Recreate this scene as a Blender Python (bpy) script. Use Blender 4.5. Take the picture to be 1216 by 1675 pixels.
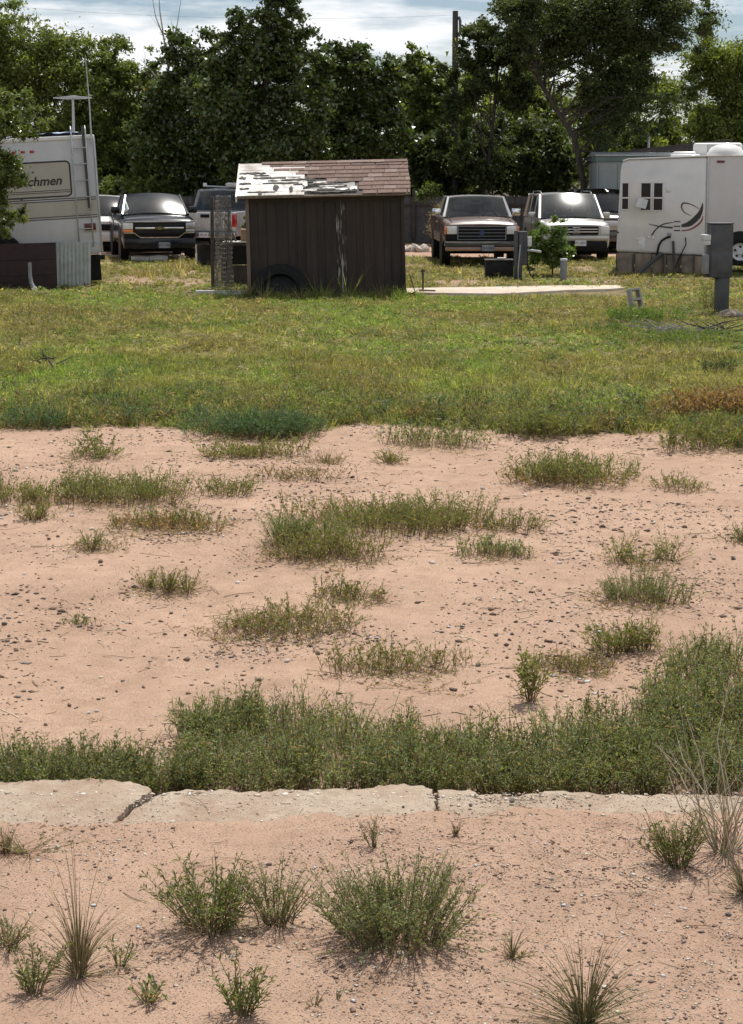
import bpy, bmesh, math, random
import numpy as np
from mathutils import Vector, Matrix, Euler

for o in list(bpy.data.objects):
    bpy.data.objects.remove(o)
SC = bpy.context.scene
COL = SC.collection
R = math.radians

# ------------------------------------------------------------------ camera
FPX = 2655.0                     # focal length in photograph pixels (1216 x 1675)
TILT = R(6.5)
CAM_H = 2.4
HORIZON = 284.0
SHIFT = (FPX * math.tan(TILT) - (837.5 - HORIZON)) / 1675.0
cd = bpy.data.cameras.new('camera')
cam = bpy.data.objects.new('camera', cd)
COL.objects.link(cam)
cam.location = (0, 0, CAM_H)
cam.rotation_euler = (math.pi / 2 - TILT, 0, 0)
cd.sensor_fit = 'AUTO'
cd.sensor_width = 36.0
cd.lens = FPX / 1675.0 * 36.0
cd.shift_y = SHIFT
cd.clip_start = 0.1
cd.clip_end = 3000
SC.camera = cam
SC.render.resolution_x = 743
SC.render.resolution_y = 1024

# ------------------------------------------------------------------ light
SUN_EL, SUN_AZ = R(65), R(22)    # behind the scene, a little to the right
sdir = Vector((math.cos(SUN_EL) * math.sin(SUN_AZ), math.cos(SUN_EL) * math.cos(SUN_AZ), math.sin(SUN_EL)))
sl = bpy.data.lights.new('sun', 'SUN')
sl.energy = 5.0
sl.angle = R(0.53)
sl.color = (1.0, 0.955, 0.88)
so = bpy.data.objects.new('sun', sl)
so.rotation_euler = sdir.to_track_quat('Z', 'Y').to_euler()
so.location = sdir * 60
COL.objects.link(so)

W = bpy.data.worlds.new('World')
SC.world = W
W.use_nodes = True
nt = W.node_tree
nt.nodes.clear()
wo = nt.nodes.new('ShaderNodeOutputWorld')
bg = nt.nodes.new('ShaderNodeBackground')
sky = nt.nodes.new('ShaderNodeTexSky')
sky.sky_type = 'NISHITA'
sky.sun_disc = False
sky.sun_elevation = SUN_EL
sky.sun_rotation = SUN_AZ
sky.air_density = 1.0
sky.dust_density = 1.2
tc = nt.nodes.new('ShaderNodeTexCoord')
sep = nt.nodes.new('ShaderNodeSeparateXYZ')
nt.links.new(tc.outputs['Generated'], sep.inputs[0])
zc = nt.nodes.new('ShaderNodeMath'); zc.operation = 'MAXIMUM'; zc.inputs[1].default_value = 0.0
nt.links.new(sep.outputs['Z'], zc.inputs[0])
za = nt.nodes.new('ShaderNodeMath'); za.operation = 'ADD'; za.inputs[1].default_value = 0.10
nt.links.new(zc.outputs[0], za.inputs[0])
dv = nt.nodes.new('ShaderNodeVectorMath'); dv.operation = 'DIVIDE'
cmbz = nt.nodes.new('ShaderNodeCombineXYZ')
for i in range(3):
    nt.links.new(za.outputs[0], cmbz.inputs[i])
nt.links.new(tc.outputs['Generated'], dv.inputs[0]); nt.links.new(cmbz.outputs[0], dv.inputs[1])
cn = nt.nodes.new('ShaderNodeTexNoise'); cn.inputs['Scale'].default_value = 1.15
cn.inputs['Detail'].default_value = 9; cn.inputs['Roughness'].default_value = 0.58
nt.links.new(dv.outputs[0], cn.inputs['Vector'])
cr = nt.nodes.new('ShaderNodeValToRGB')
cr.color_ramp.elements[0].position = 0.43; cr.color_ramp.elements[1].position = 0.58
nt.links.new(cn.outputs['Fac'], cr.inputs[0])
cm = nt.nodes.new('ShaderNodeMixRGB')
cm.inputs[2].default_value = (18.5, 18.8, 19.2, 1)
hz = nt.nodes.new('ShaderNodeMixRGB'); hz.blend_type = 'MULTIPLY'; hz.inputs[0].default_value = 1; hz.inputs[2].default_value = (1.5, 1.58, 1.72, 1)
nt.links.new(sky.outputs[0], hz.inputs[1])
nt.links.new(cr.outputs[0], cm.inputs[0]); nt.links.new(hz.outputs[0], cm.inputs[1])
nt.links.new(cm.outputs[0], bg.inputs[0])
bg.inputs[1].default_value = 0.050
nt.links.new(bg.outputs[0], wo.inputs[0])

SC.view_settings.view_transform = 'Standard'
SC.view_settings.look = 'None'
SC.view_settings.gamma = 1.0
SC.view_settings.exposure = 0.15
SC.view_settings.use_curve_mapping = False
try:
    SC.render.engine = 'CYCLES'
    SC.cycles.max_bounces = 7
    SC.cycles.transparent_max_bounces = 12
    SC.cycles.sample_clamp_indirect = 6
except Exception:
    pass

# ------------------------------------------------------------------ placing
CT, ST = math.cos(TILT), math.sin(TILT)
def ray(px, py):
    u = (px - 608.0) / FPX
    v = (837.5 - py) / FPX + SHIFT * 1675.0 / FPX
    return Vector((u, CT + v * ST, v * CT - ST))
def P(px, py, z=0.0):
    d = ray(px, py)
    k = (z - CAM_H) / d.z
    return Vector((d.x * k, d.y * k, z))
def PY(px, py, Y):
    d = ray(px, py)
    k = Y / d.y
    return Vector((d.x * k, Y, CAM_H + d.z * k))
def SP(Y):
    return 100.0 / (PY(708, 400, Y).x - PY(608, 400, Y).x)

def vnoise(x, y, seed=0):
    x = np.asarray(x, float); y = np.asarray(y, float)
    xi = np.floor(x).astype(np.int64); yi = np.floor(y).astype(np.int64)
    xf = x - xi; yf = y - yi
    def h(a, b):
        n = (a * 374761393 + b * 668265263 + seed * 974634777) & 0x7fffffff
        n = ((n ^ (n >> 13)) * 1274126177) & 0x7fffffff
        n = n ^ (n >> 16)
        return (n & 0xffff) / 65535.0
    u = xf * xf * (3 - 2 * xf); v = yf * yf * (3 - 2 * yf)
    return (h(xi, yi) * (1 - u) + h(xi + 1, yi) * u) * (1 - v) + (h(xi, yi + 1) * (1 - u) + h(xi + 1, yi + 1) * u) * v
def fbm(x, y, seed=0, oct=3):
    a, s, t = 0.5, 0.0, 0.0
    for i in range(oct):
        s = s + a * vnoise(x * 2 ** i, y * 2 ** i, seed + i); t += a; a *= 0.5
    return s / t
def sstep(a, b, x):
    t = np.clip((np.asarray(x, float) - a) / (b - a), 0, 1)
    return t * t * (3 - 2 * t)

SLAB_TOP = 0.095
def slab_near(x):      # where soil has crept over the concrete
    return np.interp(x, [-4, -1.35, -0.9, -0.2, 0.3, 0.8, 1.6, 4], [5.66, 5.66, 5.67, 5.71, 5.74, 5.77, 5.78, 5.78])
def gz(x, y):  # height of the ground
    x = np.asarray(x, float); y = np.asarray(y, float)
    rel = (fbm(x * 0.9, y * 0.9, 5) - 0.5) * 0.07 + (fbm(x * 5, y * 5, 9) - 0.5) * 0.018 + (fbm(x * 17, y * 17, 19, 2) - 0.5) * 0.008
    rel = rel * (1 - sstep(20, 30, y) * 0.8) * (1 - sstep(26, 40, np.abs(x)))
    near = slab_near(x) + (fbm(x * 6, y * 3, 31) - 0.5) * 0.10
    t = sstep(0.06, -0.22, y - near)
    # soil lies just under the slab top, rises over it towards the camera, ends beneath the slab
    lift = np.where(y < near + 0.06, SLAB_TOP - 0.03 + 0.055 * t, SLAB_TOP - 0.03)
    lift = lift * sstep(5.83, 5.75, y)
    edge = np.exp(-((y - near + 0.06) / 0.13) ** 2) * ((fbm(x * 11, y * 11, 41) - 0.5) * 0.045 + (fbm(x * 30, y * 30, 43, 2) - 0.5) * 0.02)
    lift = lift + edge
    relk = 1 - 0.85 * sstep(5.3, 5.6, y) * sstep(6.6, 6.1, y)
    return rel * relk + lift
def g1(x, y):
    return float(gz(np.array([x]), np.array([y]))[0])
_ex = np.array([PY(p, q, P(p, q).y).x for p, q in [(-400, 705), (0, 702), (120, 703), (250, 697), (340, 712), (480, 716), (525, 702), (600, 692), (700, 697), (800, 708), (900, 714), (1000, 708), (1090, 706), (1216, 738), (1600, 735)]])
_ey = np.array([P(p, q).y for p, q in [(-400, 705), (0, 702), (120, 703), (250, 697), (340, 712), (480, 716), (525, 702), (600, 692), (700, 697), (800, 708), (900, 714), (1000, 708), (1090, 706), (1216, 738), (1600, 735)]])
def edgeY(x):
    return np.interp(x, _ex, _ey)
def fieldmask(x, y):
    e = edgeY(x) + (fbm(x * 2.2, y * 2.2, 77) - 0.5) * 0.9
    return sstep(-0.15, 0.35, y - e)

# ------------------------------------------------------------------ materials
M = {}
def _new(name):
    m = bpy.data.materials.new(name); m.use_nodes = True
    n = m.node_tree; n.nodes.clear()
    out = n.nodes.new('ShaderNodeOutputMaterial')
    M[name] = m
    return m, n, out
def pm(name, c1, c2=None, scale=8.0, rough=0.6, bump=0.0, bscale=None, metal=0.0, spec=0.5, coat=0.0, lo=0.35, hi=0.65, stretch=(1, 1, 1), dirt=None, dirt_amt=0.35, rvar=0.0):
    m, n, out = _new(name)
    b = n.nodes.new('ShaderNodeBsdfPrincipled')
    tcn = n.nodes.new('ShaderNodeTexCoord')
    mp = n.nodes.new('ShaderNodeMapping'); mp.inputs['Scale'].default_value = stretch
    n.links.new(tcn.outputs['Object'], mp.inputs['Vector'])
    c2 = c2 or tuple(min(1, k * 1.18) for k in c1)
    no = n.nodes.new('ShaderNodeTexNoise'); no.inputs['Scale'].default_value = scale
    no.inputs['Detail'].default_value = 6; no.inputs['Roughness'].default_value = 0.6
    n.links.new(mp.outputs[0], no.inputs['Vector'])
    rp = n.nodes.new('ShaderNodeValToRGB')
    rp.color_ramp.elements[0].position = lo; rp.color_ramp.elements[0].color = (*c1, 1)
    rp.color_ramp.elements[1].position = hi; rp.color_ramp.elements[1].color = (*c2, 1)
    n.links.new(no.outputs['Fac'], rp.inputs[0])
    colsock = rp.outputs[0]
    if dirt:
        nd = n.nodes.new('ShaderNodeTexNoise'); nd.inputs['Scale'].default_value = scale * 0.37
        nd.inputs['Detail'].default_value = 8; nd.inputs['Roughness'].default_value = 0.7
        n.links.new(tcn.outputs['Object'], nd.inputs['Vector'])
        rd = n.nodes.new('ShaderNodeValToRGB')
        rd.color_ramp.elements[0].position = 0.42; rd.color_ramp.elements[0].color = (0, 0, 0, 1)
        rd.color_ramp.elements[1].position = 0.70; rd.color_ramp.elements[1].color = (dirt_amt,) * 3 + (1,)
        n.links.new(nd.outputs['Fac'], rd.inputs[0])
        mx = n.nodes.new('ShaderNodeMixRGB'); mx.inputs[2].default_value = (*dirt, 1)
        n.links.new(rd.outputs[0], mx.inputs[0]); n.links.new(colsock, mx.inputs[1])
        colsock = mx.outputs[0]
    n.links.new(colsock, b.inputs['Base Color'])
    b.inputs['Roughness'].default_value = rough
    if rvar:
        mr = n.nodes.new('ShaderNodeMapRange'); mr.inputs[3].default_value = max(0.02, rough - rvar); mr.inputs[4].default_value = min(1, rough + rvar)
        n.links.new(no.outputs['Fac'], mr.inputs[0]); n.links.new(mr.outputs[0], b.inputs['Roughness'])
    b.inputs['Metallic'].default_value = metal
    b.inputs['Specular IOR Level'].default_value = spec
    b.inputs['Coat Weight'].default_value = coat
    b.inputs['Coat Roughness'].default_value = 0.04
    if bump:
        nb = n.nodes.new('ShaderNodeTexNoise'); nb.inputs['Scale'].default_value = bscale or scale * 3
        nb.inputs['Detail'].default_value = 6
        n.links.new(mp.outputs[0], nb.inputs['Vector'])
        bp = n.nodes.new('ShaderNodeBump'); bp.inputs['Strength'].default_value = bump; bp.inputs['Distance'].default_value = 0.02
        n.links.new(nb.outputs['Fac'], bp.inputs['Height']); n.links.new(bp.outputs[0], b.inputs['Normal'])
    n.links.new(b.outputs[0], out.inputs[0])
    return m
def leafmat(name, trans=0.42, rough=0.5, spec=0.35, gain=1.0):
    m, n, out = _new(name)
    at = n.nodes.new('ShaderNodeAttribute'); at.attribute_name = 'col'
    b = n.nodes.new('ShaderNodeBsdfPrincipled'); b.inputs['Roughness'].default_value = rough
    b.inputs['Specular IOR Level'].default_value = spec
    t = n.nodes.new('ShaderNodeBsdfTranslucent')
    hs = n.nodes.new('ShaderNodeMixRGB'); hs.blend_type = 'MULTIPLY'; hs.inputs[0].default_value = 1
    hs.inputs[2].default_value = (1.5 * gain, 1.55 * gain, 0.75 * gain, 1)
    n.links.new(at.outputs['Color'], hs.inputs[1])
    n.links.new(at.outputs['Color'], b.inputs['Base Color']); n.links.new(hs.outputs[0], t.inputs['Color'])
    mx = n.nodes.new('ShaderNodeMixShader'); mx.inputs[0].default_value = trans
    n.links.new(b.outputs[0], mx.inputs[1]); n.links.new(t.outputs[0], mx.inputs[2])
    n.links.new(mx.outputs[0], out.inputs[0])
    return m
def glassmat(name, tint, rough=0.05, ior=1.5):
    m, n, out = _new(name)
    tr = n.nodes.new('ShaderNodeBsdfTransparent'); tr.inputs[0].default_value = (*tint, 1)
    gl = n.nodes.new('ShaderNodeBsdfGlossy'); gl.inputs['Roughness'].default_value = rough
    gl.inputs['Color'].default_value = (1, 1, 1, 1)
    fr = n.nodes.new('ShaderNodeFresnel'); fr.inputs[0].default_value = ior
    dirt = n.nodes.new('ShaderNodeTexNoise'); dirt.inputs['Scale'].default_value = 3
    mr = n.nodes.new('ShaderNodeMapRange'); mr.inputs[3].default_value = 0.0; mr.inputs[4].default_value = 0.05
    n.links.new(dirt.outputs['Fac'], mr.inputs[0])
    df = n.nodes.new('ShaderNodeBsdfDiffuse'); df.inputs[0].default_value = (0.30, 0.27, 0.23, 1)
    m0 = n.nodes.new('ShaderNodeMixShader'); n.links.new(mr.outputs[0], m0.inputs[0])
    n.links.new(tr.outputs[0], m0.inputs[1]); n.links.new(df.outputs[0], m0.inputs[2])
    mx = n.nodes.new('ShaderNodeMixShader'); n.links.new(fr.outputs[0], mx.inputs[0])
    n.links.new(m0.outputs[0], mx.inputs[1]); n.links.new(gl.outputs[0], mx.inputs[2])
    n.links.new(mx.outputs[0], out.inputs[0])
    return m

leafmat('leaf', 0.38, 0.5, 0.35, 1.1)
leafmat('leaf_gloss', 0.30, 0.22, 0.6)
leafmat('grass', 0.5, 0.6, 0.3, 1.15)
def attrmat(name, rough=0.85, bump=0.4):
    m, n, out = _new(name)
    at = n.nodes.new('ShaderNodeAttribute'); at.attribute_name = 'col'
    b = n.nodes.new('ShaderNodeBsdfPrincipled'); b.inputs['Roughness'].default_value = rough
    b.inputs['Specular IOR Level'].default_value = 0.25
    n.links.new(at.outputs['Color'], b.inputs['Base Color'])
    n.links.new(b.outputs[0], out.inputs[0])
    return m
leafmat('leaf_dim', 0.3, 0.55, 0.3, 1.0)
attrmat('pebble'); attrmat('stem', 0.8)

# ------------------------------------------------------------------ objects
def tag(o, label=None, cat=None, group=None, kind=None):
    if label: o['label'] = label
    if cat: o['category'] = cat
    if group: o['group'] = group
    if kind: o['kind'] = kind
    return o
def thing(name, label, cat, loc=(0, 0, 0), rot=(0, 0, 0), group=None):
    o = bpy.data.objects.new(name, None)
    o.empty_display_size = 0.2
    COL.objects.link(o)
    o.location = loc
    o.rotation_euler = rot if not isinstance(rot, (int, float)) else (0, 0, rot)
    return tag(o, label, cat, group)
def link(name, me, mat=None, parent=None, loc=None, rot=None):
    o = bpy.data.objects.new(name, me)
    COL.objects.link(o)
    if mat is not None and not me.materials:
        me.materials.append(M[mat] if isinstance(mat, str) else mat)
    if parent is not None: o.parent = parent
    if loc is not None: o.location = loc
    if rot is not None: o.rotation_euler = rot
    return o
def npmesh(name, v, f, col=None, smooth=False):
    v = np.ascontiguousarray(v, np.float32).reshape(-1, 3); f = np.ascontiguousarray(f, np.int32)
    k = f.shape[1]
    me = bpy.data.meshes.new(name)
    me.vertices.add(len(v)); me.vertices.foreach_set('co', v.ravel())
    me.loops.add(f.size); me.loops.foreach_set('vertex_index', f.ravel())
    me.polygons.add(len(f)); me.polygons.foreach_set('loop_start', np.arange(0, f.size, k, dtype=np.int32))
    if smooth: me.polygons.foreach_set('use_smooth', np.ones(len(f), bool))
    me.update(calc_edges=True)
    if col is not None:
        a = me.attributes.new('col', 'FLOAT_COLOR', 'POINT')
        c = np.ones((len(v), 4), np.float32); c[:, :3] = col
        a.data.foreach_set('color', c.ravel())
    return me

class MB:
    def __init__(s): s.v = []; s.f = []
    def add(s, vs, fs):
        o = len(s.v); s.v += [tuple(p) for p in vs]; s.f += [tuple(i + o for i in f) for f in fs]; return s
    def box(s, c, d, rot=None):
        x, y, z = (k / 2 for k in d)
        vs = [Vector((sx * x, sy * y, sz * z)) for sx in (-1, 1) for sy in (-1, 1) for sz in (-1, 1)]
        if rot is not None:
            mtx = Euler(rot).to_matrix(); vs = [mtx @ q for q in vs]
        vs = [q + Vector(c) for q in vs]
        return s.add(vs, [(0, 1, 3, 2), (4, 6, 7, 5), (0, 4, 5, 1), (2, 3, 7, 6), (0, 2, 6, 4), (1, 5, 7, 3)])
    def b2(s, x0, x1, y0, y1, z0, z1):
        return s.box(((x0 + x1) / 2, (y0 + y1) / 2, (z0 + z1) / 2), (x1 - x0, y1 - y0, z1 - z0))
    def prism(s, poly, axis, a0, a1):      # polygon in the two other axes, extruded along axis
        n = len(poly)
        def mk(p, a): return {'x': (a, p[0], p[1]), 'y': (p[0], a, p[1]), 'z': (p[0], p[1], a)}[axis]
        vs = [mk(p, a0) for p in poly] + [mk(p, a1) for p in poly]
        fs = [tuple(range(n)), tuple(range(2 * n - 1, n - 1, -1))] + [(i, (i + 1) % n, n + (i + 1) % n, n + i) for i in range(n)]
        return s.add(vs, fs)
    def tube(s, pts, rad, n=8, cap=True):
        pts = [Vector(p) for p in pts]
        if isinstance(rad, (int, float)): rad = [rad] * len(pts)
        vs = []; up = None
        for i, p in enumerate(pts):
            t = (pts[min(i + 1, len(pts) - 1)] - pts[max(i - 1, 0)])
            t = t.normalized() if t.length > 1e-9 else Vector((0, 0, 1))
            if up is None:
                up = t.orthogonal().normalized()
            a = (up - t * up.dot(t))
            a = a.normalized() if a.length > 1e-6 else t.orthogonal().normalized()
            up = a; b = t.cross(a)
            for k in range(n):
                q = 2 * math.pi * k / n
                vs.append(p + (a * math.cos(q) + b * math.sin(q)) * rad[i])
        fs = [(i * n + k, i * n + (k + 1) % n, (i + 1) * n + (k + 1) % n, (i + 1) * n + k) for i in range(len(pts) - 1) for k in range(n)]
        if cap:
            fs += [tuple(range(n - 1, -1, -1)), tuple((len(pts) - 1) * n + k for k in range(n))]
        return s.add(vs, fs)
    def lathe(s, prof, n=20, axis='x', c=(0, 0, 0), closed=False):
        vs = []; c = Vector(c)
        for (r, a) in prof:
            for k in range(n):
                q = 2 * math.pi * k / n; u, w = r * math.cos(q), r * math.sin(q)
                vs.append(c + Vector({'x': (a, u, w), 'y': (u, a, w), 'z': (u, w, a)}[axis]))
        m = len(prof)
        fs = [(i * n + k, i * n + (k + 1) % n, ((i + 1) % m) * n + (k + 1) % n, ((i + 1) % m) * n + k) for i in range(m if closed else m - 1) for k in range(n)]
        if not closed:
            if prof[0][0] > 1e-6: fs.append(tuple(range(n)))
            if prof[-1][0] > 1e-6: fs.append(tuple((m - 1) * n + k for k in range(n)))
        return s.add(vs, fs)
    def loft(s, rings, cap0=True, cap1=True, closed=False):
        n = len(rings[0]); o = []
        for r in rings: o += r
        fs = [(i * n + k, i * n + (k + 1) % n, (i + 1) * n + (k + 1) % n, (i + 1) * n + k) for i in range(len(rings) - 1) for k in range(n if closed else n - 1)]
        if cap0: fs.append(tuple(range(n)))
        if cap1: fs.append(tuple((len(rings) - 1) * n + k for k in range(n)))
        return s.add(o, fs)
    def patch(s, p00, p10, p11, p01, nu=10, nv=6, bu=0.0, bv=0.0, thick=0.0):
        p00, p10, p11, p01 = map(Vector, (p00, p10, p11, p01))
        nrm = (p10 - p00).cross(p01 - p00).normalized()
        layers = [0.0] if not thick else [0.0, -thick]
        vs = []
        for t in layers:
            for j in range(nv + 1):
                for i in range(nu + 1):
                    u, w = i / nu, j / nv
                    p = p00 * (1 - u) * (1 - w) + p10 * u * (1 - w) + p11 * u * w + p01 * (1 - u) * w
                    vs.append(p + nrm * (bu * (1 - (2 * u - 1) ** 2) + bv * (1 - (2 * w - 1) ** 2) + t))
        q = (nu + 1); tot = q * (nv + 1)
        fs = [(j * q + i, j * q + i + 1, (j + 1) * q + i + 1, (j + 1) * q + i) for j in range(nv) for i in range(nu)]
        if thick:
            fs += [tuple(tot + k for k in reversed(f)) for f in list(fs)]
            edge = [i for i in range(q)] + [j * q + nu for j in range(1, nv + 1)] + [nv * q + i for i in range(nu - 1, -1, -1)] + [j * q for j in range(nv - 1, 0, -1)]
            for a, b in zip(edge, edge[1:] + edge[:1]): fs.append((b, a, tot + a, tot + b))
        return s.add(vs, fs)
    def build(s, name, mat, parent=None, bevel=0.0, seg=2, smooth=0.6, loc=None, rot=None, norm=True):
        me = bpy.data.meshes.new(name)
        me.from_pydata([tuple(p) for p in s.v], [], s.f)
        bm = bmesh.new(); bm.from_mesh(me)
        if norm: bmesh.ops.recalc_face_normals(bm, faces=bm.faces)
        if bevel:
            es = [e for e in bm.edges if len(e.link_faces) == 2 and e.calc_face_angle(0) > 0.5]
            bmesh.ops.bevel(bm, geom=es, offset=bevel, segments=seg, profile=0.5, affect='EDGES', clamp_overlap=True)
        bm.to_mesh(me); bm.free()
        if smooth:
            me.polygons.foreach_set('use_smooth', np.ones(len(me.polygons), bool))
            me.set_sharp_from_angle(angle=smooth)
        me.update()
        return link(name, me, mat, parent, loc, rot)
def text_mesh(txt, size, ext=0.002, shear=0.0, offset=0.0, align='CENTER'):
    c = bpy.data.curves.new('lettering', 'FONT')
    c.body = txt; c.size = size; c.extrude = ext; c.shear = shear; c.offset = offset; c.align_x = align; c.resolution_u = 3
    o = bpy.data.objects.new('lettering', c); COL.objects.link(o)
    dg = bpy.context.evaluated_depsgraph_get()
    me = bpy.data.meshes.new_from_object(o.evaluated_get(dg))
    bpy.data.objects.remove(o); bpy.data.curves.remove(c)
    return me
# ================================================================== the setting
def ground_material():
    m, n, out = _new('ground')
    geo = n.nodes.new('ShaderNodeNewGeometry')
    at = n.nodes.new('ShaderNodeAttribute'); at.attribute_name = 'col'
    def noise(sc, det=6, ro=0.6):
        k = n.nodes.new('ShaderNodeTexNoise'); k.inputs['Scale'].default_value = sc
        k.inputs['Detail'].default_value = det; k.inputs['Roughness'].default_value = ro
        n.links.new(geo.outputs['Position'], k.inputs['Vector']); return k
    def ramp(src, p0, c0, p1, c1):
        r = n.nodes.new('ShaderNodeValToRGB')
        r.color_ramp.elements[0].position = p0; r.color_ramp.elements[0].color = (*c0, 1)
        r.color_ramp.elements[1].position = p1; r.color_ramp.elements[1].color = (*c1, 1)
        n.links.new(src, r.inputs[0]); return r
    def mixc(fac, a, b):
        k = n.nodes.new('ShaderNodeMixRGB'); n.links.new(fac, k.inputs[0]); n.links.new(a, k.inputs[1]); n.links.new(b, k.inputs[2]); return k
    big = ramp(noise(0.8).outputs['Fac'], 0.36, (0.335, 0.218, 0.152), 0.66, (0.490, 0.335, 0.242))
    mid = ramp(noise(7, 8, 0.7).outputs['Fac'], 0.38, (0.355, 0.233, 0.164), 0.62, (0.475, 0.326, 0.237))
    m1 = n.nodes.new('ShaderNodeMixRGB'); m1.inputs[0].default_value = 0.5
    n.links.new(big.outputs[0], m1.inputs[1]); n.links.new(mid.outputs[0], m1.inputs[2])
    # grit: fine dark and pale specks of the soil itself
    v = n.nodes.new('ShaderNodeTexVoronoi'); v.inputs['Scale'].default_value = 120
    n.links.new(geo.outputs['Position'], v.inputs['Vector'])
    spk = ramp(v.outputs['Distance'], 0.14, (1, 1, 1), 0.34, (0, 0, 0))
    gate = ramp(noise(2.2, 5, 0.65).outputs['Fac'], 0.40, (0.28, 0.28, 0.28), 0.64, (0.95, 0.95, 0.95))
    mul = n.nodes.new('ShaderNodeMath'); mul.operation = 'MULTIPLY'
    n.links.new(spk.outputs[0], mul.inputs[0]); n.links.new(gate.outputs[0], mul.inputs[1])
    spc = ramp(v.outputs['Color'], 0.25, (0.20, 0.14, 0.11), 0.8, (0.56, 0.46, 0.38))
    m2a = mixc(mul.outputs[0], m1.outputs[0], spc.outputs[0])
    v2 = n.nodes.new('ShaderNodeTexVoronoi'); v2.inputs['Scale'].default_value = 38
    n.links.new(geo.outputs['Position'], v2.inputs['Vector'])
    spk2 = ramp(v2.outputs['Distance'], 0.10, (1, 1, 1), 0.24, (0, 0, 0))
    gate2 = ramp(noise(1.3, 6, 0.7).outputs['Fac'], 0.42, (0, 0, 0), 0.66, (0.8, 0.8, 0.8))
    mul2 = n.nodes.new('ShaderNodeMath'); mul2.operation = 'MULTIPLY'
    n.links.new(spk2.outputs[0], mul2.inputs[0]); n.links.new(gate2.outputs[0], mul2.inputs[1])
    spc2 = ramp(v2.outputs['Color'], 0.3, (0.15, 0.10, 0.075), 0.8, (0.40, 0.29, 0.22))
    m2b = mixc(mul2.outputs[0], m2a.outputs[0], spc2.outputs[0])
    stain = ramp(noise(2.7, 9, 0.72).outputs['Fac'], 0.52, (0, 0, 0), 0.72, (0.55, 0.55, 0.55))
    stc = n.nodes.new('ShaderNodeRGB'); stc.outputs[0].default_value = (0.255, 0.155, 0.102, 1)
    m2 = mixc(stain.outputs[0], m2b.outputs[0], stc.outputs[0])
    soil = ramp(noise(5, 8, 0.7).outputs['Fac'], 0.35, (0.12, 0.10, 0.048), 0.68, (0.27, 0.21, 0.115))
    sepc = n.nodes.new('ShaderNodeSeparateColor'); n.links.new(at.outputs['Color'], sepc.inputs[0])
    m3 = mixc(sepc.outputs[0], m2.outputs[0], soil.outputs[0])
    lit = ramp(noise(3, 8, 0.7).outputs['Fac'], 0.35, (0.05, 0.04, 0.028), 0.68, (0.12, 0.095, 0.06))
    m4 = mixc(sepc.outputs[1], m3.outputs[0], lit.outputs[0])
    b = n.nodes.new('ShaderNodeBsdfPrincipled'); b.inputs['Roughness'].default_value = 0.95; b.inputs['Specular IOR Level'].default_value = 0.12
    n.links.new(m4.outputs[0], b.inputs['Base Color'])
    bp = n.nodes.new('ShaderNodeBump'); bp.inputs['Strength'].default_value = 0.8; bp.inputs['Distance'].default_value = 0.016
    hsum = n.nodes.new('ShaderNodeMath'); hsum.operation = 'ADD'
    n.links.new(noise(60, 6, 0.75).outputs['Fac'], hsum.inputs[0]); n.links.new(mul.outputs[0], hsum.inputs[1])
    n.links.new(hsum.outputs[0], bp.inputs['Height']); n.links.new(bp.outputs[0], b.inputs['Normal'])
    n.links.new(b.outputs[0], out.inputs[0])
ground_material()
def axis(parts):
    o = []
    for a, b, s in parts: o += list(np.arange(a, b, s))
    return np.array(o + [parts[-1][1]])
xs = axis([(-900, -100, 100), (-100, -30, 10), (-30, -9, 1.5), (-9, -3.2, 0.2), (-3.2, 3.2, 0.055), (3.2, 9, 0.2), (9, 30, 1.5), (30, 100, 10), (100, 900, 100)])
ys = axis([(-300, -20, 40), (-20, 2, 2), (2, 3.4, 0.2), (3.4, 8.0, 0.045), (8.0, 16, 0.09), (16, 34, 0.4), (34, 80, 2), (80, 200, 20), (200, 2400, 200)])
gx, gy = np.meshgrid(xs, ys)
gv = np.stack([gx, gy, gz(gx, gy)], -1).reshape(-1, 3)
nx, ny = len(xs), len(ys)
ii = (np.arange(ny - 1)[:, None] * nx + np.arange(nx - 1)[None]).ravel()
gf = np.stack([ii, ii + 1, ii + nx + 1, ii + nx], -1)
fx, fy = gv[:, 0], gv[:, 1]
fm = fieldmask(fx, fy)
road = sstep(46.5, 47.6, fy + (fbm(fx * 0.7, fy * 0.7, 3) - 0.5) * 2.4) * sstep(55.5, 54, fy)
patchd = sstep(0.62, 0.72, fbm(fx * 0.55, fy * 0.8, 44)) * sstep(33, 36, fy) * 0.8
tread = np.exp(-((fy - 42.6) / 0.55) ** 2) * sstep(0.5, 0.9, fx) * sstep(2.6, 1.6, fx)
field = np.clip(fm * (1 - road) * (1 - patchd * (1 - road)) - tread, 0, 1)
litter = sstep(54.5, 57, fy)
gcol = np.stack([field, litter, np.zeros_like(field)], -1)
link('ground', npmesh('ground', gv, gf, gcol, smooth=True), 'ground')['kind'] = 'structure'

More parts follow.
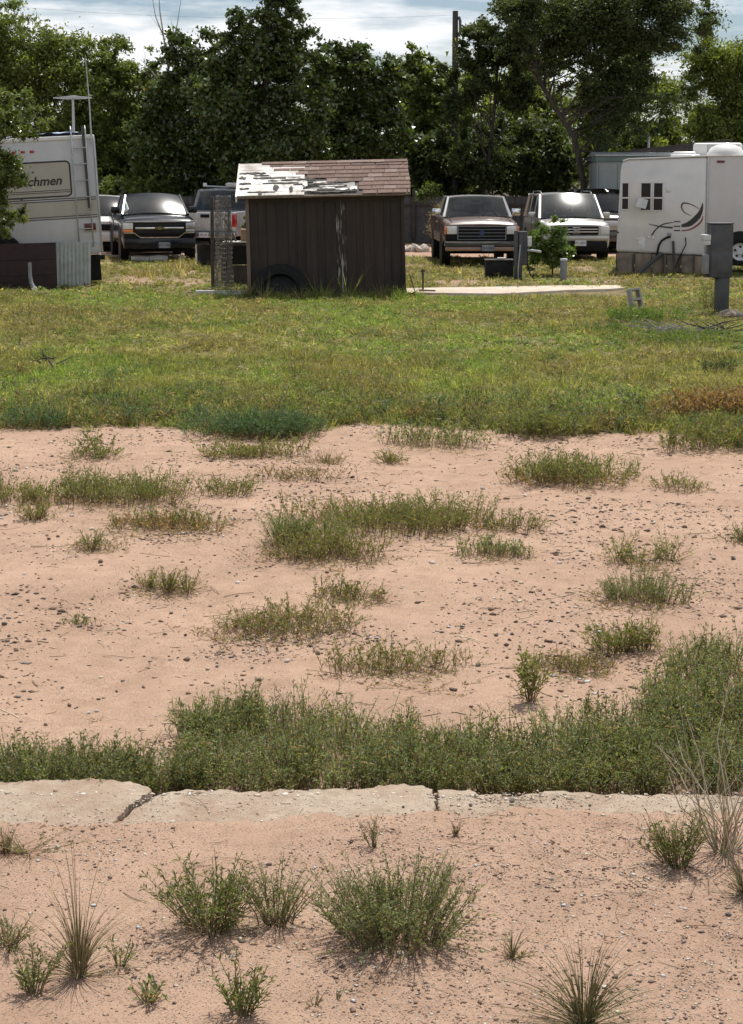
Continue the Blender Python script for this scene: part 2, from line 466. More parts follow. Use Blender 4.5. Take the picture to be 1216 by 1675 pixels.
# foreground concrete strip in three broken sections, soil crept over its near side
def concrete_material():
    m, n, out = _new('concrete')
    geo = n.nodes.new('ShaderNodeNewGeometry')
    def noise(sc, det=6, ro=0.6):
        k = n.nodes.new('ShaderNodeTexNoise'); k.inputs['Scale'].default_value = sc
        k.inputs['Detail'].default_value = det; k.inputs['Roughness'].default_value = ro
        n.links.new(geo.outputs['Position'], k.inputs['Vector']); return k
    r1 = n.nodes.new('ShaderNodeValToRGB')
    r1.color_ramp.elements[0].position = 0.34; r1.color_ramp.elements[0].color = (0.40, 0.305, 0.222, 1)
    r1.color_ramp.elements[1].position = 0.66; r1.color_ramp.elements[1].color = (0.57, 0.47, 0.365, 1)
    n.links.new(noise(9, 9, 0.75).outputs['Fac'], r1.inputs[0])
    v = n.nodes.new('ShaderNodeTexVoronoi'); v.inputs['Scale'].default_value = 150
    n.links.new(geo.outputs['Position'], v.inputs['Vector'])
    r2 = n.nodes.new('ShaderNodeValToRGB')
    r2.color_ramp.elements[0].position = 0.13; r2.color_ramp.elements[0].color = (0.7, 0.7, 0.7, 1)
    r2.color_ramp.elements[1].position = 0.38; r2.color_ramp.elements[1].color = (0, 0, 0, 1)
    n.links.new(v.outputs['Distance'], r2.inputs[0])
    r3 = n.nodes.new('ShaderNodeValToRGB')
    r3.color_ramp.elements[0].position = 0.3; r3.color_ramp.elements[0].color = (0.24, 0.18, 0.14, 1)
    r3.color_ramp.elements[1].position = 0.6; r3.color_ramp.elements[1].color = (0.66, 0.60, 0.52, 1)
    n.links.new(v.outputs['Color'], r3.inputs[0])
    mx = n.nodes.new('ShaderNodeMixRGB'); n.links.new(r2.outputs[0], mx.inputs[0]); n.links.new(r1.outputs[0], mx.inputs[1]); n.links.new(r3.outputs[0], mx.inputs[2])
    # dust of the pink soil
    r4 = n.nodes.new('ShaderNodeValToRGB')
    r4.color_ramp.elements[0].position = 0.45; r4.color_ramp.elements[0].color = (0, 0, 0, 1)
    r4.color_ramp.elements[1].position = 0.68; r4.color_ramp.elements[1].color = (0.75, 0.75, 0.75, 1)
    n.links.new(noise(3.4, 7, 0.7).outputs['Fac'], r4.inputs[0])
    m2 = n.nodes.new('ShaderNodeMixRGB'); m2.inputs[2].default_value = (0.37, 0.24, 0.17, 1)
    n.links.new(r4.outputs[0], m2.inputs[0]); n.links.new(mx.outputs[0], m2.inputs[1])
    b = n.nodes.new('ShaderNodeBsdfPrincipled'); b.inputs['Roughness'].default_value = 0.92; b.inputs['Specular IOR Level'].default_value = 0.15
    n.links.new(m2.outputs[0], b.inputs['Base Color'])
    bp = n.nodes.new('ShaderNodeBump'); bp.inputs['Strength'].default_value = 0.9; bp.inputs['Distance'].default_value = 0.02
    n.links.new(noise(45, 8, 0.8).outputs['Fac'], bp.inputs['Height']); n.links.new(bp.outputs[0], b.inputs['Normal'])
    n.links.new(b.outputs[0], out.inputs[0])
concrete_material()
slab = bpy.data.objects.new('concrete_strip', None); COL.objects.link(slab); slab['kind'] = 'structure'
def pxl(pts, z):
    return [P(a, b, z) for a, b in pts]
def slab_section(far_px, left_px, right_px, zoff, tilt, seed):
    rg = random.Random(seed)
    # outline: far edge (left to right), right crack (far to near), near edge buried, left crack
    fe = pxl(far_px, SLAB_TOP)
    def ragged(pts, amp, step=0.035):
        o = []
        for a, b in zip(pts, pts[1:]):
            n = max(1, int((b - a).length / step))
            for k in range(n):
                p = a.lerp(b, k / n); t = (b - a).normalized(); nn = Vector((-t.y, t.x, 0))
                o.append(p + nn * rg.uniform(-amp, amp) + t * rg.uniform(-0.3, 0.3) * step)
        return o + [pts[-1]]
    rp, lp = pxl(right_px, SLAB_TOP), pxl(left_px, SLAB_TOP)
    loop = ragged(fe, 0.013, 0.022) + ragged(rp, 0.009, 0.02)[1:-1] + [rp[-1], lp[-1]] + list(reversed(ragged(lp, 0.009, 0.02)))[1:-1]
    bm = bmesh.new()
    c = Vector((sum(p.x for p in loop) / len(loop), sum(p.y for p in loop) / len(loop), 0))
    def zt(p): return SLAB_TOP + zoff + tilt[0] * (p.x - c.x) + tilt[1] * (p.y - c.y)
    rings = []
    for inset, dz in ((0.0, -0.14), (0.0, -0.016), (0.004, -0.006), (0.014, 0.0), (0.05, 0.0015)):
        ring = []
        for p in loop:
            d = (c - p).normalized()
            q = p + Vector((0, -1, 0)) * inset * (1.0 if p.y > c.y + 0.1 else 0.2) + d * inset * 0.3
            j = rg.uniform(-0.010, 0.004) if dz > -0.1 and inset < 0.01 else 0
            ring.append(bm.verts.new((q.x, q.y, zt(q) + dz + j)))
        rings.append(ring)
    n = len(loop)
    for a, b in zip(rings, rings[1:]):
        for k in range(n): bm.faces.new((a[k], a[(k + 1) % n], b[(k + 1) % n], b[k]))
    f = bm.faces.new(rings[-1])
    bmesh.ops.triangulate(bm, faces=[f])
    bmesh.ops.recalc_face_normals(bm, faces=bm.faces)
    me = bpy.data.meshes.new('slab_section'); bm.to_mesh(me); bm.free()
    return link('slab_section', me, 'concrete', slab)
slab_section([(-330, 1281), (-120, 1277), (0, 1280), (70, 1277), (150, 1274), (205, 1279), (240, 1284), (249, 1293)],
             [(-330, 1281), (-330, 1400)], [(249, 1293), (236, 1305), (212, 1320), (194, 1338), (176, 1362), (160, 1400)], 0.004, (0.002, 0.012), 3)
slab_section([(258, 1299), (292, 1291), (360, 1290), (420, 1294), (470, 1289), (560, 1290), (610, 1286), (650, 1281), (690, 1283), (708, 1289)],
             [(258, 1299), (241, 1310), (217, 1325), (198, 1342), (181, 1365), (165, 1400)], [(708, 1289), (711, 1298), (712, 1312), (716, 1330), (720, 1400)], 0.0, (0.002, 0.012), 5)
slab_section([(716, 1287), (770, 1286), (782, 1294), (840, 1297), (900, 1288), (960, 1292), (1040, 1296), (1120, 1292), (1216, 1298), (1400, 1296), (1560, 1298)],
             [(716, 1287), (717, 1300), (718, 1314), (722, 1330), (726, 1400)], [(1560, 1298), (1560, 1400)], -0.008, (0.0, 0.010), 7)

# pale concrete pad under and beside the shed
pm('pad_concrete', (0.46, 0.39, 0.31), (0.56, 0.49, 0.40), 6, 0.9, 0.4, 40, dirt=(0.36, 0.24, 0.17), dirt_amt=0.6)
pad_m = MB()
pl = [P(655, 482), P(820, 484), P(930, 478), P(1000, 476), P(1022, 474), P(1012, 470), P(900, 471), P(780, 473), P(663, 475)]
pl = [(p.x, p.y) for p in pl]
pad_m.prism(pl, 'z', -0.05, 0.05)
pad_m.build('concrete_pad', 'pad_concrete', bevel=0.01)['kind'] = 'structure'

# ------------------------------------------------------------------ pebbles too many to count
def stones_mesh(name, pos, size, cols, seed, sub=0):
    rg = np.random.default_rng(seed)
    base = np.array([(1, 0, 0), (-1, 0, 0), (0, 1, 0), (0, -1, 0), (0, 0, 1), (0, 0, -0.6)], float)
    tri = np.array([(0, 2, 4), (2, 1, 4), (1, 3, 4), (3, 0, 4), (2, 0, 5), (1, 2, 5), (3, 1, 5), (0, 3, 5)])
    n = len(pos)
    v = base[None] * (1 + rg.uniform(-0.35, 0.35, (n, 6, 3)))
    v = v + rg.uniform(-0.22, 0.22, (n, 6, 3))
    a = rg.uniform(0, 6.28, n); ca, sa = np.cos(a), np.sin(a)
    v = v * np.stack([np.ones(n), rg.uniform(0.5, 1.0, n), rg.uniform(0.25, 0.6, n)], -1)[:, None, :]
    x = v[..., 0] * ca[:, None] - v[..., 1] * sa[:, None]; y = v[..., 0] * sa[:, None] + v[..., 1] * ca[:, None]
    v = np.stack([x, y, v[..., 2]], -1) * size[:, None, None] + pos[:, None, :]
    f = (tri[None] + (np.arange(n) * 6)[:, None, None]).reshape(-1, 3)
    return npmesh(name, v.reshape(-1, 3), f, np.repeat(cols, 6, axis=0))
def pebble_cols(rg, n):
    pal = np.array([(0.13, 0.088, 0.066), (0.080, 0.062, 0.051), (0.21, 0.138, 0.096), (0.34, 0.225, 0.160), (0.46, 0.355, 0.27), (0.60, 0.53, 0.44), (0.23, 0.19, 0.165)])
    w = np.array([0.26, 0.17, 0.2, 0.14, 0.10, 0.06, 0.07])
    return pal[rg.choice(len(pal), n, p=w / w.sum())] * rg.uniform(0.75, 1.2, (n, 1))
rg = np.random.default_rng(11)
def scatter(n, x0, x1, y0, y1, dens, wide):
    # x range scales with depth so that the frame and a margin beside it are covered
    y = rg.uniform(y0, y1, n * 4); x = rg.uniform(-1, 1, n * 4) * (y * 0.235 + wide)
    keep = rg.uniform(0, 1, n * 4) < dens(x, y) * (y * 0.235 + wide) / (y1 * 0.235 + wide)
    return x[keep][:n], y[keep][:n]
def dens_near(x, y):
    d = 0.12 + 1.0 * sstep(0.44, 0.62, fbm(x * 2.2, y * 2.2, 61)) + 0.6 * sstep(0.0, 0.5, x) * sstep(5.75, 5.3, y)
    bare = np.exp(-((x + 0.55) / 0.5) ** 2 - ((y - 5.5) / 0.2) ** 2)
    return np.clip(d * (1 - 0.8 * bare) * (1 - sstep(5.6, 5.75, y) * 0.8), 0, 1.2) / 1.2
def dens_mid(x, y):
    d = 0.14 + 1.0 * sstep(0.48, 0.66, fbm(x * 1.5, y * 0.9, 71))
    return np.clip(d, 0, 1)
X1, Y1 = scatter(26000, 0, 0, 3.7, 5.84, dens_near, 0.3)
S1 = 0.0016 + rg.gamma(0.8, 0.0019, len(X1)); S1 = np.clip(S1, 0.0014, 0.012)
X2, Y2 = scatter(14000, 0, 0, 6.2, 15.6, dens_mid, 0.4)
S2 = np.clip(0.0040 + rg.gamma(0.9, 0.0048, len(X2)), 0.0035, 0.030)
def piles(spots):
    xx, yy, ss = [], [], []
    for (px, py, rx, ry, n, s) in spots:
        a = rg.normal(px, rx / 2, n); b = rg.normal(py, ry / 2, n)
        for u, w in zip(a, b):
            p = P(u, w); xx.append(p.x); yy.append(p.y); ss.append(s * 0.75 * rg.uniform(0.4, 1.7))
    return np.array(xx), np.array(yy), np.array(ss)
X3, Y3, S3 = piles([(480, 1040, 130, 25, 420, 0.011), (255, 880, 90, 16, 200, 0.010), (400, 1065, 90, 14, 160, 0.010), (690, 880, 150, 20, 170, 0.010),
                    (1190, 950, 80, 40, 240, 0.010), (880, 850, 130, 60, 200, 0.010), (900, 1090, 90, 25, 160, 0.009), (1060, 1090, 60, 30, 160, 0.009),
                    (270, 1215, 60, 14, 50, 0.008), (600, 1050, 60, 20, 90, 0.010), (520, 915, 160, 14, 120, 0.009), (250, 975, 80, 20, 130, 0.007),
                    (830, 1345, 90, 35, 380, 0.0055), (700, 1430, 120, 60, 260, 0.005), (130, 1450, 160, 80, 260, 0.0055), (220, 1352, 30, 6, 80, 0.006),
                    (820, 1300, 60, 10, 40, 0.007), (730, 1580, 120, 40, 260, 0.006), (60, 900, 70, 30, 60, 0.010), (1100, 830, 130, 50, 140, 0.009)])
PX, PYY, PS = np.concatenate([X1, X2, X3]), np.concatenate([Y1, Y2, Y3]), np.concatenate([S1, S2, S3])
zz = gz(PX, PYY)
onslab = (PYY > slab_near(PX) + 0.02) & (PYY < 5.85)
zz = np.where(onslab, SLAB_TOP + 0.004, zz)
pos = np.stack([PX, PYY, zz + PS * 0.10], -1)
PC = pebble_cols(rg, len(PX)) * np.where(PYY < 6.1, 1.4, 1.0)[:, None]
PC = np.minimum(PC, 0.46)
o = link('gravel', stones_mesh('gravel', pos, PS, PC, 5), 'pebble')
tag(o, 'loose brown and grey gravel strewn over the pink dirt', 'gravel', kind='stuff')

# grit and chips standing out of the worn concrete
rq = np.random.default_rng(15)
na = 4200
ax_ = rq.uniform(-1.75, 1.75, na); ay_ = rq.uniform(5.45, 5.84, na)
as_ = np.clip(0.0012 + rq.gamma(1.2, 0.0011, na), 0.001, 0.007)
ech = 420                                   # broken fragments along the far edge
ax_ = np.concatenate([ax_, rq.uniform(-1.75, 1.75, ech)]); ay_ = np.concatenate([ay_, 5.84 + rq.normal(0, 0.018, ech)])
as_ = np.concatenate([as_, np.clip(rq.gamma(1.6, 0.0036, ech), 0.002, 0.016)])
pal_ = np.array([(0.60, 0.54, 0.45), (0.50, 0.41, 0.32), (0.30, 0.23, 0.17), (0.20, 0.16, 0.13), (0.66, 0.62, 0.56)])
ac_ = pal_[rq.choice(5, len(ax_), p=[.26, .32, .2, .1, .12])] * rq.uniform(0.8, 1.15, (len(ax_), 1))
az_ = np.full(len(ax_), SLAB_TOP + 0.0025) + np.where(ax_ < -0.82, 0.004, np.where(ax_ > 0.24, -0.007, 0.0))
og = link('grit', stones_mesh('grit', np.stack([ax_, ay_, az_], -1), as_, ac_, 8), 'pebble', slab); og['kind'] = 'stuff'
# stones large enough to pick out singly
pm('stone_dark', (0.085, 0.075, 0.07), (0.17, 0.145, 0.125), 30, 0.85, 0.5)
pm('stone_pale', (0.42, 0.36, 0.30), (0.62, 0.56, 0.49), 30, 0.85, 0.5)
pm('stone_brown', (0.17, 0.115, 0.085), (0.27, 0.19, 0.14), 30, 0.85, 0.5)
def stone_proto(seed):
    rr = random.Random(seed)
    bm = bmesh.new(); bmesh.ops.create_icosphere(bm, subdivisions=2, radius=1)
    for _ in range(6):
        d = Vector((rr.gauss(0, 1), rr.gauss(0, 1), rr.gauss(0, 1))).normalized(); k = rr.uniform(0.5, 0.8)
        for v in bm.verts:
            q = v.co.dot(d)
            if q > k: v.co -= d * (q - k) * 0.9
    for v in bm.verts: v.co *= rr.uniform(0.94, 1.06)
    me = bpy.data.meshes.new('stone'); bm.to_mesh(me); bm.free(); return me
stone_me = {}
for mat in ('stone_dark', 'stone_pale', 'stone_brown'):
    stone_me[mat] = []
    for k in range(3):
        me = stone_proto(k * 7 + len(mat)); me.materials.append(M[mat]); stone_me[mat].append(me)
stone_lab = {'stone_dark': ('small dark grey stone lying on the bare pink dirt', 'dark stones on the dirt'),
             'stone_pale': ('small pale stone lying on the bare pink dirt', 'pale stones on the dirt'),
             'stone_brown': ('small brown stone lying on the bare pink dirt', 'brown stones on the dirt')}
stones = [(963, 815, 9, 0), (662, 878, 6, 0), (510, 805, 6, 2), (1200, 912, 11, 0), (1168, 912, 8, 1), (790, 796, 9, 1), (860, 808, 8, 1), (940, 858, 8, 0), (915, 928, 9, 1),
          (1070, 784, 7, 1), (102, 1122, 6, 0), (200, 1110, 6, 0), (235, 1118, 7, 2), (158, 1157, 8, 1), (270, 1037, 7, 2), (8, 1024, 10, 0), (15, 1042, 8, 0), (12, 1053, 8, 0),
          (130, 1024, 8, 0), (148, 1027, 8, 2), (165, 922, 10, 2), (40, 943, 6, 1), (72, 965, 6, 2), (45, 966, 6, 2), (280, 997, 7, 0), (302, 1002, 6, 1), (545, 1017, 9, 2),
          (540, 1030, 10, 2), (440, 1045, 8, 1), (783, 1088, 11, 0), (812, 1041, 8, 0), (838, 1040, 7, 0), (1000, 838, 6, 2), (905, 735, 5, 0), (575, 715, 5, 0), (870, 760, 4, 1),
          (730, 835, 5, 1), (890, 889, 8, 1), (297, 1199, 14, 1), (145, 1160, 8, 1), (75, 1182, 8, 2), (30, 1190, 6, 2), (470, 1075, 9, 1), (520, 1063, 10, 2), (965, 1320, 6, 0),
          (968, 1497, 8, 1), (1190, 1552, 10, 0), (765, 1567, 10, 2), (95, 1440, 12, 1), (655, 1640, 12, 1), (35, 1290, 5, 1), (838, 1313, 9, 0), (770, 1320, 7, 0), (660, 1322, 5, 0),
          (282, 1385, 14, 1), (1040, 1030, 8, 2), (1120, 865, 8, 2), (700, 905, 5, 1), (600, 912, 5, 2), (55, 1105, 5, 2), (340, 1090, 7, 1), (355, 1086, 6, 0), (1195, 850, 6, 2),
          (150, 868, 9, 1), (25, 775, 9, 1), (44, 770, 7, 1), (118, 848, 9, 1), (95, 880, 7, 0), (80, 884, 6, 0), (580, 885, 5, 0), (760, 925, 5, 2), (990, 960, 7, 2)]
rr = random.Random(4)
mats = ['stone_dark', 'stone_pale', 'stone_brown']
for (px, py, sz, k) in stones:
    p = P(px, py); r = sz / SP(p.y) * 0.62
    onsl = slab_near(p.x) < p.y < 5.85 or (py < 1330 and py > 1283)
    if onsl: p = P(px, py, SLAB_TOP)
    z = SLAB_TOP + 0.004 if onsl else g1(p.x, p.y)
    o = link('stone', rr.choice(stone_me[mats[k]]), None, None, (p.x, p.y, z + r * 0.25), (rr.uniform(-.3, .3), rr.uniform(-.3, .3), rr.uniform(0, 6.3)))
    o.scale = (r, r * rr.uniform(0.6, 0.9), r * rr.uniform(0.45, 0.7))
    lab, grp = stone_lab[mats[k]]
    if onsl: lab, grp = lab.replace('bare pink dirt', 'broken concrete strip'), grp.replace('dirt', 'concrete')
    tag(o, lab, 'stone', grp)
# ================================================================== plants
def norm(a): return a / np.maximum(np.linalg.norm(a, axis=-1, keepdims=True), 1e-9)
def stems_geo(pts, rad, col):
    # pts (S,K,3), rad (S,K), col (S,3) -> thin three-sided tubes
    S, K = pts.shape[:2]
    t = norm(np.gradient(pts, axis=1))
    ref = np.where(np.abs(t[..., 2:3]) > 0.8, np.array([1.0, 0, 0]), np.array([0, 0, 1.0]))
    a = norm(np.cross(t, ref)); b = np.cross(t, a)
    ang = np.array([0, 2.094, 4.189])
    v = pts[:, :, None, :] + rad[..., None, None] * (a[:, :, None, :] * np.cos(ang)[None, None, :, None] + b[:, :, None, :] * np.sin(ang)[None, None, :, None])
    idx = np.arange(S * K * 3).reshape(S, K, 3)
    f = []
    for k in range(3):
        p, q = idx[:, :-1, k], idx[:, :-1, (k + 1) % 3]; r_, s_ = idx[:, 1:, (k + 1) % 3], idx[:, 1:, k]
        f.append(np.stack([p, q, r_], -1).reshape(-1, 3)); f.append(np.stack([p, r_, s_], -1).reshape(-1, 3))
    return v.reshape(-1, 3), np.concatenate(f), np.repeat(col, K * 3, axis=0)
def leaves_geo(base, d, ln, wd, col, rg, fold=0.25, droop=0.15):
    n = len(base)
    d = norm(d)
    side = norm(np.cross(d, norm(rg.normal(0, 0.35, (n, 3)) + np.array([0, 0, 1.0]))))
    up = np.cross(side, d)
    mid = base + d * (ln * 0.48)[:, None] + up * (wd * fold)[:, None]
    L_ = mid + side * (wd * 0.5)[:, None]; R_ = mid - side * (wd * 0.5)[:, None]
    tip = base + d * ln[:, None] - np.array([0, 0, 1.0]) * (ln * droop)[:, None]
    v = np.stack([base, R_, tip, L_], 1).reshape(-1, 3)
    i = np.arange(n) * 4
    f = np.concatenate([np.stack([i, i + 1, i + 2], -1), np.stack([i, i + 2, i + 3], -1)])
    return v, f, np.repeat(col, 4, axis=0)
def cmix(rg, n, c0, c1, dead=0.0, dcol=(0.30, 0.21, 0.10), jit=0.22):
    t = rg.uniform(0, 1, (n, 1))
    c = np.array(c0) * (1 - t) + np.array(c1) * t
    c = c * rg.uniform(1 - jit, 1 + jit, (n, 1))
    k = rg.uniform(0, 1, n) < dead
    c[k] = np.array(dcol) * rg.uniform(0.7, 1.25, (k.sum(), 1))
    return c
GREEN = ((0.080, 0.102, 0.034), (0.148, 0.170, 0.064))
GREY = ((0.115, 0.140, 0.064), (0.205, 0.230, 0.118))
OLIVE = ((0.110, 0.120, 0.034), (0.190, 0.190, 0.066))
BLUE = ((0.045, 0.085, 0.045), (0.080, 0.130, 0.072))
STRAW = ((0.36, 0.28, 0.15), (0.52, 0.42, 0.25))
DRY = ((0.30, 0.22, 0.12), (0.46, 0.36, 0.21))
STEMC = ((0.13, 0.12, 0.06), (0.22, 0.19, 0.10))

def herb(rg, kind, h, r, n, leaf=0.03, dens=30, pal=GREEN, dead=0.06, wr=0.22, thin=False):
    """returns stem geometry and leaf geometry of one plant rooted at the origin"""
    K = 6
    t = np.linspace(0, 1, K)[None, :, None]
    az = rg.uniform(0, 2 * math.pi, n)
    out = np.stack([np.cos(az), np.sin(az), np.zeros(n)], -1)
    if kind in ('upright', 'fine'):
        rad = r * np.sqrt(rg.uniform(0, 1, n)) ; hh = h * rg.uniform(0.45, 1.0, n) * (1 - 0.25 * (rad / max(r, 1e-6)) ** 2)
        rad = rad * (0.55 + 0.75 * fbm(np.cos(az) * 1.7 + h * 31, np.sin(az) * 1.7 + r * 57, 3, 2))
        sp_r = 0.82 if (thin and r > 0.2) else (0.62 if r > 0.19 else 0.35)
        root = out * (rad * sp_r)[:, None]
        wob = norm(rg.normal(0, 1, (n, 3))) * np.array([1, 1, 0.0]) * (0.06 * h)
        pts = root[:, None] + out[:, None] * (rad * (1 - sp_r) + rg.uniform(0, 0.3, n) * hh)[:, None, None] * t ** 1.4 + np.array([0, 0, 1.0]) * hh[:, None, None] * t ** 0.92 + wob[:, None] * np.sin(t * 3.1)
        sr = (0.0011 + 0.0016 * rg.uniform(0, 1, n))[:, None] * (1.15 - t[..., 0] * 0.85)
    elif kind == 'mat':
        rad = r * rg.uniform(0.35, 1.0, n)
        hh = h * rg.uniform(0.3, 1.0, n)
        root = out * (r * 0.25 * rg.uniform(0, 1, n))[:, None]
        if thin:     # a patch of several plants grown together
            root = out * (r * (0.5 + 0.7 * fbm(np.cos(az) * 1.9 + h * 37, np.sin(az) * 1.9 + r * 53, 5, 2)) * np.sqrt(rg.uniform(0, 1, n)))[:, None]
            rad = np.minimum(rad * 0.42, 0.16); az2 = rg.uniform(0, 6.283, n)
            out = np.stack([np.cos(az2), np.sin(az2), np.zeros(n)], -1)
        bend = np.stack([-out[:, 1], out[:, 0], np.zeros(n)], -1) * (rg.normal(0, 0.18, n) * r)[:, None]
        pts = root[:, None] + out[:, None] * rad[:, None, None] * t + bend[:, None] * t ** 2 + np.array([0, 0, 1.0]) * (hh[:, None, None] * (np.sin(t * 1.9) * 0.75 + t ** 3 * 0.35) + 0.004)
        sr = np.full((n, 1), 0.0016) * (1.15 - t[..., 0] * 0.8)
    elif kind == 'wire':
        rad = r * rg.uniform(0.05, 1.0, n) ; ln = h * rg.uniform(0.45, 1.05, n)
        hh = np.sqrt(np.maximum(ln ** 2 - rad ** 2, (0.25 * ln) ** 2))
        root = out * (r * 0.10 * rg.uniform(0, 1, n))[:, None]
        pts = root[:, None] + out[:, None] * rad[:, None, None] * t ** 1.7 + np.array([0, 0, 1.0]) * hh[:, None, None] * (1.18 * t - 0.18 * t ** 3)
        sr = np.full((n, 1), 0.0018) * (1.1 - t[..., 0] * 0.85)
    else:   # twig
        rad = r * rg.uniform(0.2, 1.0, n); hh = h * rg.uniform(0.3, 1.0, n)
        root = out * (r * 0.08)
        wob = rg.normal(0, 0.07 * h, (n, K, 3)); wob[:, 0] = 0
        pts = root[:, None] + out[:, None] * rad[:, None, None] * t + np.array([0, 0, 1.0]) * hh[:, None, None] * t + wob * 0.6
        sr = np.full((n, 1), 0.0016 if h < 0.4 else 0.0030) * (1.1 - t[..., 0] * 0.8)
    allp, allr = [pts], [sr]
    tips = pts
    if kind in ('fine', 'twig') or (kind == 'upright' and h > 0.2):
        nb = 5 if kind == 'fine' else 3
        bi = np.repeat(np.arange(n), nb); m = len(bi)
        tt = rg.uniform(0.25, 0.9, m) * (K - 1); i0 = np.floor(tt).astype(int); fr = (tt - i0)[:, None]
        bp = pts[bi, i0] * (1 - fr) + pts[bi, np.minimum(i0 + 1, K - 1)] * fr
        ba = rg.uniform(0, 6.283, m)
        bd = norm(np.stack([np.cos(ba), np.sin(ba), rg.uniform(0.5, 1.5, m)], -1))
        bl = h * rg.uniform(0.14, 0.34, m) * (1.25 - tt / (K - 1))
        bt = np.linspace(0, 1, K)[None, :, None]
        bpts = bp[:, None] + bd[:, None] * bl[:, None, None] * bt + np.array([0, 0, 1.0]) * (bl[:, None, None] * 0.25) * bt ** 2
        allp.append(bpts); allr.append(np.full((m, 1), 0.0010) * (1.1 - bt[..., 0] * 0.8))
    pts = np.concatenate(allp); sr = np.concatenate([np.broadcast_to(a, p.shape[:2]) for a, p in zip(allr, allp)])
    ns = len(pts)
    if kind == 'wire':
        sc = cmix(rg, ns, pal[0], pal[1], dead, (0.34, 0.26, 0.15))
    elif kind == 'twig':
        sc = cmix(rg, ns, *pal)
    else:
        sc = cmix(rg, ns, *STEMC, dead=0.25, dcol=(0.26, 0.16, 0.09))
    n0 = n
    A = [0, 1, 3, 5] if kind != 'wire' else list(range(K))
    sg = stems_geo(pts[:n0][:, A], sr[:n0][:, A], sc[:n0])
    if ns > n0 and not thin:
        sb_ = stems_geo(pts[n0:][:, [0, 3, 5]], sr[n0:][:, [0, 3, 5]], sc[n0:])
        sg = cat_geo([sg, sb_])
    # leaves
    lens = np.linalg.norm(np.diff(pts, axis=1), axis=-1).sum(1)
    cnt = np.maximum(1, (lens * dens * rg.uniform(0.7, 1.3, ns))).astype(int) if dens > 0 else np.zeros(ns, int)
    li = np.repeat(np.arange(ns), cnt); m = len(li)
    if m == 0: return sg, None
    lo = 0.12 if kind != 'twig' else 0.4
    tt = (lo + (1 - lo) * rg.uniform(0, 1, m) ** 0.8) * (K - 1); i0 = np.minimum(np.floor(tt).astype(int), K - 2); fr = (tt - i0)[:, None]
    lp = pts[li, i0] * (1 - fr) + pts[li, i0 + 1] * fr
    sd = norm(pts[li, i0 + 1] - pts[li, i0])
    rnd = norm(rg.normal(0, 1, (m, 3)))
    ld = norm(sd * rg.uniform(0.4, 1.1, (m, 1)) + rnd * 0.9 + np.array([0, 0, 0.25 if kind != 'mat' else 0.45]))
    ln = leaf * rg.uniform(0.55, 1.25, m) * (1.1 - 0.35 * tt / (K - 1))
    lc = cmix(rg, m, pal[0], pal[1], 0)
    low = rg.uniform(0, 1, m) < dead * (1.8 - 1.6 * tt / (K - 1))
    lc[low] = np.array((0.28, 0.19, 0.095)) * rg.uniform(0.65, 1.3, (low.sum(), 1))
    lg = leaves_geo(lp, ld, ln, ln * wr * rg.uniform(0.8, 1.2, m), lc, rg)
    return sg, lg
def cat_geo(gs):
    gs = [g for g in gs if g is not None]
    off = 0; V, F, C = [], [], []
    for v, f, c in gs:
        V.append(v); F.append(f + off); C.append(c); off += len(v)
    return np.concatenate(V), np.concatenate(F), np.concatenate(C)
def shift(g, d):
    return None if g is None else (g[0] + np.asarray(d), g[1], g[2])
def scalexy(g, sx, sy):
    return None if g is None else (g[0] * np.array([sx, sy, 1.0]), g[1], g[2])

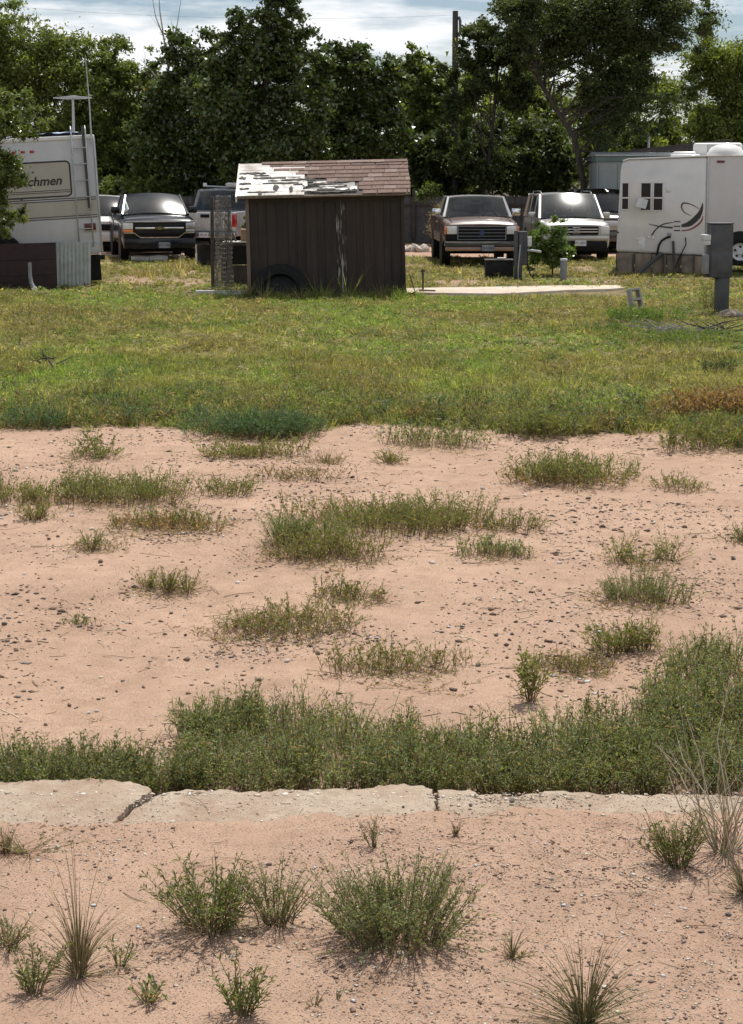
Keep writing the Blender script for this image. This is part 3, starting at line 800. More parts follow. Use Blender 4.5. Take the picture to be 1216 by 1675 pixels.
def base_z(x, y):
    if slab_near(x) + 0.02 < y < 5.85: return SLAB_TOP
    return g1(x, y)
def weed(name, label, cat, px, py, hpx, wpx, kinds, seed, group=None, aspect=0.8):
    """kinds: list of (kind, relative height, relative radius, stems, leaf, dens, pal, dead, offset x, offset y)"""
    p = P(px, py)
    if py > 1330: p = P(px, py, SLAB_TOP + 0.01)
    s = SP(p.y); h, r = hpx / s, wpx / s / 2
    rg = np.random.default_rng(seed)
    t = thing(name, label, cat, (p.x, p.y, base_z(p.x, p.y) - 0.004), 0, group)
    sg, lg = [], []
    for k in kinds:
        kind, rh, rr_, n, leaf, dens, pal, dead = k[:8]
        ox, oy = (k[8], k[9]) if len(k) > 8 else (0, 0)
        far_ = py < 1250
        if far_ and pal is GREEN: pal = tuple(tuple(.6 * a + .4 * b for a, b in zip(u, v)) for u, v in zip(GREEN, OLIVE))
        if far_: n, leaf, rh, rr_ = int(n * 2.2), leaf * 1.2, rh * (0.80 if kind != 'mat' else 1.1), rr_ * 1.15
        if far_ and kind == 'mat': n, dens = int(n * 1.5), dens * 1.3
        elif kind in ('upright', 'fine', 'mat'): leaf, n, dens, rh, rr_ = leaf * 0.88, int(n * 2.2), dens * 1.35, rh * 1.12, rr_ * 1.2
        # wide patches are several plants of unequal size grown into each other
        lobes = [(0.0, 0.0, 1.0, 1.0, 1.0)]
        if far_ and wpx > 100 and kind != 'twig':
            lobes = [(q + rg.uniform(-.14, .14), rg.uniform(-.32, .32), rg.uniform(.46, .74), rg.uniform(.75, 1.25), w_ * 1.2) for q, w_ in ((-.62, .28), (-.05, .42), (.55, .30))]
        for (lx_, ly_, lr_, lh_, ln_) in lobes:
            a, b = herb(rg, kind, h * rh * lh_, r * rr_ * lr_, max(3, int(n * ln_)), leaf, dens, pal, dead, k[10] if len(k) > 10 else 0.22, far_)
            ux, uy = (ox + lx_) * r, (oy + ly_) * r
            dz = base_z(p.x + ux, p.y + uy) - base_z(p.x, p.y)
            sg.append(shift(scalexy(a, 1, aspect), (ux, uy, dz))); lg.append(shift(scalexy(b, 1, aspect), (ux, uy, dz)))
    if py < 1250 and hpx > 20 and hpx < 130:      # low ragged skirt of runners and dead leaves
        for q in range(2):
            a, b = herb(rg, 'mat', h * 0.28, r * (1.3 + .2 * q), int(18 + wpx * 0.2), 0.026, 46, (OLIVE, ((.15, .10, .05), (.24, .165, .09)))[q], 0.3, 0.3, True)
            sg.append(a); lg.append(b)
        if seed % 2:
            a, b = herb(rg, 'twig', h * 0.95, r * 0.9, 7, 0.014, 0, DRY, 0)
            sg.append(a)
    v, f, c = cat_geo(sg)
    link('stems', npmesh('stems', v, f, c), 'stem', t)['kind'] = 'stuff'
    lg = [g for g in lg if g is not None]
    if lg:
        v, f, c = cat_geo(lg)
        link('foliage', npmesh('foliage', v, f, c), 'leaf', t)
    return t
def leafy(n=10, leaf=0.032, dens=55, pal=GREEN, dead=0.08, rh=1, rr_=1, ox=0, oy=0, wr=0.21): return ('upright', rh, rr_, n, leaf, dens, pal, dead, ox, oy, wr)
def fine(n=14, leaf=0.016, dens=75, pal=GREY, dead=0.06, rh=1, rr_=1, ox=0, oy=0, wr=0.2): return ('fine', rh, rr_, n, leaf, dens, pal, dead, ox, oy, wr)
def mat_(n=30, leaf=0.016, dens=70, pal=OLIVE, dead=0.25, rh=1, rr_=1, ox=0, oy=0, wr=0.35): return ('mat', rh, rr_, n, leaf, dens, pal, dead, ox, oy, wr)
def wire(n=60, pal=((0.12, 0.13, 0.055), (0.26, 0.22, 0.11)), dead=0.3, rh=1, rr_=1, ox=0, oy=0): return ('wire', rh, rr_, n, 0.02, 0, pal, dead, ox, oy)
def twig(n=8, pal=((0.20, 0.15, 0.10), (0.36, 0.29, 0.20)), dens=6, rh=1, rr_=1, ox=0, oy=0): return ('twig', rh, rr_, n, 0.014, dens, OLIVE, 0.4, ox, oy) if dens else ('twig', rh, rr_, n, 0.014, 0, pal, 0.0, ox, oy)
RUST = ((0.16, 0.085, 0.05), (0.28, 0.16, 0.09))

# --- plants in front of the concrete strip
weed('wire_grass', 'rust brown dry grass clump spilling onto the concrete strip', 'grass clump', 12, 1402, 62, 190, [wire(55, RUST, 0.2), twig(7, rr_=0.9, rh=.9), mat_(9, 0.02, 30, OLIVE, 0.2, rh=.5, rr_=.8, ox=.4)], 1)
weed('wire_grass', 'tall sparse wiry grass tuft with brown base beside small leafy weed', 'grass clump', 130, 1592, 190, 250, [wire(95, ((0.17, 0.155, 0.07), (0.33, 0.27, 0.14)), 0.45, rh=.85), wire(45, DRY, 0.5, rh=.45, rr_=.45), ('wire', 1.25, .8, 16, .02, 0, ((0.2, 0.17, 0.08), (0.3, 0.25, 0.13)), .2, .0, .0)], 2)
weed('leafy_weed', 'small dense leafy weed touching the brown base of the wiry grass', 'weed', 55, 1618, 92, 70, [leafy(11, 0.034, 75, GREEN, 0.05)], 3)
weed('leafy_weed', 'tiny leafy sprig inside the wiry grass tuft', 'weed', 196, 1578, 56, 36, [leafy(4, 0.034, 80, GREEN, 0.02)], 4)
weed('leafy_weed', 'grey green straggly weed behind the small dense leafy weed', 'weed', 12, 1545, 70, 110, [fine(8, 0.018, 60, GREY), mat_(14, 0.018, 40, GREY, 0.3, rh=.5)], 5)
weed('leafy_weed', 'bushy leafy weed with straw coloured dead base on gravel', 'weed', 345, 1528, 128, 175, [leafy(26, 0.034, 66, GREEN, 0.08), wire(70, DRY, 0.6, rh=.55, rr_=1.1, oy=-.15)], 6)
weed('leafy_weed', 'slender grey green weed between the bushy weed and the spreading mound', 'weed', 452, 1526, 112, 140, [fine(18, 0.022, 62, GREY, 0.12), wire(30, DRY, 0.6, rh=.45)], 7)
weed('leafy_weed', 'wide spreading fine leaved weed mound with dark root at front', 'weed', 655, 1560, 140, 265, [leafy(50, 0.024, 84, GREY, 0.05), fine(22, 0.02, 70, GREY, 0.05, rr_=1.0), leafy(14, 0.03, 60, GREEN, 0.1, rh=.8, rr_=.6, ox=-.3), mat_(20, .02, 50, GREY, .3, rh=.3, rr_=1.1), twig(8, rh=.7)], 8)
weed('leafy_weed', 'compact leafy weed in front of the straw based bushy weed', 'weed', 395, 1672, 98, 100, [leafy(16, 0.034, 70, GREEN, 0.04)], 9)
weed('leafy_weed', 'flat greyish sprig lying beside the wiry grass', 'weed', 242, 1645, 32, 75, [mat_(12, 0.03, 45, GREY, 0.3)], 10)
weed('seedling', 'tiny green seedling in front of the spreading weed mound, the larger of two', 'weed', 515, 1664, 28, 36, [leafy(3, 0.026, 70)], 11, 'tiny seedlings')
weed('seedling', 'tiny green seedling in front of the spreading weed mound, the smaller of two', 'weed', 552, 1655, 22, 22, [leafy(2, 0.024, 70)], 12, 'tiny seedlings')
weed('wire_grass', 'green wiry bunch grass fanning out on open gravel', 'grass clump', 955, 1690, 175, 330, [wire(170, ((0.10, 0.115, 0.045), (0.22, 0.20, 0.09)), 0.25), wire(50, DRY, 0.6, rh=.5, rr_=.6), leafy(3, 0.03, 60, rh=.55, rr_=.25)], 13)
weed('leafy_weed', 'fresh green leafy weed at the foot of the tall dead stalks', 'weed', 1108, 1420, 92, 105, [leafy(14, 0.034, 60, GREEN, 0.05), fine(10, 0.018, 60, OLIVE, 0.1, rh=1.25)], 14)
weed('dead_stalk', 'tall pale dead stalks leaning over the concrete strip', 'dead stalks', 1185, 1400, 300, 380, [('twig', 1, 1, 22, .014, 0, ((0.34, 0.29, 0.21), (0.56, 0.49, 0.38)), 0, 0, 0), twig(8, rh=.6, rr_=.6), wire(25, DRY, .5, rh=.5, rr_=.5)], 15)
weed('wire_grass', 'greyish bunch grass just below the tall dead stalks', 'grass clump', 1216, 1468, 95, 130, [wire(80, GREY, 0.4), wire(40, RUST, 0.4, rh=.8)], 16)
weed('leafy_weed', 'thin upright sprig rooted at the soil edge of the concrete', 'weed', 612, 1398, 66, 42, [fine(4, 0.018, 55, OLIVE, 0.2), twig(4)], 17)
weed('wire_grass', 'small brown grass wisp on the gravel heap by the concrete', 'grass clump', 745, 1382, 34, 40, [wire(18, RUST, 0.4), twig(4)], 18)
weed('wire_grass', 'few thin green wisps beside the fanning bunch grass', 'grass clump', 838, 1582, 70, 90, [wire(16, ((0.12, .13, .05), (.2, .19, .09)), 0.3), mat_(8, 0.02, 30, OLIVE, 0.3, rh=.3)], 19)
# --- plants on the bare dirt
weed('low_weed', 'small sprawling weed on the dirt below the field edge', 'weed', 152, 750, 34, 95, [mat_(16, 0.035, 40, GREEN, 0.1), leafy(5, 0.04, 45, rh=1, rr_=.5, ox=.3)], 30)
weed('low_weed', 'flat green weed mat just below the blue green field clump', 'weed', 408, 746, 24, 155, [mat_(60, 0.03, 45, OLIVE, 0.08)], 31)
weed('dry_weed', 'dry colourless twiggy weed beside the flat green mat', 'weed', 535, 757, 40, 62, [twig(10, DRY, 0), wire(20, DRY, .5, rh=.6), mat_(8, .02, 20, OLIVE, .5, rh=.4)], 32)
weed('low_weed', 'little bright leafy weed beside the dry twiggy weed', 'weed', 638, 758, 30, 52, [leafy(9, 0.04, 40, OLIVE, 0.05)], 33)
weed('low_weed', 'low grey green weed patch right below the field edge', 'weed', 716, 731, 34, 150, [mat_(36, 0.035, 40, GREY, 0.15), fine(10, .03, 35, GREY, rh=.9)], 34)
weed('bushy_weed', 'rounded bushy green weed with reddish skirt alone on dirt', 'weed', 940, 783, 58, 170, [leafy(34, 0.045, 34, GREEN, 0.08), mat_(50, 0.03, 40, ((.13, .10, .04), (.2, .15, .07)), 0.4, rh=.3, rr_=1.25, ox=-.15)], 35)
weed('low_weed', 'small bright leafy weed beside the bushy weed with reddish skirt', 'weed', 1112, 797, 34, 82, [leafy(12, 0.042, 42, OLIVE, 0.04)], 36)
weed('bushy_weed', 'dense dark green weed mound beside a lower paler one', 'weed', 200, 818, 66, 215, [fine(50, 0.032, 34, GREEN, 0.06), leafy(14, .04, 34, GREEN, .06), mat_(20, .03, 30, RUST, .6, rh=.2)], 37)
weed('bushy_weed', 'olive weed mound joined to the dense dark green mound', 'weed', 32, 820, 56, 130, [fine(22, 0.032, 32, OLIVE, 0.1), leafy(8, .04, 30, GREEN)], 38)
weed('low_weed', 'single pale leafy weed in front of the olive mound', 'weed', 62, 853, 44, 52, [leafy(9, 0.04, 42, OLIVE, 0.12)], 39)
weed('bushy_weed', 'leafy weed with red brown dying skirt below the dark mound', 'weed', 278, 866, 56, 165, [leafy(22, 0.038, 38, GREEN, 0.15), mat_(50, 0.026, 45, ((.16, .10, .05), (.24, .15, .08)), 0.6, rh=.35, rr_=1.05)], 40)
weed('low_weed', 'round leafy weed between the dark mound and a thin brown mat', 'weed', 372, 808, 42, 85, [leafy(17, 0.042, 40, GREEN, 0.03)], 41)
weed('dry_weed', 'half dead twiggy weed with a green crown on the dirt', 'weed', 156, 900, 50, 85, [twig(14, DRY, 0, rh=.7), leafy(6, 0.034, 45, GREY, .1, rr_=.35, ox=-.2), mat_(10, .02, 30, OLIVE, .5, rh=.4)], 42)
weed('low_weed', 'thin brown weed mat spread flat on the dirt', 'weed', 490, 783, 18, 150, [mat_(34, 0.026, 34, ((.12, .095, .045), (.19, .15, .07)), 0.4)], 43)
weed('bushy_weed', 'upright grey green bush with a paler mat at its foot', 'weed', 498, 892, 70, 115, [fine(26, 0.027, 42, GREY, 0.05), leafy(8, .03, 35, GREEN, .05)], 44)
weed('low_weed', 'pale olive mat spreading in front of the grey green bush', 'weed', 540, 918, 40, 165, [mat_(70, 0.022, 50, OLIVE, 0.15), mat_(20, .02, 40, RUST, .7, rh=.4, ox=-.6)], 45)
weed('bushy_weed', 'largest weed mass on the dirt, green with brown fringe', 'weed', 670, 862, 66, 260, [leafy(46, 0.034, 34, GREEN, 0.1), fine(20, 0.026, 36, OLIVE, 0.1), mat_(60, 0.026, 45, ((.14, .10, .045), (.2, .15, .07)), 0.5, rh=.3, rr_=1.05), mat_(30, .026, 45, OLIVE, .3, rh=.5, rr_=.7, ox=-.7, oy=.5)], 46)
weed('low_weed', 'small open leafy weed beside the largest weed mass', 'weed', 840, 868, 44, 92, [leafy(14, 0.036, 36, GREEN, 0.08)], 47)
weed('low_weed', 'low grey weed mat alone in the gravelly dirt', 'weed', 812, 915, 28, 112, [mat_(40, 0.024, 50, GREY, 0.1)], 48)
weed('dry_weed', 'grassy weed tuft with long dead stems on the dirt', 'weed', 276, 962, 46, 115, [leafy(12, 0.03, 45, OLIVE, .1, rr_=.6), wire(30, OLIVE, .5, rr_=1.1), twig(10, DRY, 0, rr_=1.1, rh=.5)], 49)
weed('low_weed', 'small brownish weed mat beyond the gravel streak', 'weed', 572, 980, 26, 112, [mat_(34, 0.022, 45, OLIVE, 0.3)], 50)
weed('low_weed', 'wide olive and red weed mat growing over the gravel streak', 'weed', 462, 1028, 38, 215, [mat_(60, 0.02, 50, OLIVE, 0.3), mat_(30, .018, 45, RUST, .6, rh=.4, ox=-.35)], 51)
weed('seedling', 'tiny isolated green sprout beside two dark stones', 'weed', 130, 1020, 14, 62, [mat_(12, 0.024, 40, GREEN, 0.05)], 52)
weed('low_weed', 'thin olive weed mat just beyond the dense weed band', 'weed', 655, 1090, 40, 195, [mat_(46, 0.02, 48, OLIVE, 0.28), twig(8, rh=1, rr_=.8)], 53)
weed('leafy_weed', 'sparse open leafy weed beyond the grey feathery weed', 'weed', 1055, 922, 60, 120, [leafy(13, 0.034, 34, OLIVE, 0.04), twig(4, rr_=1.2)], 54)
weed('leafy_weed', 'grey feathery weed with a bright green side', 'weed', 1050, 990, 62, 150, [fine(30, 0.018, 55, GREY, 0.05), leafy(8, .026, 50, GREEN, .03, rr_=.4, ox=.5)], 55)
weed('leafy_weed', 'bright leafy weed between grey feathery weed and weed band', 'weed', 1022, 1062, 74, 110, [leafy(18, 0.03, 50, OLIVE, 0.03)], 56)
weed('tall_weed', 'single tall upright cone shaped leafy weed behind the weed band', 'weed', 866, 1150, 165, 40, [leafy(1, 0.042, 80, OLIVE, 0.03, rr_=.15), leafy(3, 0.034, 52, OLIVE, .05, rh=.72, rr_=1.5), leafy(2, 0.034, 40, OLIVE, .08, rh=.4, rr_=2.0)], 57)
weed('low_weed', 'thin reddish weed mat beside the tall cone shaped weed', 'weed', 940, 1092, 26, 130, [mat_(30, 0.02, 45, OLIVE, 0.35), mat_(14, .018, 40, RUST, .6)], 58)
weed('leafy_weed', 'leafy weed growing just beyond a pale and a dark stone', 'weed', 1218, 884, 44, 60, [leafy(10, 0.036, 40, GREEN, 0.05)], 59)
weed('low_weed', 'wispy weed fringe in front of the rust coloured field patch', 'weed', 1185, 733, 40, 190, [mat_(50, 0.04, 36, GREEN, 0.1), fine(16, .03, 30, GREEN)], 60)
weed('dry_weed', 'curled dry stems around a pale stone on bare dirt', 'weed', 160, 1172, 20, 60, [twig(6, DRY, 0)], 61)

# --- dense bands nobody could count
def thicket(name, label, cat, spots, seed, gen):
    rg = np.random.default_rng(seed)
    protos = [gen(rg, k) for k in range(14)]
    gs, gl = [], []
    for (x, y, sc) in spots:
        a, b = protos[rg.integers(len(protos))]
        q = rg.uniform(0, 6.283); c, s_ = math.cos(q), math.sin(q)
        m_ = np.array([[c, -s_, 0], [s_, c, 0], [0, 0, 1]]).T * sc
        z = g1(x, y) - 0.004
        tint = rg.uniform(0.78, 1.22)
        for g, dst in ((a, gs), (b, gl)):
            if g is not None: dst.append((g[0] @ m_ + np.array([x, y, z]), g[1], g[2] * tint))
    t = thing(name, label, cat); t['kind'] = 'stuff'
    v, f, c = cat_geo(gs); o1 = link('stems', npmesh('stems', v, f, c), 'stem', t); o1['kind'] = 'stuff'
    v, f, c = cat_geo(gl); o2 = link('foliage', npmesh('foliage', v, f, c), 'leaf', t); o2['kind'] = 'stuff'
    return t
rg = np.random.default_rng(21)
spots = []
def fillband(xa, xb, ya, yb, n, hs, jitter=1.0):
    for _ in range(n):
        px = rg.uniform(xa, xb)
        fpy = np.interp(px, *ya) ; bpy_ = np.interp(px, *yb)
        py = rg.uniform(bpy_, fpy)
        p = P(px, py)
        spots.append((p.x, max(p.y, 6.02), hs * rg.uniform(0.72, 1.12)))
# front line and back line of the roots in photograph pixels
fillband(-160, 345, ([-330, 345], [1312, 1312]), ([-330, 0, 130, 260, 345], [1258, 1264, 1268, 1274, 1266]), 300, 0.90)
fillband(300, 1400, ([300, 1560], [1316, 1316]), ([300, 350, 420, 520, 600, 700, 800, 1000, 1100, 1560], [1225, 1192, 1180, 1188, 1205, 1228, 1236, 1230, 1190, 1170]), 800, 1.03)
fillband(1060, 1400, ([1060, 1480], [1210, 1210]), ([1060, 1090, 1130, 1216, 1480], [1185, 1120, 1072, 1095, 1100]), 260, 1.0)
fillband(290, 430, ([290, 430], [1225, 1210]), ([290, 430], [1195, 1185]), 45, 1.0)
fillband(880, 1080, ([880, 1080], [1230, 1230]), ([880, 1080], [1195, 1165]), 26, 0.9)
def bandplant(rg, k):
    pal = [GREY, GREY, OLIVE, GREEN, GREY][k % 5]
    if k % 7 == 6: return herb(rg, 'upright', 0.26, 0.06, 6, 0.03, 75, GREEN, 0.1, 0.26, True)
    return herb(rg, 'fine', rg.uniform(0.2, 0.27), 0.085, 5, 0.0225, 68, pal, 0.13, 0.26, True)
thicket('weed_thicket', 'dense grey green weed thicket growing along the broken concrete strip', 'weeds', spots, 22, bandplant)

# --- ragged weeds along the front edge of the field
rg = np.random.default_rng(31)
spots = []
for _ in range(680):
    x = rg.uniform(-4.5, 4.5); y = float(edgeY(np.array([x]))[0]) + rg.gamma(1.5, 0.55) + 0.03
    spots.append((x, y, rg.uniform(0.6, 1.15)))
def edgeplant(rg, k):
    pal = [GREEN, OLIVE, GREEN, GREY, BLUE, OLIVE, ((.13, .10, .045), (.2, .15, .07))][k % 7]
    return herb(rg, ['fine', 'upright', 'fine', 'mat'][k % 4], rg.uniform(0.14, 0.26), 0.16, 10, 0.055, 26, pal, 0.16, 0.26, True)
thicket('field_edge_weeds', 'ragged mixed weeds along the front edge of the grass field', 'weeds', spots, 32, edgeplant)
weed('bushy_weed', 'wide blue green feathery clump standing at the field edge', 'weed', 432, 714, 62, 175, [fine(95, 0.045, 26, BLUE, 0.02)], 33)
weed('bushy_weed', 'blue green feathery clump partly merged into the olive field edge', 'weed', 58, 698, 46, 85, [fine(34, 0.045, 26, BLUE, 0.03)], 34)
weed('bushy_weed', 'dark leafy clump at the field edge above the bushy weed', 'weed', 895, 712, 50, 110, [leafy(34, 0.06, 24, GREEN, 0.05)], 35)
weed('tall_weed', 'dark upright spiky weed standing in the grass below the brush pile', 'weed', 1178, 612, 42, 50, [leafy(10, 0.06, 24, ((.04, .055, .025), (.07, .09, .04)), 0.05)], 36)
weed('bushy_weed', 'bright green weed clump hiding the foot of the cinder block', 'weed', 1052, 528, 36, 110, [leafy(40, 0.075, 16, ((.07, .13, .025), (.12, .19, .05)), 0.02)], 37)
weed('bushy_weed', 'bright green weed patch spreading from the brush pile', 'weed', 1130, 560, 30, 230, [leafy(70, 0.075, 14, ((.085, .13, .03), (.14, .19, .06)), 0.03)], 38)
weed('bushy_weed', 'bright green weed patch in the grass before the cinder block', 'weed', 1000, 545, 26, 130, [leafy(40, 0.075, 14, ((.07, .12, .03), (.12, .17, .05)), 0.03)], 39)
weed('rusty_weed', 'rust coloured dying weed patch at the edge of the grass', 'weed', 1168, 684, 48, 160, [mat_(110, 0.05, 26, ((.20, .12, .065), (.30, .18, .10)), 0.3), twig(30, ((.25, .13, .07), (.36, .22, .12)), 0, rh=.9)], 40)
weed('tall_weed', 'leafy vine weed climbing beside the grey meter post', 'weed', 1163, 505, 62, 34, [leafy(7, 0.07, 18, GREEN, 0.03)], 41)

# --- grass of the field
def grass(name, label, n, y0, y1, wide, hfun, seed, wbase, per=11):
    rg = np.random.default_rng(seed)
    nt_ = n // per * 3
    y = rg.uniform(y0, y1, nt_); hwx = y * 0.232 + wide; hm = y1 * 0.232 + wide
    x = rg.uniform(-1, 1, nt_) * hm
    k = (np.abs(x) < hwx)
    fm = fieldmask(x, y)
    road_ = sstep(46.0, 47.2, y + (fbm(x * 0.7, y * 0.7, 3) - 0.5) * 2.4)
    pt = sstep(0.60, 0.70, fbm(x * 0.55, y * 0.8, 44)) * sstep(33, 36, y) * 0.85
    tr = np.exp(-((y - 42.6) / 0.55) ** 2) * sstep(0.5, 0.9, x) * sstep(2.6, 1.6, x)
    thin = 0.25 + 1.1 * fbm(x * 1.6, y * 1.6, 8)
    k &= rg.uniform(0, 1, nt_) < fm * (1 - road_) * (1 - pt) * (1 - tr) * np.clip(thin, 0, 1)
    k &= ~((y > 31.8) & (y < 33.6) & (x > 0.55) & (x < 5.2))
    k &= ~((y > 31.85) & (y < 34.2) & (x > -2.5) & (x < 0.75))
    x, y = x[k][:n // per], y[k][:n // per]; m = len(x)
    # one colour, height and spread for each tuft
    pt1 = fbm(x * 0.45, y * 0.30, 91); pt2 = fbm(x * 1.3, y * 0.9, 92); pt3 = fbm(x * 4, y * 4, 93); pt4 = fbm(x * 0.9, y * 0.55, 95)
    th = hfun(x, y) * rg.gamma(5, 0.2, m) * (0.35 + 0.7 * pt2 + 0.5 * pt3)
    fresh = np.array((0.168, 0.225, 0.058)); olive = np.array((0.185, 0.172, 0.072)); straw = np.array((0.38, 0.305, 0.165)); dull = np.array((0.180, 0.142, 0.075)); yel = np.array((0.28, 0.265, 0.09)); deep = np.array((0.10, 0.14, 0.04))
    far = sstep(26, 33, y)
    midb = sstep(16.8, 18.5, y) * sstep(27.5, 24, y)
    w1 = sstep(0.34, 0.62, pt1 + 0.12 * midb - 0.06 + 0.05 * (x < 1.5))[:, None]
    c = olive * (1 - w1) + fresh * w1
    q = (0.85 * midb * sstep(0.35, 0.6, pt4) * rg.uniform(0, 1, m))[:, None]; c = c * (1 - q) + yel * q
    q = (sstep(0.48, 0.70, pt2) * 0.6)[:, None]; c = c * (1 - q) + dull * q
    q = (sstep(0.60, 0.68, fbm(x * 2.6, y * 2.2, 99)) * 0.8)[:, None]; c = c * (1 - q) + deep * q
    st = rg.uniform(0, 1, m) < (0.06 + 0.13 * far + 0.14 * sstep(0.45, 0.75, fbm(x * 0.8, y * 0.8, 97)))
    c[st] = straw * rg.uniform(0.55, 1.1, (st.sum(), 1))
    c = c * rg.uniform(0.6, 1.35, (m, 1))
    rad = rg.uniform(0.02, 0.07, m)
    # blades
    I = np.repeat(np.arange(m), per); M_ = len(I)
    az = rg.uniform(0, 6.283, M_); rr_ = np.sqrt(rg.uniform(0, 1, M_)) * rad[I]
    bx_ = x[I] + np.cos(az) * rr_; by_ = y[I] + np.sin(az) * rr_
    h = th[I] * rg.uniform(0.45, 1.15, M_)
    w = wbase * rg.uniform(0.6, 1.4, M_)
    b = np.stack([bx_, by_, gz(bx_, by_) - 0.005], -1)
    sa_ = rg.uniform(0, 6.283, M_)
    sd = np.stack([np.cos(sa_), np.sin(sa_), np.zeros(M_)], -1) * (w / 2)[:, None]
    lean = h * rg.uniform(0.15, 1.0, M_); la = az + rg.normal(0, 0.5, M_)
    tip = b + np.stack([np.cos(la) * lean, np.sin(la) * lean, h], -1)
    # part of the tufts are broad leaved: small leaflets held near the ground
    bl = (rg.uniform(0, 1, m) < 0.45)[I]
    up_ = np.where(bl, rg.uniform(0.15, 0.8, M_) * h, 0.0)
    b[:, 2] += up_
    sd = np.where(bl[:, None], sd * 2.2, sd)
    ll = rg.uniform(0.018, 0.045, M_) * (wbase / 0.012)
    tip = np.where(bl[:, None], b + np.stack([np.cos(la) * ll, np.sin(la) * ll, rg.uniform(-0.1, 0.6, M_) * ll], -1), tip)
    cc = c[I] * rg.uniform(0.8, 1.2, (M_, 1))
    v = np.stack([b - sd, b + sd, tip], 1).reshape(-1, 3)
    f = np.arange(M_ * 3).reshape(-1, 3)
    o = link(name, npmesh(name, v, f, np.repeat(cc, 3, axis=0)), 'grass')
    return tag(o, label, 'grass', kind='stuff')
def h_near(x, y):
    return 0.068 + 0.02 * sstep(17.2, 15.6, y)
def h_mid(x, y):
    return 0.064 + 0.15 * np.exp(-((y - 31.3) / 0.35) ** 2) * (x < 1.0) * (x > -3)
def h_far(x, y):
    return 0.07 + 0.16 * np.exp(-((x + 4.9) / 0.6) ** 2 - ((y - 40) / 5) ** 2)
grass('field_grass', 'weedy yellow green grass between the dirt and the shed', 230000, 14.2, 21.5, 0.5, h_near, 51, 0.012)
grass('field_grass', 'duller grass in front of the shed and the meter post', 260000, 21.5, 32.0, 0.6, h_mid, 52, 0.015)
grass('lot_grass', 'patchy thin grass around the parked vehicles and trailers', 150000, 32.0, 48.0, 0.8, h_far, 53, 0.021)

# --- dry litter: broken stems and dead bits on the dirt
rg = np.random.default_rng(61)
def litter(n, y0, y1, ln, wd, seed):
    y = rg.uniform(y0, y1, n * 3); x = rg.uniform(-1, 1, n * 3) * (y * 0.235 + 0.5)
    k = (rg.uniform(0, 1, n * 3) < np.clip(2.2 * (fbm(x * 1.8, y * 1.8, seed) - 0.42), 0.03, 1)) & (fieldmask(x, y) < 0.3)
    x, y = x[k][:n], y[k][:n]; m = len(x)
    a = rg.uniform(0, 6.283, m); L = ln * rg.gamma(2.2, 0.45, m)
    z = gz(x, y); on = (y > slab_near(x) - 0.05) & (y < 5.85); z = np.where(on, SLAB_TOP + 0.006, z)
    K = 4; t = np.linspace(-0.5, 0.5, K)[None, :]
    cv = rg.normal(0, 0.25, m)[:, None]
    px_ = x[:, None] + np.cos(a)[:, None] * L[:, None] * t - np.sin(a)[:, None] * L[:, None] * cv * t * t
    py_ = y[:, None] + np.sin(a)[:, None] * L[:, None] * t + np.cos(a)[:, None] * L[:, None] * cv * t * t
    pz_ = np.maximum(gz(px_, py_), np.where(on, SLAB_TOP + 0.004, -1)[:, None]) + wd * 0.7 + rg.uniform(0, 0.008, (m, K)) * (rg.uniform(0, 1, m) < 0.4)[:, None]
    r_ = np.full((m, K), wd) * rg.uniform(0.5, 1.2, (m, 1))
    return stems_geo(np.stack([px_, py_, pz_], -1), r_, cmix(rg, m, (0.20, 0.14, 0.09), (0.50, 0.40, 0.27)))
v, f, c = cat_geo([litter(900, 3.7, 5.84, 0.05, 0.0012, 7), litter(900, 6.3, 14.5, 0.08, 0.0026, 9)])
tag(link('dry_litter', npmesh('dry_litter', v, f, c), 'stem'), 'dry broken stems and dead plant bits scattered on the dirt', 'plant litter', kind='stuff')
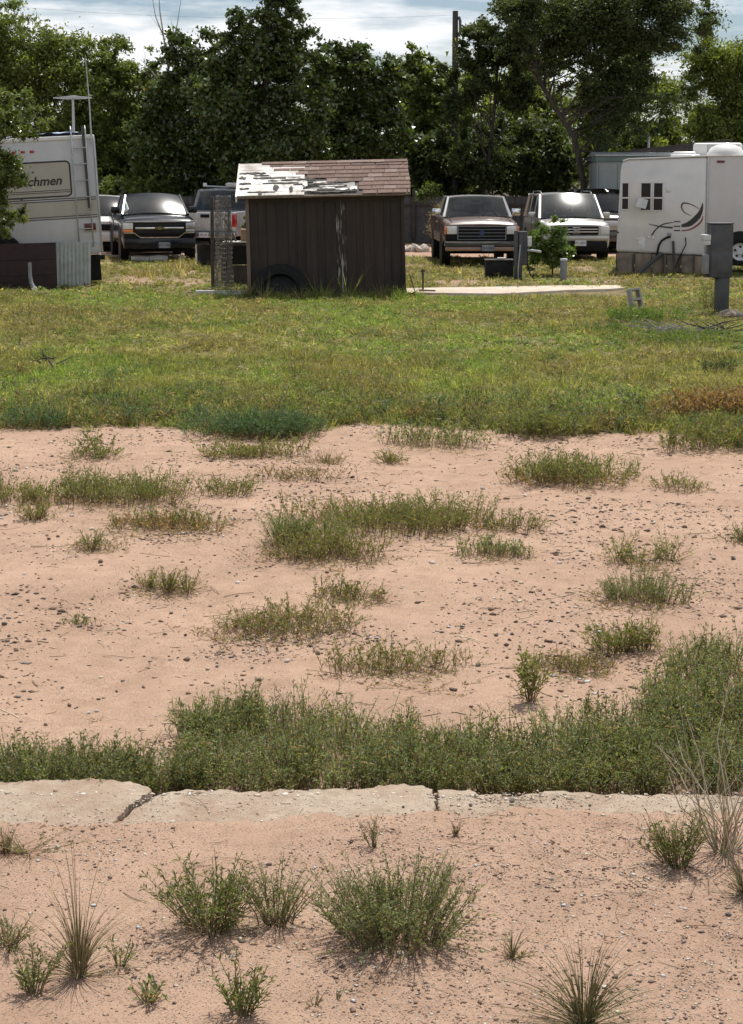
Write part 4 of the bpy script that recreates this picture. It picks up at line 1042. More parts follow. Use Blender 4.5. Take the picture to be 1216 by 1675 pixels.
# ================================================================== trees
pm('bark', (0.032, 0.027, 0.022), (0.075, 0.062, 0.05), 14, 0.9, 0.6, 30, stretch=(1, 1, 0.25))  # bark colour darkened to hold the shade on the trunks
pm('bark_dead', (0.22, 0.20, 0.18), (0.38, 0.35, 0.31), 14, 0.85, 0.4, 30, stretch=(1, 1, 0.25))
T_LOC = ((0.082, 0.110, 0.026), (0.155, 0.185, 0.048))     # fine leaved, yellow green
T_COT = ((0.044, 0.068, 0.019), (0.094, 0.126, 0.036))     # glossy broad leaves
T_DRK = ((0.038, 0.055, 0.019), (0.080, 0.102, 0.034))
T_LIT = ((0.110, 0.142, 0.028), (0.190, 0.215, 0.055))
def crown_geo(rg, cl, n, leaf, pal, wr=0.6, upb=0.3):
    """cl (m,4): clump centre and radius; leaves fill every clump, thicker near its skin"""
    w = cl[:, 3] ** 2.2; w = w / w.sum()
    ci = rg.choice(len(cl), n, p=w)
    d = norm(rg.normal(0, 1, (n, 3))); r = np.clip(np.abs(rg.normal(0, 0.62, n)), 0, 1.7)
    # every clump is a drawn-out spray with a loose outline
    ax = norm(rg.normal(0, 1, (len(cl), 3)) * np.array([1, 1, 0.6]))
    p = cl[ci, :3] + d * (r * cl[ci, 3])[:, None] * np.array([1.1, 1.1, 0.72]) + ax[ci] * (rg.normal(0, 0.55, n) * cl[ci, 3])[:, None]
    nz = norm(rg.normal(0, 1, (n, 3)) + np.array([0, 0, upb]))
    a = norm(np.cross(nz, rg.normal(0, 1, (n, 3)))); b = np.cross(nz, a)
    L = leaf * rg.uniform(0.6, 1.3, n); Wd = L * wr
    v = np.stack([p - a * (L / 2)[:, None] - b * (Wd * .6)[:, None], p - a * (L / 2)[:, None] + b * (Wd * .6)[:, None], p + a * (L / 2)[:, None]], 1).reshape(-1, 3)
    f = np.arange(n * 3).reshape(-1, 3)
    tint = rg.uniform(0.75, 1.25, len(cl))
    c = cmix(rg, n, pal[0], pal[1], 0.003, (0.30, 0.24, 0.05)) * tint[ci][:, None]
    return v, f, np.repeat(c, 3, axis=0)
def limbs(rg, trunk, cl, nl, r0):
    """trunk: list of points; limbs leave it and run to clump centres"""
    mb = MB()
    tr = [Vector(p) for p in trunk]
    n = len(tr)
    mb.tube(tr, [r0 * (1 - 0.72 * i / (n - 1)) for i in range(n)], 9)
    idx = rg.choice(len(cl), min(nl, len(cl)), replace=False)
    for k in idx:
        e = Vector(cl[k, :3])
        zmax = tr[-1].z
        zt = min(max(e.z - rg.uniform(0.25, 0.6) * max(0.8, (e - tr[0]).length * 0.45), tr[0].z + 0.25 * (zmax - tr[0].z)), zmax)
        j = min(range(n - 1), key=lambda q: abs((tr[q].z + tr[q + 1].z) / 2 - zt))
        u = rg.uniform(0, 1); s = tr[j].lerp(tr[j + 1], u)
        rs = r0 * (1 - 0.72 * (j + u) / (n - 1)) * rg.uniform(0.3, 0.6)
        mid = s.lerp(e, 0.5) + Vector(rg.normal(0, 0.18, 3)) + Vector((0, 0, (e - s).length * 0.08))
        pts = [s, s.lerp(mid, 0.55) + Vector(rg.normal(0, 0.05, 3)), mid, mid.lerp(e, 0.55) + Vector(rg.normal(0, 0.07, 3)), e]
        mb.tube(pts, [rs, rs * 0.8, rs * 0.55, rs * 0.32, rs * 0.12], 6)
    return mb
def tree(name, label, px, Y, ells, n, leaf, pal, seed, base_px=None, trunk_r=0.16, nl=22, ncl=70, mat='leaf', wr=0.6, group=None, rcl=(0.16, 0.3), trunk_pts=None, cat='tree', bark='bark', depth=0.8):
    """ells: crown lobes as (cx px, top py, bottom py, half width px[, weight])"""
    rg = np.random.default_rng(seed)
    bx = PY(base_px if base_px is not None else px, 400, Y).x
    t = thing(name, label, cat, (bx, Y, 0), 0, group)
    s = SP(Y); cl = []
    vols = []
    E = []
    for e in ells:
        c = PY(e[0], (e[1] + e[2]) / 2, Y); rz = (e[2] - e[1]) / 2 / s; rx = e[3] / s
        E.append((c, rx, rz)); vols.append((rx * rx * rz) ** 0.75 * (e[4] if len(e) > 4 else 1))
    vols = np.array(vols) / sum(vols)
    for (c, rx, rz), vv in zip(E, vols):
        m = max(5, int(ncl * vv))
        d = norm(rg.normal(0, 1, (m, 3))); r = rg.uniform(0.05, 1, m) ** 0.45
        rc = rg.uniform(*rcl, m) * min(rx, rz * 1.1)
        q = np.stack([d[:, 0] * (rx - rc * 0.7), d[:, 1] * (rx * depth - rc * 0.7), d[:, 2] * (rz - rc * 0.7)], -1) * r[:, None] + np.array([c.x - bx, 0, c.z])
        cl.append(np.concatenate([q, rc[:, None]], 1))
    cl = np.concatenate(cl); cl = cl[cl[:, 2] > 0.1]
    if trunk_pts is None:
        top = np.max(cl[:, 2]); lean = rg.normal(0, 0.15, 2); cx = float(np.mean(cl[:, 0]))
        trunk_pts = [(0, 0, -0.1), (cx * .1, 0, top * 0.12), (cx * .3 + lean[0] * .4, lean[1] * .5, top * 0.3), (cx * .6 + lean[0], lean[1], top * 0.52), (cx + lean[0] * 1.5, lean[1], top * 0.8)]
    limbs(rg, trunk_pts, cl, nl, trunk_r).build('trunk', bark, t, smooth=1.0)
    v, f, c = crown_geo(rg, cl, int(n * 1.6), leaf * 0.88, pal, wr)
    link('crown', npmesh('crown', v, f, c), mat, t)
    return t
# far row, closing the view between the nearer crowns
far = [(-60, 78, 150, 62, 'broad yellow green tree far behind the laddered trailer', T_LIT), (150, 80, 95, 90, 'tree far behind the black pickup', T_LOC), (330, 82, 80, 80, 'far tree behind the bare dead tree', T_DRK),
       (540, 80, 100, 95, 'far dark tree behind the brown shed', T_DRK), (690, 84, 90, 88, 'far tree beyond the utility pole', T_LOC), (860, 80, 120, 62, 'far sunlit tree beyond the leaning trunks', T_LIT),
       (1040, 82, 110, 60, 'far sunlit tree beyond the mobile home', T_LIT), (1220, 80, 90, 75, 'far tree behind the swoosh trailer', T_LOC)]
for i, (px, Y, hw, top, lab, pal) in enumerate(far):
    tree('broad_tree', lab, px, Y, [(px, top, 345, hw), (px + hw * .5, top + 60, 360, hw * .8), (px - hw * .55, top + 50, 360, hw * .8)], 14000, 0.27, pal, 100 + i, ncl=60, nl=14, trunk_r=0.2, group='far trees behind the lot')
# nearer trees, left to right
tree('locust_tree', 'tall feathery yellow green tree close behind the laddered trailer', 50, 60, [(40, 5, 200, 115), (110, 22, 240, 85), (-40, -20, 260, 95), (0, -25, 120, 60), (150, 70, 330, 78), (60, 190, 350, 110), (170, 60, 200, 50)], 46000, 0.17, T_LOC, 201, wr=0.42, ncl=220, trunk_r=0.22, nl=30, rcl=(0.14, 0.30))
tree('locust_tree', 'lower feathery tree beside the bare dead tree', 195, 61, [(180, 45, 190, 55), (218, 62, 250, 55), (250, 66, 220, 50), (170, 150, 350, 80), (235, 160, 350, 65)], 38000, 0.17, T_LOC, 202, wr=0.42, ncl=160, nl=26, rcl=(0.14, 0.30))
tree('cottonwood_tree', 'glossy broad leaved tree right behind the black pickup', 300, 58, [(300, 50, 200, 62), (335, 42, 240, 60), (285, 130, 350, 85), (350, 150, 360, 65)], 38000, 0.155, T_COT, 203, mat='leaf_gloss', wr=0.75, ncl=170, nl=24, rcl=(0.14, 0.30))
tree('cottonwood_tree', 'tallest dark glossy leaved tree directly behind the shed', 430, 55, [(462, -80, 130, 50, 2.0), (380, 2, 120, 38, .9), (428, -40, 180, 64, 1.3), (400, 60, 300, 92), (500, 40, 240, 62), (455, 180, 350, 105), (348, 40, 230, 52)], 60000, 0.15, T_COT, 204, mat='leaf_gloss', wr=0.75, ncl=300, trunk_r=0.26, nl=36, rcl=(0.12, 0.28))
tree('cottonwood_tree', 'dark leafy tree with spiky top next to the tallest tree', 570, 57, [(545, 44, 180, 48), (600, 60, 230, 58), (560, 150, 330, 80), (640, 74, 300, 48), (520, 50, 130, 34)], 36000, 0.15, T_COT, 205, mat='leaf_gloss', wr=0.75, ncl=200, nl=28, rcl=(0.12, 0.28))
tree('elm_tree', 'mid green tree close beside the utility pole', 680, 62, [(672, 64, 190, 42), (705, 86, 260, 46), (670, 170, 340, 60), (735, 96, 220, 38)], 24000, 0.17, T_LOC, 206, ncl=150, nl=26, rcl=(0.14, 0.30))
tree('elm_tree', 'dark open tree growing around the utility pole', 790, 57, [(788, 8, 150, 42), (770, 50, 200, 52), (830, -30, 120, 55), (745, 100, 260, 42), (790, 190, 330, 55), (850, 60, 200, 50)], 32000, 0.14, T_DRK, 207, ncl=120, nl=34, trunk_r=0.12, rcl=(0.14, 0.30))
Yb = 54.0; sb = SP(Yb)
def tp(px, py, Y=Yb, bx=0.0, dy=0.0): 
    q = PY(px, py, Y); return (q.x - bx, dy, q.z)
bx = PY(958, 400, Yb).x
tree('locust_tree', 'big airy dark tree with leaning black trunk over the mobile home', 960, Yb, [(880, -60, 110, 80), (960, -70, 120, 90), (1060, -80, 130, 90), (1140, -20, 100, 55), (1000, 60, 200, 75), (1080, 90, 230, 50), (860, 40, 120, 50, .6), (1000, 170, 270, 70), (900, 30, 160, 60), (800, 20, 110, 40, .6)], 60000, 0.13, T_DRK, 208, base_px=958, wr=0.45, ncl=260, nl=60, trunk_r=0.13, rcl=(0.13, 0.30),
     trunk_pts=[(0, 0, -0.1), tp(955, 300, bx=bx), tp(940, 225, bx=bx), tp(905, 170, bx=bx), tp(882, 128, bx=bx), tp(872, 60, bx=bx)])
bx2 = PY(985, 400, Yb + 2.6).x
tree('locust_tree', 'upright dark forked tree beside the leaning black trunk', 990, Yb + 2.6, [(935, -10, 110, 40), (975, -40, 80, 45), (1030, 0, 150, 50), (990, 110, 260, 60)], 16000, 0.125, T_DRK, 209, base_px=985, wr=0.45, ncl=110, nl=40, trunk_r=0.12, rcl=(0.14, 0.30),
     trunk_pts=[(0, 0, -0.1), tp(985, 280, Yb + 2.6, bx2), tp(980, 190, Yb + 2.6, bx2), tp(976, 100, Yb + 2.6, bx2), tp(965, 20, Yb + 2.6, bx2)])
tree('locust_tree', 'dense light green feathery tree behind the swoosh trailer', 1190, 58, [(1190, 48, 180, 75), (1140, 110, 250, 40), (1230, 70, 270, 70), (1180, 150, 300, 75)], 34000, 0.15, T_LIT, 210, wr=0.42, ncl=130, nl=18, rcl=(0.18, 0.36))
# undergrowth against the fence
und = [(230, 57.5, 230, 400, 65, T_LOC, 'shrubby growth beside the black pickup'), (470, 57, 240, 380, 80, T_DRK, 'dark shrubs hidden behind the shed'), (610, 58, 230, 330, 50, T_COT, 'glossy shrub peeking over the shed roof'), (720, 58.5, 190, 335, 60, T_DRK, 'dark shrub behind the black fence'),
       (800, 60, 190, 345, 70, T_DRK, 'dark shrub behind the brown pickup'), (890, 58.5, 190, 345, 60, T_DRK, 'shrub behind the silver vehicle'), (1040, 60, 195, 330, 60, T_LIT, 'yellow green shrub behind the mobile home'), (130, 58, 250, 420, 70, T_DRK, 'dark shrubs behind the laddered trailer'), (345, 60, 250, 400, 60, T_DRK, 'dark shrubs behind the silver pickup')]
for i, (px, Y, top, bot, hw, pal, lab) in enumerate(und):
    tree('shrub', lab, px, Y, [(px, top, bot, hw), (px + hw * .5, top + 30, bot, hw * .6), (px - hw * .5, top + 25, bot, hw * .6)], 7000, 0.20, pal, 300 + i, ncl=40, nl=8, trunk_r=0.07, cat='shrub', rcl=(0.2, 0.4))
# yellow leaf spray in the glossy tree and pale sprout by the fence
tree('shrub', 'bright yellow green sapling showing beside the shed roof', 705, 54.5, [(705, 296, 330, 15), (694, 304, 340, 11)], 700, 0.11, ((.07, .10, .025), (.12, .16, .05)), 320, ncl=22, nl=8, trunk_r=0.012, cat='shrub', rcl=(.45, .8))
tree('shrub', 'dry straw coloured bush against the dark fence', 722, 50.5, [(722, 326, 385, 14), (716, 345, 400, 14)], 2600, 0.07, ((.22, .17, .10), (.32, .25, .15)), 321, ncl=22, nl=14, trunk_r=0.012, cat='shrub', wr=0.2, rcl=(.5, .85))
# near tree whose branches reach in over the laddered trailer
bx3 = PY(-190, 400, 31.5).x
tree('elm_tree', 'leafy branches hanging across the laddered trailer', -120, 31.5, [(10, 140, 235, 78), (30, 170, 225, 60, .8), (-22, 235, 335, 66), (-8, 268, 300, 34, .5), (2, 322, 388, 56), (-140, 120, 380, 75, .6)], 34000, 0.085, T_LOC, 211, base_px=-190, ncl=170, nl=44, trunk_r=0.14, rcl=(0.13, 0.30), mat='leaf_gloss', wr=0.5)
# leafy bush among the parked vehicles
tree('shrub', 'bright green leafy bush in front of the silver vehicle', 905, 38.2, [(912, 338, 400, 16, .8), (880, 352, 445, 22), (912, 365, 448, 26), (925, 385, 440, 16), (872, 395, 455, 14)], 6400, 0.075, ((.085, .14, .028), (.16, .23, .055)), 212, ncl=60, nl=26, trunk_r=0.025, cat='bush', mat='leaf_gloss', wr=0.7, rcl=(0.2, 0.42))
tree('shrub', 'small bright sprout rising above the peeling end of the shed roof', 438, 34.6, [(438, 258, 278, 7), (436, 270, 300, 5)], 160, 0.05, ((.08, .14, .02), (.14, .22, .05)), 213, ncl=8, nl=4, trunk_r=0.012, cat='shrub', mat='leaf')
# bare dead tree
def dead_tree():
    Y = 59.6; rg = random.Random(8); s = SP(Y)
    b = PY(272, 400, Y)
    t = thing('dead_tree', 'bare dead tree with thin grey branches against the sky', 'tree', (b.x, Y, 0))
    mb = MB()
    def pt(px, py, dy=0): q = PY(px, py, Y); return Vector((q.x - b.x, dy, q.z))
    mb.tube([Vector((0, 0, -.1)), pt(275, 240), pt(281, 175), pt(276, 115), pt(268, 60), pt(262, 20), pt(259, -25)], [.075, .06, .05, .04, .03, .02, .006], 7)
    def br(pts, r):
        n = len(pts); mb.tube(pts, [r * (1 - .85 * i / (n - 1)) for i in range(n)], 5)
        for i in range(1, n):
            for _ in range(2):
                if rg.random() < .75:
                    a = pts[i - 1].lerp(pts[i], rg.random()); d = (pts[i] - pts[i - 1]).normalized() * rg.uniform(.3, .9)
                    e = a + d * .7 + Vector((rg.uniform(-.35, .35), rg.uniform(-.35, .35), rg.uniform(.0, .4)))
                    mb.tube([a, a.lerp(e, .5) + Vector((rg.uniform(-.06, .06), 0, 0)), e], [r * .35, r * .22, r * .06], 4)
    br([pt(276, 115), pt(284, 70, .2), pt(290, 30, .3), pt(296, -15, .4)], .035)
    br([pt(268, 60), pt(256, 28, -.2), pt(250, -10, -.3)], .03)
    br([pt(281, 175), pt(262, 135, .3), pt(240, 108, .5), pt(226, 95, .6)], .04)
    br([pt(280, 190), pt(268, 150, -.3), pt(262, 128, -.4), pt(238, 118, -.5)], .035)
    br([pt(278, 200), pt(290, 150, .2), pt(298, 120, .4), pt(284, 85, .5)], .035)
    br([pt(276, 220), pt(250, 175, .3), pt(232, 145, .5)], .03)
    br([pt(277, 210), pt(258, 185, -.3), pt(247, 150, -.3)], .025)
    mb.build('trunk', 'bark_dead', t, smooth=1.0)
dead_tree()
# utility pole with its wires
pm('pole_wood', (0.055, 0.048, 0.042), (0.10, 0.088, 0.075), 9, 0.9, 0.4, 30, stretch=(1, 1, .1))
pm('wire', (0.09, 0.09, 0.09), (0.16, 0.16, 0.16), 8, 0.6)
Yp = 58.5
pb = PY(743, 400, Yp); ptop = PY(743, 18, Yp).z
pole = thing('utility_pole', 'dark wooden utility pole rising out of the trees', 'pole', (pb.x, Yp, 0))
MB().tube([(0, 0, -.3), (0, 0, ptop * .5), (0, 0, ptop)], [.15, .125, .10], 12).build('mast', 'pole_wood', pole, smooth=1.0)
MB().tube([(.12, -.05, ptop - .9), (.17, -.05, ptop - .75), (.17, -.05, ptop - .35), (.12, -.05, ptop - .2)], .05, 8).build('insulator', 'wire', pole, smooth=1.0)
wm = MB()
for (z0, dx, sag, zz_) in ((ptop - .15, -26, .7, 1.6), (ptop - 1.7, 26, .9, .2), (ptop - 1.9, 26, 1.0, .1)):
    pts = [Vector((dx * k / 14, -.13, z0 + zz_ * k / 14 - sag * 4 * (k / 14) * (1 - k / 14))) for k in range(15)]
    wm.tube(pts, .0035, 4)
wm.build('wire', 'wire', pole)
# ================================================================== yard
pm('fence_metal', (0.050, 0.052, 0.055), (0.085, 0.086, 0.088), 5, 0.7, dirt=(0.16, 0.12, 0.09), dirt_amt=.4)
pm('fence_post', (0.04, 0.035, 0.03), (0.075, 0.065, 0.055), 8, 0.85, .3)
fen = thing('fence', 'dark sheet metal fence with posts along the trees', 'fence', (0, 56.2, 0))
pan = MB()
prof = []
for k in range(25):
    x = k * 0.1; prof.append((x, 0.0 if k % 2 else 0.03))
poly = prof + [(a, b + .006) for a, b in reversed(prof)]
pan.prism(poly, 'z', 0.05, 1.62)
first = None
for k in range(13):
    x0 = -16 + k * 2.5
    if first is None:
        first = pan.build('panel', 'fence_metal', fen, smooth=0, loc=(x0, 0, 0))
    else:
        c = first.copy(); COL.objects.link(c); c.parent = fen; c.location = (x0, 0, 0)
fp = MB().b2(-.05, .05, -.06, .04, -.2, 1.85)
firstp = None
for k in range(14):
    x0 = -16.05 + k * 2.5
    if firstp is None: firstp = fp.build('post', 'fence_post', fen, bevel=.008, loc=(x0, -.05, 0))
    else:
        c = firstp.copy(); COL.objects.link(c); c.parent = fen; c.location = (x0, -.05, 0)
MB().b2(-16, 16.5, -.035, .0, 1.28, 1.36).build('rail', 'fence_post', fen)
# rubble by the fence
rb = thing('rubble_pile', 'small pile of pale rubble in front of the dark fence', 'rubble', (P(668, 402).x, 50.2, 0))
rr = random.Random(9)
for k in range(9):
    o = link('stone', rr.choice(stone_me['stone_pale']), None, rb, (rr.uniform(-.5, .5), rr.uniform(-.3, .3), rr.uniform(.06, .16)), (rr.uniform(0, 3), rr.uniform(0, 3), rr.uniform(0, 3)))
    q = rr.uniform(.1, .2); o.scale = (q * 1.3, q, q * .6)

# ------------------------------------------------------------------ shed
pm('shed_board', (0.029, 0.022, 0.018), (0.050, 0.037, 0.028), 5, 0.9, 0.5, 26, stretch=(2.2, 2.2, .16), dirt=(0.022, 0.018, 0.015), dirt_amt=.8)
pm('shed_board_red', (0.034, 0.023, 0.018), (0.056, 0.038, 0.029), 5, 0.9, 0.5, 26, stretch=(2.2, 2.2, .16), dirt=(0.035, 0.028, 0.022), dirt_amt=.6)
pm('shed_board_flaked', (0.034, 0.026, 0.021), (0.40, 0.36, 0.32), 9, 0.9, 0.5, 26, stretch=(3.0, 3.0, .28), lo=.52, hi=.64)
pm('shed_trim', (0.14, 0.105, 0.078), (0.22, 0.17, 0.125), 6, 0.9, .4, 30, stretch=(1, 1, .2))
pm('shingle', (0.125, 0.080, 0.062), (0.195, 0.128, 0.100), 16, 0.95, .5, 120)
pm('shingle_grey', (0.17, 0.120, 0.098), (0.26, 0.19, 0.16), 16, 0.95, .5, 120)
pm('shingle_dark', (0.095, 0.060, 0.047), (0.155, 0.098, 0.075), 16, 0.95, .5, 120)
pm('roof_white', (0.70, 0.67, 0.62), (0.84, 0.82, 0.78), 4, 0.85, .4, 30, dirt=(.22, .17, .13), dirt_amt=.9)
pm('roof_felt', (0.035, 0.033, 0.032), (0.10, 0.09, 0.082), 12, 0.9, .5, 50)
pm('felt_grey', (0.22, 0.205, 0.19), (0.36, 0.33, 0.30), 9, 0.9, .5, 40)
sh_o = P(536, 485)
SW, SDp, SH = 3.05, 2.35, 2.02
shed = thing('shed', 'small weathered brown shed with peeling white and brown shingled roof', 'shed', (sh_o.x, sh_o.y, 0.0), (0, R(-1.3), R(1.0)))
wall = MB().b2(-SW / 2 + .03, SW / 2 - .03, .03, SDp - .03, -.05, SH - .02)
# gable core up to the roof
wall.prism([(.03, SH - .02), (SDp - .03, SH - .02), (SDp / 2, SH + .50)], 'x', -SW / 2 + .03, SW / 2 - .03)
core = wall.build('wall', 'shed_board', shed)
rr = random.Random(12)
x = -SW / 2; kk = 0
while x < SW / 2 - .02:
    w = min(rr.choice([.14, .17, .19, .2, .23]), SW / 2 - x)
    if SW / 2 - (x + w) < .06: w = SW / 2 - x
    mid = x + w / 2
    fl = .25 < mid < .62
    m_ = 'shed_board_flaked' if fl and rr.random() < .8 else rr.choice(['shed_board', 'shed_board', 'shed_board_red'])
    o = MB().b2(x + .002, x + w - .003, rr.uniform(-.003, .002), .03, .02 + rr.uniform(0, .03), SH - .03).build('plank', m_, shed, bevel=.002, seg=1)
    x += w
for sx in (-1, 1):       # side walls in planks, seen a step aside
    for k in range(10):
        y0 = .04 + k * (SDp - .08) / 10
        zt = SH - .03 + .5 * (1 - abs((y0 + .11) / (SDp / 2) - 1)) 
        MB().b2(sx * (SW / 2) - .02, sx * (SW / 2) + .012, y0 + .002, y0 + (SDp - .08) / 10 - .003, .03, zt - .02).build('plank', rr.choice(['shed_board', 'shed_board_red']), shed, bevel=.003, seg=1)
MB().b2(-SW / 2 - .035, -SW / 2 + .035, -.03, .035, .0, SH - .02).build('corner_trim', 'shed_trim', shed, bevel=.006)
MB().b2(SW / 2 - .045, SW / 2 + .02, -.022, .03, .0, SH - .02).build('corner_trim', 'shed_board_red', shed, bevel=.006)
MB().b2(-SW / 2 - .03, SW / 2 + .03, -.018, .02, SH - .15, SH - .025).build('fascia', 'shed_board_red', shed, bevel=.005)
# roof: slope frame
RW0, RW1 = -SW / 2 - .19, SW / 2 + .14
ye, ze, yr, zr = -.20, SH - .03, SDp / 2, SH + .60
sl_len = math.hypot(yr - ye, zr - ze); sa = math.atan2(zr - ze, yr - ye)
roof = MB().prism([(ye, ze), (yr, zr), (2 * yr - ye, ze), (2 * yr - ye, ze - .03), (yr, zr - .035), (ye, ze - .03)], 'x', RW0 + .01, RW1 - .01).build('roof', 'roof_felt', shed)
def rpt(u, v, h=0.0):     # u metres along the eave from the left, v metres up the slope, h above the deck
    return Vector((RW0 + u, ye + v * math.cos(sa) - h * math.sin(sa), ze + v * math.sin(sa) + h * math.cos(sa)))
RL = RW1 - RW0
def rplate(name, mat, u0, u1, v0, v1, h0, h1, t, jit=0.0, par=roof):
    b = [(u0 + rr.uniform(-jit, jit), v0 + rr.uniform(-jit, jit) * .5, h0), (u1 + rr.uniform(-jit, jit), v0 + rr.uniform(-jit, jit) * .5, h0 + rr.uniform(0, jit * .3)), (u1, v1, h1), (u0, v1, h1)]
    vs = [rpt(*p) for p in b] + [rpt(p[0], p[1], p[2] + t) for p in b]
    return MB().add(vs, [(0, 3, 2, 1), (4, 5, 6, 7), (0, 1, 5, 4), (1, 2, 6, 5), (2, 3, 7, 6), (3, 0, 4, 7)]).build(name, mat, par, smooth=0)
# bared white deck boards at the left
NC = 8; ex = sl_len / NC
def peel_limit(v):         # shingles survive right of this u at slope position v
    f = v / sl_len
    return np.interp(f, [0, .12, .3, .45, .6, .75, .9, 1.0], [2.35, 2.35, 2.25, 1.55, 1.25, .85, .45, .22])
for k in range(9):
    v0 = k * sl_len / 9; lim = peel_limit(v0 + .05)
    u = 0.0
    while u < min(lim, 1.25):
        w = rr.uniform(.35, .75)
        rplate('roof_board', 'roof_white', u + .003, min(u + w, 1.32) - .003, v0 + .005, v0 + sl_len / 9 - .006, .004 + rr.uniform(0, .004), .004, .014)
        u += w
# torn underlay between bare boards and shingles
rplate('underlay', 'felt_grey', 1.20, 2.30, .10, .62, .003, .004, .006, .03)
def scrap(mat, u0, u1, v0, v1, h):
    n = max(6, int((u1 - u0) / .05)); top = []; bot = []
    for k in range(n + 1):
        u = u0 + (u1 - u0) * k / n; f = math.sin(math.pi * min(1, max(0, (k + .4) / (n + .8)))) ** .4
        mid = (v0 + v1) / 2; hw = (v1 - v0) / 2 * f
        top.append((u + rr.uniform(-.012, .012), mid + hw * rr.uniform(.35, 1.5))); bot.append((u + rr.uniform(-.012, .012), mid - hw * rr.uniform(.2, 1.4)))
    pts = bot + top[::-1]; m_ = len(pts)
    vs = [rpt(p[0], p[1], h) for p in pts] + [rpt(p[0], p[1], h + .006 + rr.uniform(0, .008)) for p in pts]
    fs = [(k, k + 1, m_ - 2 - k, m_ - 1 - k) for k in range(n)] + [(m_ + m_ - 1 - k, m_ + m_ - 2 - k, m_ + k + 1, m_ + k) for k in range(n)] + [(k, (k + 1) % m_, m_ + (k + 1) % m_, m_ + k) for k in range(m_)]
    return MB().add(vs, fs).build('felt_scrap', mat, roof, smooth=0)
for (u0, u1, v0, v1) in [(.02, .55, .98, 1.05), (.3, .95, .74, .82), (.03, .28, .50, .58), (.5, 1.2, .50, .57), (.06, .24, .26, .34), (.2, .75, .12, .16), (.85, 1.55, .63, .71), (1.1, 1.95, .42, .48), (0.02, .16, .72, .86), (.32, .62, .88, .94), (1.45, 2.35, .06, .12), (.7, .82, .2, .42), (.42, .5, .0, .14), (1.02, 1.1, .05, .4), (.6, .78, .62, .68), (1.3, 1.7, .54, .6), (1.9, 2.2, .5, .58)]:
    scrap('roof_felt', u0, u1, v0, v1, .022)
for (u0, u1, v0, v1) in [(1.25, 1.55, .12, .2), (1.5, 1.75, .46, .54), (1.92, 2.18, .12, .2), (2.2, 2.34, .1, .3), (1.28, 1.37, .3, .58), (1.68, 1.92, .2, .27), (1.0, 1.25, .78, .84), (1.6, 2.1, .30, .34)]:
    scrap('roof_white', u0, u1, v0, v1, .034)
# curled ring of torn felt
ring = [rpt(1.80 + .50 * math.cos(a), .27 + .11 * math.sin(a), .03) for a in [k * .4 for k in range(2, 16)]]
MB().tube(ring, .016, 6).build('felt_scrap', 'roof_felt', roof, smooth=1.0)
# shingles
for c in range(NC):
    v0 = c * ex; lim = float(peel_limit(v0 + ex * .5))
    u = -rr.uniform(0, .2)
    while u < RL:
        w = rr.uniform(.22, .36); a, b = max(u, 0.0), min(u + w, RL + rr.uniform(0, .015))
        u += w
        if a < lim - .08 + rr.uniform(-.1, .1) or b - a < .06: continue
        rplate('shingle', rr.choice(['shingle', 'shingle', 'shingle_grey', 'shingle_dark']), a + .002, b - .003, v0 - .015, v0 + ex + .02, .020, .006, .006, .012)
u = .45
while u < RL:
    w = rr.uniform(.25, .35)
    rplate('ridge_cap', rr.choice(['shingle_grey', 'shingle']), u, min(u + w, RL), sl_len - .09, sl_len + .03, .028, .026, .007, .01); u += w
MB().add([rpt(.0, -.02, -.035), rpt(RL, -.02, -.035), rpt(RL, -.02, .0), rpt(.0, -.02, .0), rpt(.0, .01, -.035), rpt(RL, .01, -.035), rpt(RL, .01, .0), rpt(.0, .01, .0)], [(0, 1, 2, 3), (4, 7, 6, 5), (0, 4, 5, 1), (3, 2, 6, 7), (0, 3, 7, 4), (1, 5, 6, 2)]).build('eave_board', 'shed_trim', roof)
MB().add([rpt(-.02, -.03, -.10), rpt(-.02, sl_len, -.10), rpt(-.02, sl_len, .02), rpt(-.02, -.03, .02), rpt(.012, -.03, -.10), rpt(.012, sl_len, -.10), rpt(.012, sl_len, .02), rpt(.012, -.03, .02)], [(0, 1, 2, 3), (4, 7, 6, 5), (0, 4, 5, 1), (3, 2, 6, 7), (0, 3, 7, 4), (1, 5, 6, 2)]).build('barge_board', 'roof_white', roof)

# ------------------------------------------------------------------ things around the shed
pm('tyre', (0.010, 0.010, 0.010), (0.02, 0.019, 0.018), 12, 0.9, .3, 60, spec=.2)
pm('black_plastic', (0.010, 0.010, 0.011), (0.018, 0.018, 0.018), 6, 0.6, spec=.2)
pm('wood_old', (0.17, 0.13, 0.095), (0.28, 0.22, 0.165), 6, .9, .4, 30, stretch=(1, 1, .2))
pm('wood_dark', (0.055, 0.045, 0.038), (0.10, 0.083, 0.07), 6, .9, .4, 30)
pm('galv', (0.36, 0.38, 0.38), (0.50, 0.52, 0.52), 9, .5, metal=.6, rvar=.1)
pm('wire_rust', (0.20, 0.18, 0.16), (0.34, 0.31, 0.28), 20, .7, metal=.3)
pm('carton', (0.30, 0.18, 0.10), (0.38, 0.24, 0.14), 5, .9)
pm('canvas', (0.44, 0.43, 0.40), (0.58, 0.57, 0.53), 5, .9, .3)
def tyre_ring(mb, r, w, c=(0, 0, 0), axis='y', n=28):
    k = w / 2
    mb.lathe([(r * .62, -k * .8), (r * .80, -k), (r * .95, -k * .9), (r, -k * .55), (r, k * .55), (r * .95, k * .9), (r * .80, k), (r * .62, k * .8)], n, axis, c, closed=True)
    return mb
ty = thing('tyre', 'large black tyre sunk in grass against the shed wall', 'tyre', (P(458, 488).x, sh_o.y - .32, .0), (R(-24), 0, 0))
tyre_ring(MB(), .56, .24, (0, 0, .12)).build('tread', 'tyre', ty, smooth=.9)
